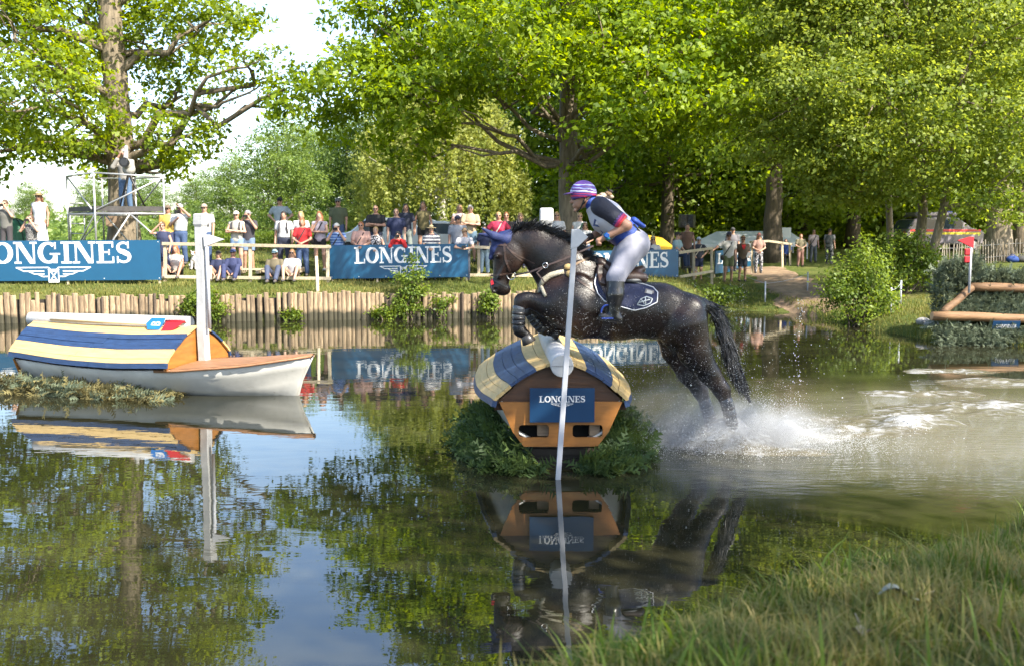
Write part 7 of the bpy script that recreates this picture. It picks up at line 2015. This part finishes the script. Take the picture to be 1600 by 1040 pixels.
# ================================================================ brush fence with logs on the right bank
def brush_fence():
    d = 21.6; b = at(1560, 530, d); b.z = 0.1
    r = thing('brush_fence', 'brush and log jump at the right edge of the pond', 'jump', b)
    M_PINE = wood('pine_log', (.085, .042, .018), (.24, .135, .06), .75, 2.4, (.9, 7, 7), .5)
    rng = np.random.default_rng(66)
    def blk(name, n, fn, mat, size, dirv):
        P = fn(n); D = rng.normal(0, .55, P.shape) + np.array(dirv)
        put(name, sprigs(name, P - np.array(b), D, size * (.6 + .8 * rng.random(n)), np.clip(.5 + .25 * rng.normal(0, 1, n), 0, 1), mat, rng), r)
    def q(p): return np.array(p)
    # back hedge: rounded left end then lower
    def back(n):
        x0, x1 = at(1462, 400, d + .9).x, at(1700, 400, d + .9).x
        x = rng.uniform(x0, x1, n); e = np.clip((x - x0) / .35, 0, 1)
        top = np.where(x < at(1528, 400, d + .9).x, at(1500, 405, d + .9).z, at(1560, 424, d + .9).z) * np.sqrt(1 - (1 - e) ** 2 * .35) + .03 * np.sin(x * 9)
        y = d + .9 + rng.uniform(-.30, .3, n); z = rng.random(n) ** .6 * (top - .15) + .12
        return np.stack([x, y, z], 1)
    blk('back_brush', 3600, back, L_FIRP, .22, (-.1, -.6, .5))
    def face(n):
        t = rng.random(n); u = rng.random(n)
        xl = at(1472, 500, d).x * (1 - t) + at(1530, 462, d + .55).x * t
        x = xl + u * (at(1720, 480, d).x - xl); y = d + .05 + .55 * t + rng.normal(0, .04, n); z = at(1500, 498, d).z * (1 - t) + at(1500, 462, d + .55).z * t
        return np.stack([x, y, z + rng.normal(0, .02, n)], 1)
    blk('face_brush', 2600, face, L_FIRP, .17, (.0, -.7, .1))
    def foot(n):
        t = rng.random(n); x = rng.uniform(at(1452, 510, d).x, at(1720, 510, d).x, n); y = d - .1 - .55 * t + rng.normal(0, .05, n); z = (1 - t) * at(1500, 508, d).z * .95 + .02
        return np.stack([x, y, z], 1)
    blk('foot_brush', 2600, foot, L_FIRP, .17, (-.3, -.8, -.35))
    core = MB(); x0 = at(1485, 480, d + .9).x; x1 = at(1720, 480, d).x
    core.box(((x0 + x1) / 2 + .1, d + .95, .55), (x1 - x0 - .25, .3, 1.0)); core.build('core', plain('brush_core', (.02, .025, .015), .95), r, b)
    def log(a, c, rad, name='log'):
        P = [a.lerp(c, t) + Vector((0, 0, .012 * math.sin(9 * t))) for t in np.linspace(0, 1, 10)]
        mb = MB(); mb.tube(P, [rad * (1 + .04 * math.sin(7 * t)) for t in np.linspace(0, 1, 10)], 12); o = mb.build(name, M_PINE, r, b)
        dd = (a - c).normalized(); mb = MB(); mb.tube([a + dd * .001, a + dd * .008], [rad * .93, rad * .9], 12); mb.build('cut_face', wood('cut_wood', (.38, .22, .11), (.55, .36, .2), .8, 6, (4, 4, 4)), o, b)
    log(at(1456, 494, d - .12), at(1720, 500, d - .05), .095)
    log(at(1516, 449, d + .5), at(1720, 453, d + .5), .095)
    log(at(1472, 490, d + .02), at(1518, 450, d + .46), .08)
    return b, d
bf, bd_ = brush_fence()
plate('sponsor_plate', 'small navy sponsor plate hanging on the lower log of the brush fence', at(1572, 511, bd_ - .24), (1, 0, 0), (0, -.25, 1), .57, .26, M_NAVY, .42, .068, -.0, -.01)
# red flag pole
r = marker_pole('marker_pole', 'white pole with red flag standing in the brush fence', at(1514, 458, bd_ + .2), at(1518, 372, bd_ + .2), .028, (-1, 0, .05), .26, .20, flagmat=M_REDP, square=False)
mb = MB(); o_ = at(1513, 388, bd_ + .2) - r.location
for zz in (0, -.16): mb = MB(); mb.box(o_ + Vector((-.02, 0, zz - .08)), (.12, .05, .14)); mb.build('red_tab', M_REDP, r, bevel=.02)
# ================================================================ grass
G_NEAR = leafmat('grass_near', (0.055, 0.105, 0.009), (0.29, 0.24, 0.085), 0.38, 0.55, 0.3)
G_FAR = leafmat('grass_far', (0.075, 0.11, 0.015), (0.27, 0.235, 0.075), 0.35, 0.6, 0.2)
def blades(name, X, Y, Hh, Wd, tint, mat, rng, label, bend=.5, seg=3, dirb=None):
    n = len(X); Z = land(X, Y) - .01
    a = rng.random(n) * 2 * PI; dx = np.cos(a); dy = np.sin(a)
    lean = bend * rng.random(n) + .1
    sx, sy = -dy, dx
    V = []
    for i in range(seg + 1):
        t = i / seg; w = Wd * (1 - t) ** .7 * .5
        ox = dx * lean * Hh * t * t; oy = dy * lean * Hh * t * t; oz = Hh * (t - .35 * lean * t * t)
        if i < seg:
            V.append(np.stack([X + ox - sx * w, Y + oy - sy * w, Z + oz], 1)); V.append(np.stack([X + ox + sx * w, Y + oy + sy * w, Z + oz], 1))
        else: V.append(np.stack([X + ox, Y + oy, Z + oz], 1))
    m = 2 * seg + 1; VV = np.stack(V, 1).reshape(-1, 3); base = np.arange(n)[:, None] * m
    T = []
    for i in range(seg - 1):
        T += [base + np.array([2 * i, 2 * i + 1, 2 * i + 3]), base + np.array([2 * i, 2 * i + 3, 2 * i + 2])]
    T.append(base + np.array([2 * seg - 2, 2 * seg - 1, 2 * seg]))
    k = len(T); F = np.stack(T, 1).reshape(-1, 3)
    me = np_mesh(name, VV, F, mat, True, nper=3)
    at_ = me.attributes.new('tint', 'FLOAT', 'FACE'); at_.data.foreach_set('value', np.repeat(tint, k).astype(np.float32))
    o = put(name, me); tag(o, label, 'grass', kind='stuff'); return o
rng = np.random.default_rng(100)
# near bank
n = 60000; t = rng.uniform(-3.5, 9.0, n); s = np.abs(rng.normal(0, 1.0, n)) * 1.1 - .35
X = _A[0] + _T[0] * t + _N[0] * s; Y = _A[1] + _T[1] * t + _N[1] * s
keep = (Y > 1.2) & (np.abs(X) < .62 * Y + .8) & (Y < 9); X, Y = X[keep], Y[keep]; n = len(X)
clump = np.sin(X * 5.1 + 1) * np.sin(Y * 4.3) + .6 * np.sin(X * 13 + 2 * Y) * np.sin(Y * 11)
dry = np.clip(.36 + .30 * np.sin(X * 3.3 + .7) * np.sin(Y * 2.9 + 2) + .2 * np.sin(X * 7 + Y * 3) + .28 * rng.normal(0, 1, n), 0, 1)
Hh = (.06 + .07 * rng.random(n)) * (1 + .55 * clump) + (rng.random(n) > .97) * rng.random(n) * .13
blades('grass', X, Y, np.clip(Hh, .03, .34), .004 + .009 * rng.random(n), dry, G_NEAR, rng, 'blurred rough grass on the near bank', .9, 3)
# tall fresh blades and weeds standing out of it
n = 900; t = rng.uniform(-2.5, 8, n); s = rng.uniform(-.25, 1.4, n); ck = np.sin(t * 3.7) * np.sin(t * 1.3 + s * 2) > .1; t, s = t[ck], s[ck]; n = len(t)
X = _A[0] + _T[0] * t + _N[0] * s; Y = _A[1] + _T[1] * t + _N[1] * s
blades('grass', X, Y, .12 + .18 * rng.random(n), .009 + .010 * rng.random(n), np.clip(.35 + .2 * rng.normal(0, 1, n), 0, 1), L_BUSH, rng, 'tall fresh blades standing out of the near grass', .8, 4)
n = 2600; t = rng.uniform(-2.5, 8, n); s = np.abs(rng.normal(0, .8, n)) - .1
X = _A[0] + _T[0] * t + _N[0] * s; Y = _A[1] + _T[1] * t + _N[1] * s
blades('grass', X, Y, .05 + .12 * rng.random(n), .005 + .006 * rng.random(n), np.clip(.9 + .1 * rng.normal(0, 1, n), 0, 1), G_NEAR, rng, 'dry straw lying in the near grass', 2.2, 3)
# far bank: fringe over the logs and the slope
n = 42000; X = rng.uniform(-15.5, 16, n); e = rng.random(n) ** 1.5 * 9 + .10; Y = shore_y(X) + e
keep = (np.abs(X - (8.95 + .1 * (Y - 29))) > 1.25) & (X < .56 * Y); X, Y, e = X[keep], Y[keep], e[keep]; n = len(X)
tuft = .5 + .5 * np.sin(X * 3.1) * np.sin(Y * 2.7 + X)
blades('grass', X, Y, (.06 + .09 * rng.random(n)) * (.6 + .8 * tuft), .014 + .014 * rng.random(n), np.clip(.45 + .25 * np.sin(X * 1.1) * np.sin(Y * .9 + 1) + .22 * rng.normal(0, 1, n), 0, 1), G_FAR, rng, 'sunlit grass on the far bank', .8, 2)
n = 9000; X = rng.uniform(8.2, 14, n); Y = shore_y(X) + rng.random(n) ** 1.3 * 6 - .05; keep = X < .56 * Y; X, Y = X[keep], Y[keep]; n = len(X)
blades('grass', X, Y, .07 + .10 * rng.random(n), .012 + .012 * rng.random(n), np.clip(.4 + .25 * rng.normal(0, 1, n), 0, 1), G_FAR, rng, 'grass between the bush and the brush fence', .8, 2)
# dead leaves in the near grass
M_DEAD = plain('dead_leaf', (.30, .24, .16), .8, .3, 10)
for k, (px, py, d) in enumerate([(1405, 925, 3.3), (1345, 1000, 2.8)]):
    p = at(px, py, d); z = land1(p.x, p.y) + .07; r = thing('dead_leaf', ['curled pale dead leaf lying on the near grass', 'brown dead leaf at the bottom edge of the grass', 'whitish scrap of leaf near the top of the near grass', 'small dead leaf left of the others'][k], 'leaf', (p.x, p.y, z), k * 1.3)
    vs = []; fs = []
    for i in range(7):
        u = i / 6; w = .028 * math.sin(PI * (u * .9 + .05)); zc = .02 * math.sin(u * 5 + k)
        vs += [(-.07 + .14 * u, -w, zc + w * .6), (-.07 + .14 * u, 0, zc), (-.07 + .14 * u, w, zc + w * .5)]
    for i in range(6):
        for c in range(2): fs.append((i * 3 + c, i * 3 + c + 1, i * 3 + c + 4, i * 3 + c + 3))
    put('blade', mesh_from('blade', vs, fs, [M_DEAD, plain('pale_leaf', (.48, .50, .44), .7, .2, 12)][k in (0, 3)] if False else (plain('pale_leaf', (.22, .235, .19), .7, .3, 12) if k == 0 else M_DEAD), True), r)
    mb = MB(); mb.tube([(.07, 0, .0), (.12, .01, .01)], .002, 4); mb.build('stalk', M_DEAD, r)
# ================================================================ splashing water
def drop_mat():
    m, nt, p = newmat('water_drop')
    p.inputs['Base Color'].default_value = (.80, .82, .84, 1); p.inputs['Roughness'].default_value = .12
    p.inputs['Specular IOR Level'].default_value = .8; p.inputs['Transmission Weight'].default_value = .25; p.inputs['IOR'].default_value = 1.33
    return m
M_DROP = drop_mat()
def foam_mat():
    m, nt, p = newmat('churned_water'); nt.nodes.remove(p)
    tc = node(nt, 'ShaderNodeTexCoord'); st = node(nt, 'ShaderNodeMapping'); st.inputs['Scale'].default_value = (.7, 1.25, 1); nt.links.new(tc.outputs['Object'], st.inputs['Vector'])
    n1 = node(nt, 'ShaderNodeTexNoise', Scale=5.0, Detail=10.0, Roughness=.72, Distortion=1.2); nt.links.new(st.outputs['Vector'], n1.inputs['Vector'])
    n2 = node(nt, 'ShaderNodeTexNoise', Scale=1.3, Detail=3.0); nt.links.new(st.outputs['Vector'], n2.inputs['Vector'])
    ge = node(nt, 'ShaderNodeSeparateXYZ'); nt.links.new(tc.outputs['Object'], ge.inputs[0])
    h = node(nt, 'ShaderNodeMath', operation='MULTIPLY_ADD'); h.inputs[1].default_value = 1.1; nt.links.new(ge.outputs['Z'], h.inputs[0]); nt.links.new(n1.outputs['Fac'], h.inputs[2])
    h2 = node(nt, 'ShaderNodeMath', operation='MULTIPLY_ADD'); h2.inputs[1].default_value = .35; nt.links.new(n2.outputs['Fac'], h2.inputs[0]); nt.links.new(h.outputs[0], h2.inputs[2])
    r = ramp(nt, [(.70, (0, 0, 0)), (.90, (1, 1, 1))]); nt.links.new(h2.outputs[0], r.inputs['Fac'])
    b = node(nt, 'ShaderNodeBump', Strength=.5, Distance=.05); nt.links.new(n1.outputs['Fac'], b.inputs['Height'])
    mud = node(nt, 'ShaderNodeBsdfDiffuse'); mud.inputs['Color'].default_value = (.11, .097, .062, 1)
    gl = node(nt, 'ShaderNodeBsdfGlossy'); gl.inputs['Roughness'].default_value = .08; nt.links.new(b.outputs['Normal'], gl.inputs['Normal'])
    fr = node(nt, 'ShaderNodeFresnel', IOR=1.45); nt.links.new(b.outputs['Normal'], fr.inputs['Normal'])
    mx = node(nt, 'ShaderNodeMixShader'); nt.links.new(fr.outputs['Fac'], mx.inputs[0]); nt.links.new(mud.outputs[0], mx.inputs[1]); nt.links.new(gl.outputs[0], mx.inputs[2])
    fo = node(nt, 'ShaderNodeBsdfDiffuse'); fo.inputs['Color'].default_value = (.32, .33, .34, 1)
    m2 = node(nt, 'ShaderNodeMixShader'); nt.links.new(r.outputs['Color'], m2.inputs[0]); nt.links.new(mx.outputs[0], m2.inputs[1]); nt.links.new(fo.outputs[0], m2.inputs[2])
    nt.links.new(m2.outputs[0], nt.nodes['Material Output'].inputs['Surface'])
    return m
M_FOAM = foam_mat()
OCT = np.array([(1, 0, 0), (-1, 0, 0), (0, 1, 0), (0, -1, 0), (0, 0, 1), (0, 0, -1)], float)
OF = np.array([(0, 2, 4), (2, 1, 4), (1, 3, 4), (3, 0, 4), (2, 0, 5), (1, 2, 5), (3, 1, 5), (0, 3, 5)])
def drops(name, P, r, label, stretch=None):
    n = len(P); S = np.ones((n, 1, 3)) if stretch is None else stretch[:, None, :]
    V = (P[:, None, :] + OCT[None] * r[:, None, None] * S).reshape(-1, 3)
    F = (OF[None] + 6 * np.arange(n)[:, None, None]).reshape(-1, 3)
    o = put(name, np_mesh(name, V, F, M_DROP, True, nper=3)); tag(o, label, 'spray', kind='stuff'); return o
rng = np.random.default_rng(200)
def fan(c, n, v, el, az, spread, tmax, g=9.8):
    """drops thrown up from c"""
    t = rng.random(n) * tmax; s = v * (.25 + .75 * rng.random(n))
    a = np.radians(az + rng.normal(0, spread, n)); e = np.radians(el + rng.normal(0, 16, n))
    vx = s * np.cos(e) * np.cos(a); vy = s * np.cos(e) * np.sin(a); vz = s * np.sin(e)
    P = np.stack([c[0] + vx * t, c[1] + vy * t, c[2] + vz * t - .5 * g * t * t], 1)
    return P[P[:, 2] > .005]
c1 = onz(1142, 697); c2 = onz(1225, 690); c3 = onz(1105, 697); c4 = onz(1415, 672)
PP = [fan(c1, 9000, 3.2, 42, 200, 60, .42), fan(c1, 8000, 3.6, 38, 0, 55, .42), fan(c2, 7000, 2.6, 40, 20, 80, .35), fan(c3, 8000, 3.0, 45, 180, 50, .4), fan(c4, 2600, 1.9, 45, 0, 90, .3), fan(c1, 1800, 5.0, 62, 160, 60, .8), fan(c2, 900, 5.0, 70, 60, 90, .8)]
P = np.concatenate(PP); rr = .0022 + .0042 * rng.random(len(P)) ** 3 + .006 * (rng.random(len(P)) > .985)
drops('spray', P, rr, 'spray of drops thrown up by the hind legs of the horse')
# low mist of very fine drops hugging the water
n = 34000; x = rng.normal(SPL.x, .75, n); y = SPL.y - .1 + rng.normal(0, .40, n); z = np.abs(rng.normal(0, .26, n)) * np.exp(-((x - SPL.x) / 1.2) ** 2) + .01
drops('mist', np.stack([x, y, z], 1), .0015 + .0018 * rng.random(n), 'fine low mist of drops over the churned water')
def cloud(name, label, c, r, dens, seed):
    m = bpy.data.materials.new(name); m.use_nodes = True; nt = m.node_tree; nt.nodes.remove(nt.nodes['Principled BSDF'])
    pv = node(nt, 'ShaderNodeVolumePrincipled'); pv.inputs['Color'].default_value = (.93, .94, .95, 1); pv.inputs['Anisotropy'].default_value = .2
    tc = node(nt, 'ShaderNodeTexCoord'); dv = node(nt, 'ShaderNodeVectorMath', operation='DIVIDE'); dv.inputs[1].default_value = r
    nt.links.new(tc.outputs['Object'], dv.inputs[0]); ln = node(nt, 'ShaderNodeVectorMath', operation='LENGTH'); nt.links.new(dv.outputs['Vector'], ln.inputs[0])
    mr = node(nt, 'ShaderNodeMapRange', interpolation_type='SMOOTHSTEP'); mr.inputs['From Min'].default_value = 1.0; mr.inputs['From Max'].default_value = .1; mr.inputs['To Max'].default_value = dens
    nt.links.new(ln.outputs['Value'], mr.inputs['Value'])
    nz = node(nt, 'ShaderNodeTexNoise', Scale=3.2, Detail=3.0); nt.links.new(tc.outputs['Object'], nz.inputs['Vector'])
    r2 = ramp(nt, [(.35, (0, 0, 0)), (.65, (1, 1, 1))]); nt.links.new(nz.outputs['Fac'], r2.inputs['Fac'])
    ml = node(nt, 'ShaderNodeMath', operation='MULTIPLY'); nt.links.new(mr.outputs['Result'], ml.inputs[0]); nt.links.new(r2.outputs['Color'], ml.inputs[1])
    nt.links.new(ml.outputs[0], pv.inputs['Density']); nt.links.new(pv.outputs['Volume'], nt.nodes['Material Output'].inputs['Volume'])
    mb = MB(); mb.ball((0, 0, 0), r, nu=24, nv=14); o = mb.build(name, m); o.location = c; tag(o, label, 'spray', kind='stuff')
cloud('spray_cloud', 'soft white cloud of spray round the hind hooves', (SPL.x + .10, SPL.y - .12, .14), (1.20, .60, .46), 5.0, 1)
cloud('spray_cloud', 'thin veil of spray between the boat and the hind legs', (SPL.x - .45, SPL.y - .05, .25), (.85, .5, .70), 2.6, 2)
# drops flying beside the horse
n = 5200; px = 1150 - 300 * rng.random(n) ** 1.3; py = 605 - 160 * rng.random(n) ** 1.4 + rng.normal(0, 12, n)
PPt = np.array([H(a, b_, w) for a, b_, w in zip(px, py, -.36 - .25 * rng.random(n))])
drops('flying_drops', PPt, .0011 + .0024 * rng.random(n) ** 3, 'white drops flying past the belly and flank of the horse')
# a thin column of larger drops
n = 70; tt = rng.random(n); q0 = at(1246, 560, 11.2); 
Pc = np.stack([q0.x + rng.normal(0, .018, n) + .03 * np.sin(tt * 9), 11.2 + rng.normal(0, .03, n), .32 + 1.25 * tt ** .8], 1)
drops('falling_drops', Pc, .003 + .0045 * rng.random(n), 'thin vertical trail of falling drops right of the tail')
# churned sheet with mounds and crests
def churned():
    x0, x1, y0, y1 = .9, 9.2, 9.9, 17.2
    nx, ny = 300, 260
    x = np.linspace(x0, x1, nx); y = np.linspace(y0, y1, ny); X, Y = np.meshgrid(x, y, indexing='ij')
    M = np.zeros_like(X); Z = np.zeros_like(X)
    def blob(px, py, rx, ry, h, m):
        nonlocal M, Z
        c = onz(px, py); e = np.exp(-(((X - c.x) / rx) ** 2 + ((Y - c.y) / ry) ** 2)); Z += h * e; M = np.maximum(M, m * e)
    for q in [(1148, 697, .24, .19, .24, 1), (1118, 697, .22, .17, .13, 1), (1185, 692, .22, .18, .10, 1), (1080, 692, .4, .3, .03, .8), (1228, 686, .18, .17, .17, 1), (1262, 684, .3, .2, .06, 1), (1330, 676, .6, .3, .03, 1), (1415, 668, .3, .25, .13, 1), (1445, 660, .4, .28, .06, 1), (1390, 655, .5, .3, .03, 1),
              (1500, 640, .9, .45, .04, 1), (1590, 635, .7, .5, .04, 1), (1440, 615, .8, .35, .03, .9), (1560, 598, .9, .5, .03, .9), (1480, 580, .8, .4, .02, .7), (1300, 660, .7, .35, .02, .9), (1220, 705, .6, .25, .02, .7)]: blob(*q)
    R_ = np.zeros_like(X)
    for k in range(34):
        a = rng.normal(PI / 2, .75); f = rng.uniform(5, 34); R_ += (1 - np.abs(np.sin(.5 * f * (X * .7 * math.cos(a) + Y * 1.2 * math.sin(a)) + rng.random() * 7 + .6 * np.sin(X * 2.3 + k)))) / f ** .8
    R_ = (R_ - R_.mean()) / R_.std()
    Zt = Z + M * (.012 + .017 * R_) - .022 * (1 - np.clip(M * 2.2, 0, 1)) - .004
    F = grid_faces(nx, ny); kf = (Zt.ravel()[F] > -.006).any(1); F = F[kf]
    used = np.unique(F); mp = np.full(nx * ny, -1); mp[used] = np.arange(len(used))
    V = np.stack([X, Y, Zt], -1).reshape(-1, 3)[used]
    o = put('churned_water', np_mesh('churned_water', V, mp[F], M_FOAM, True)); tag(o, 'foaming churned muddy water behind the horse', 'foam', kind='stuff')
churned()
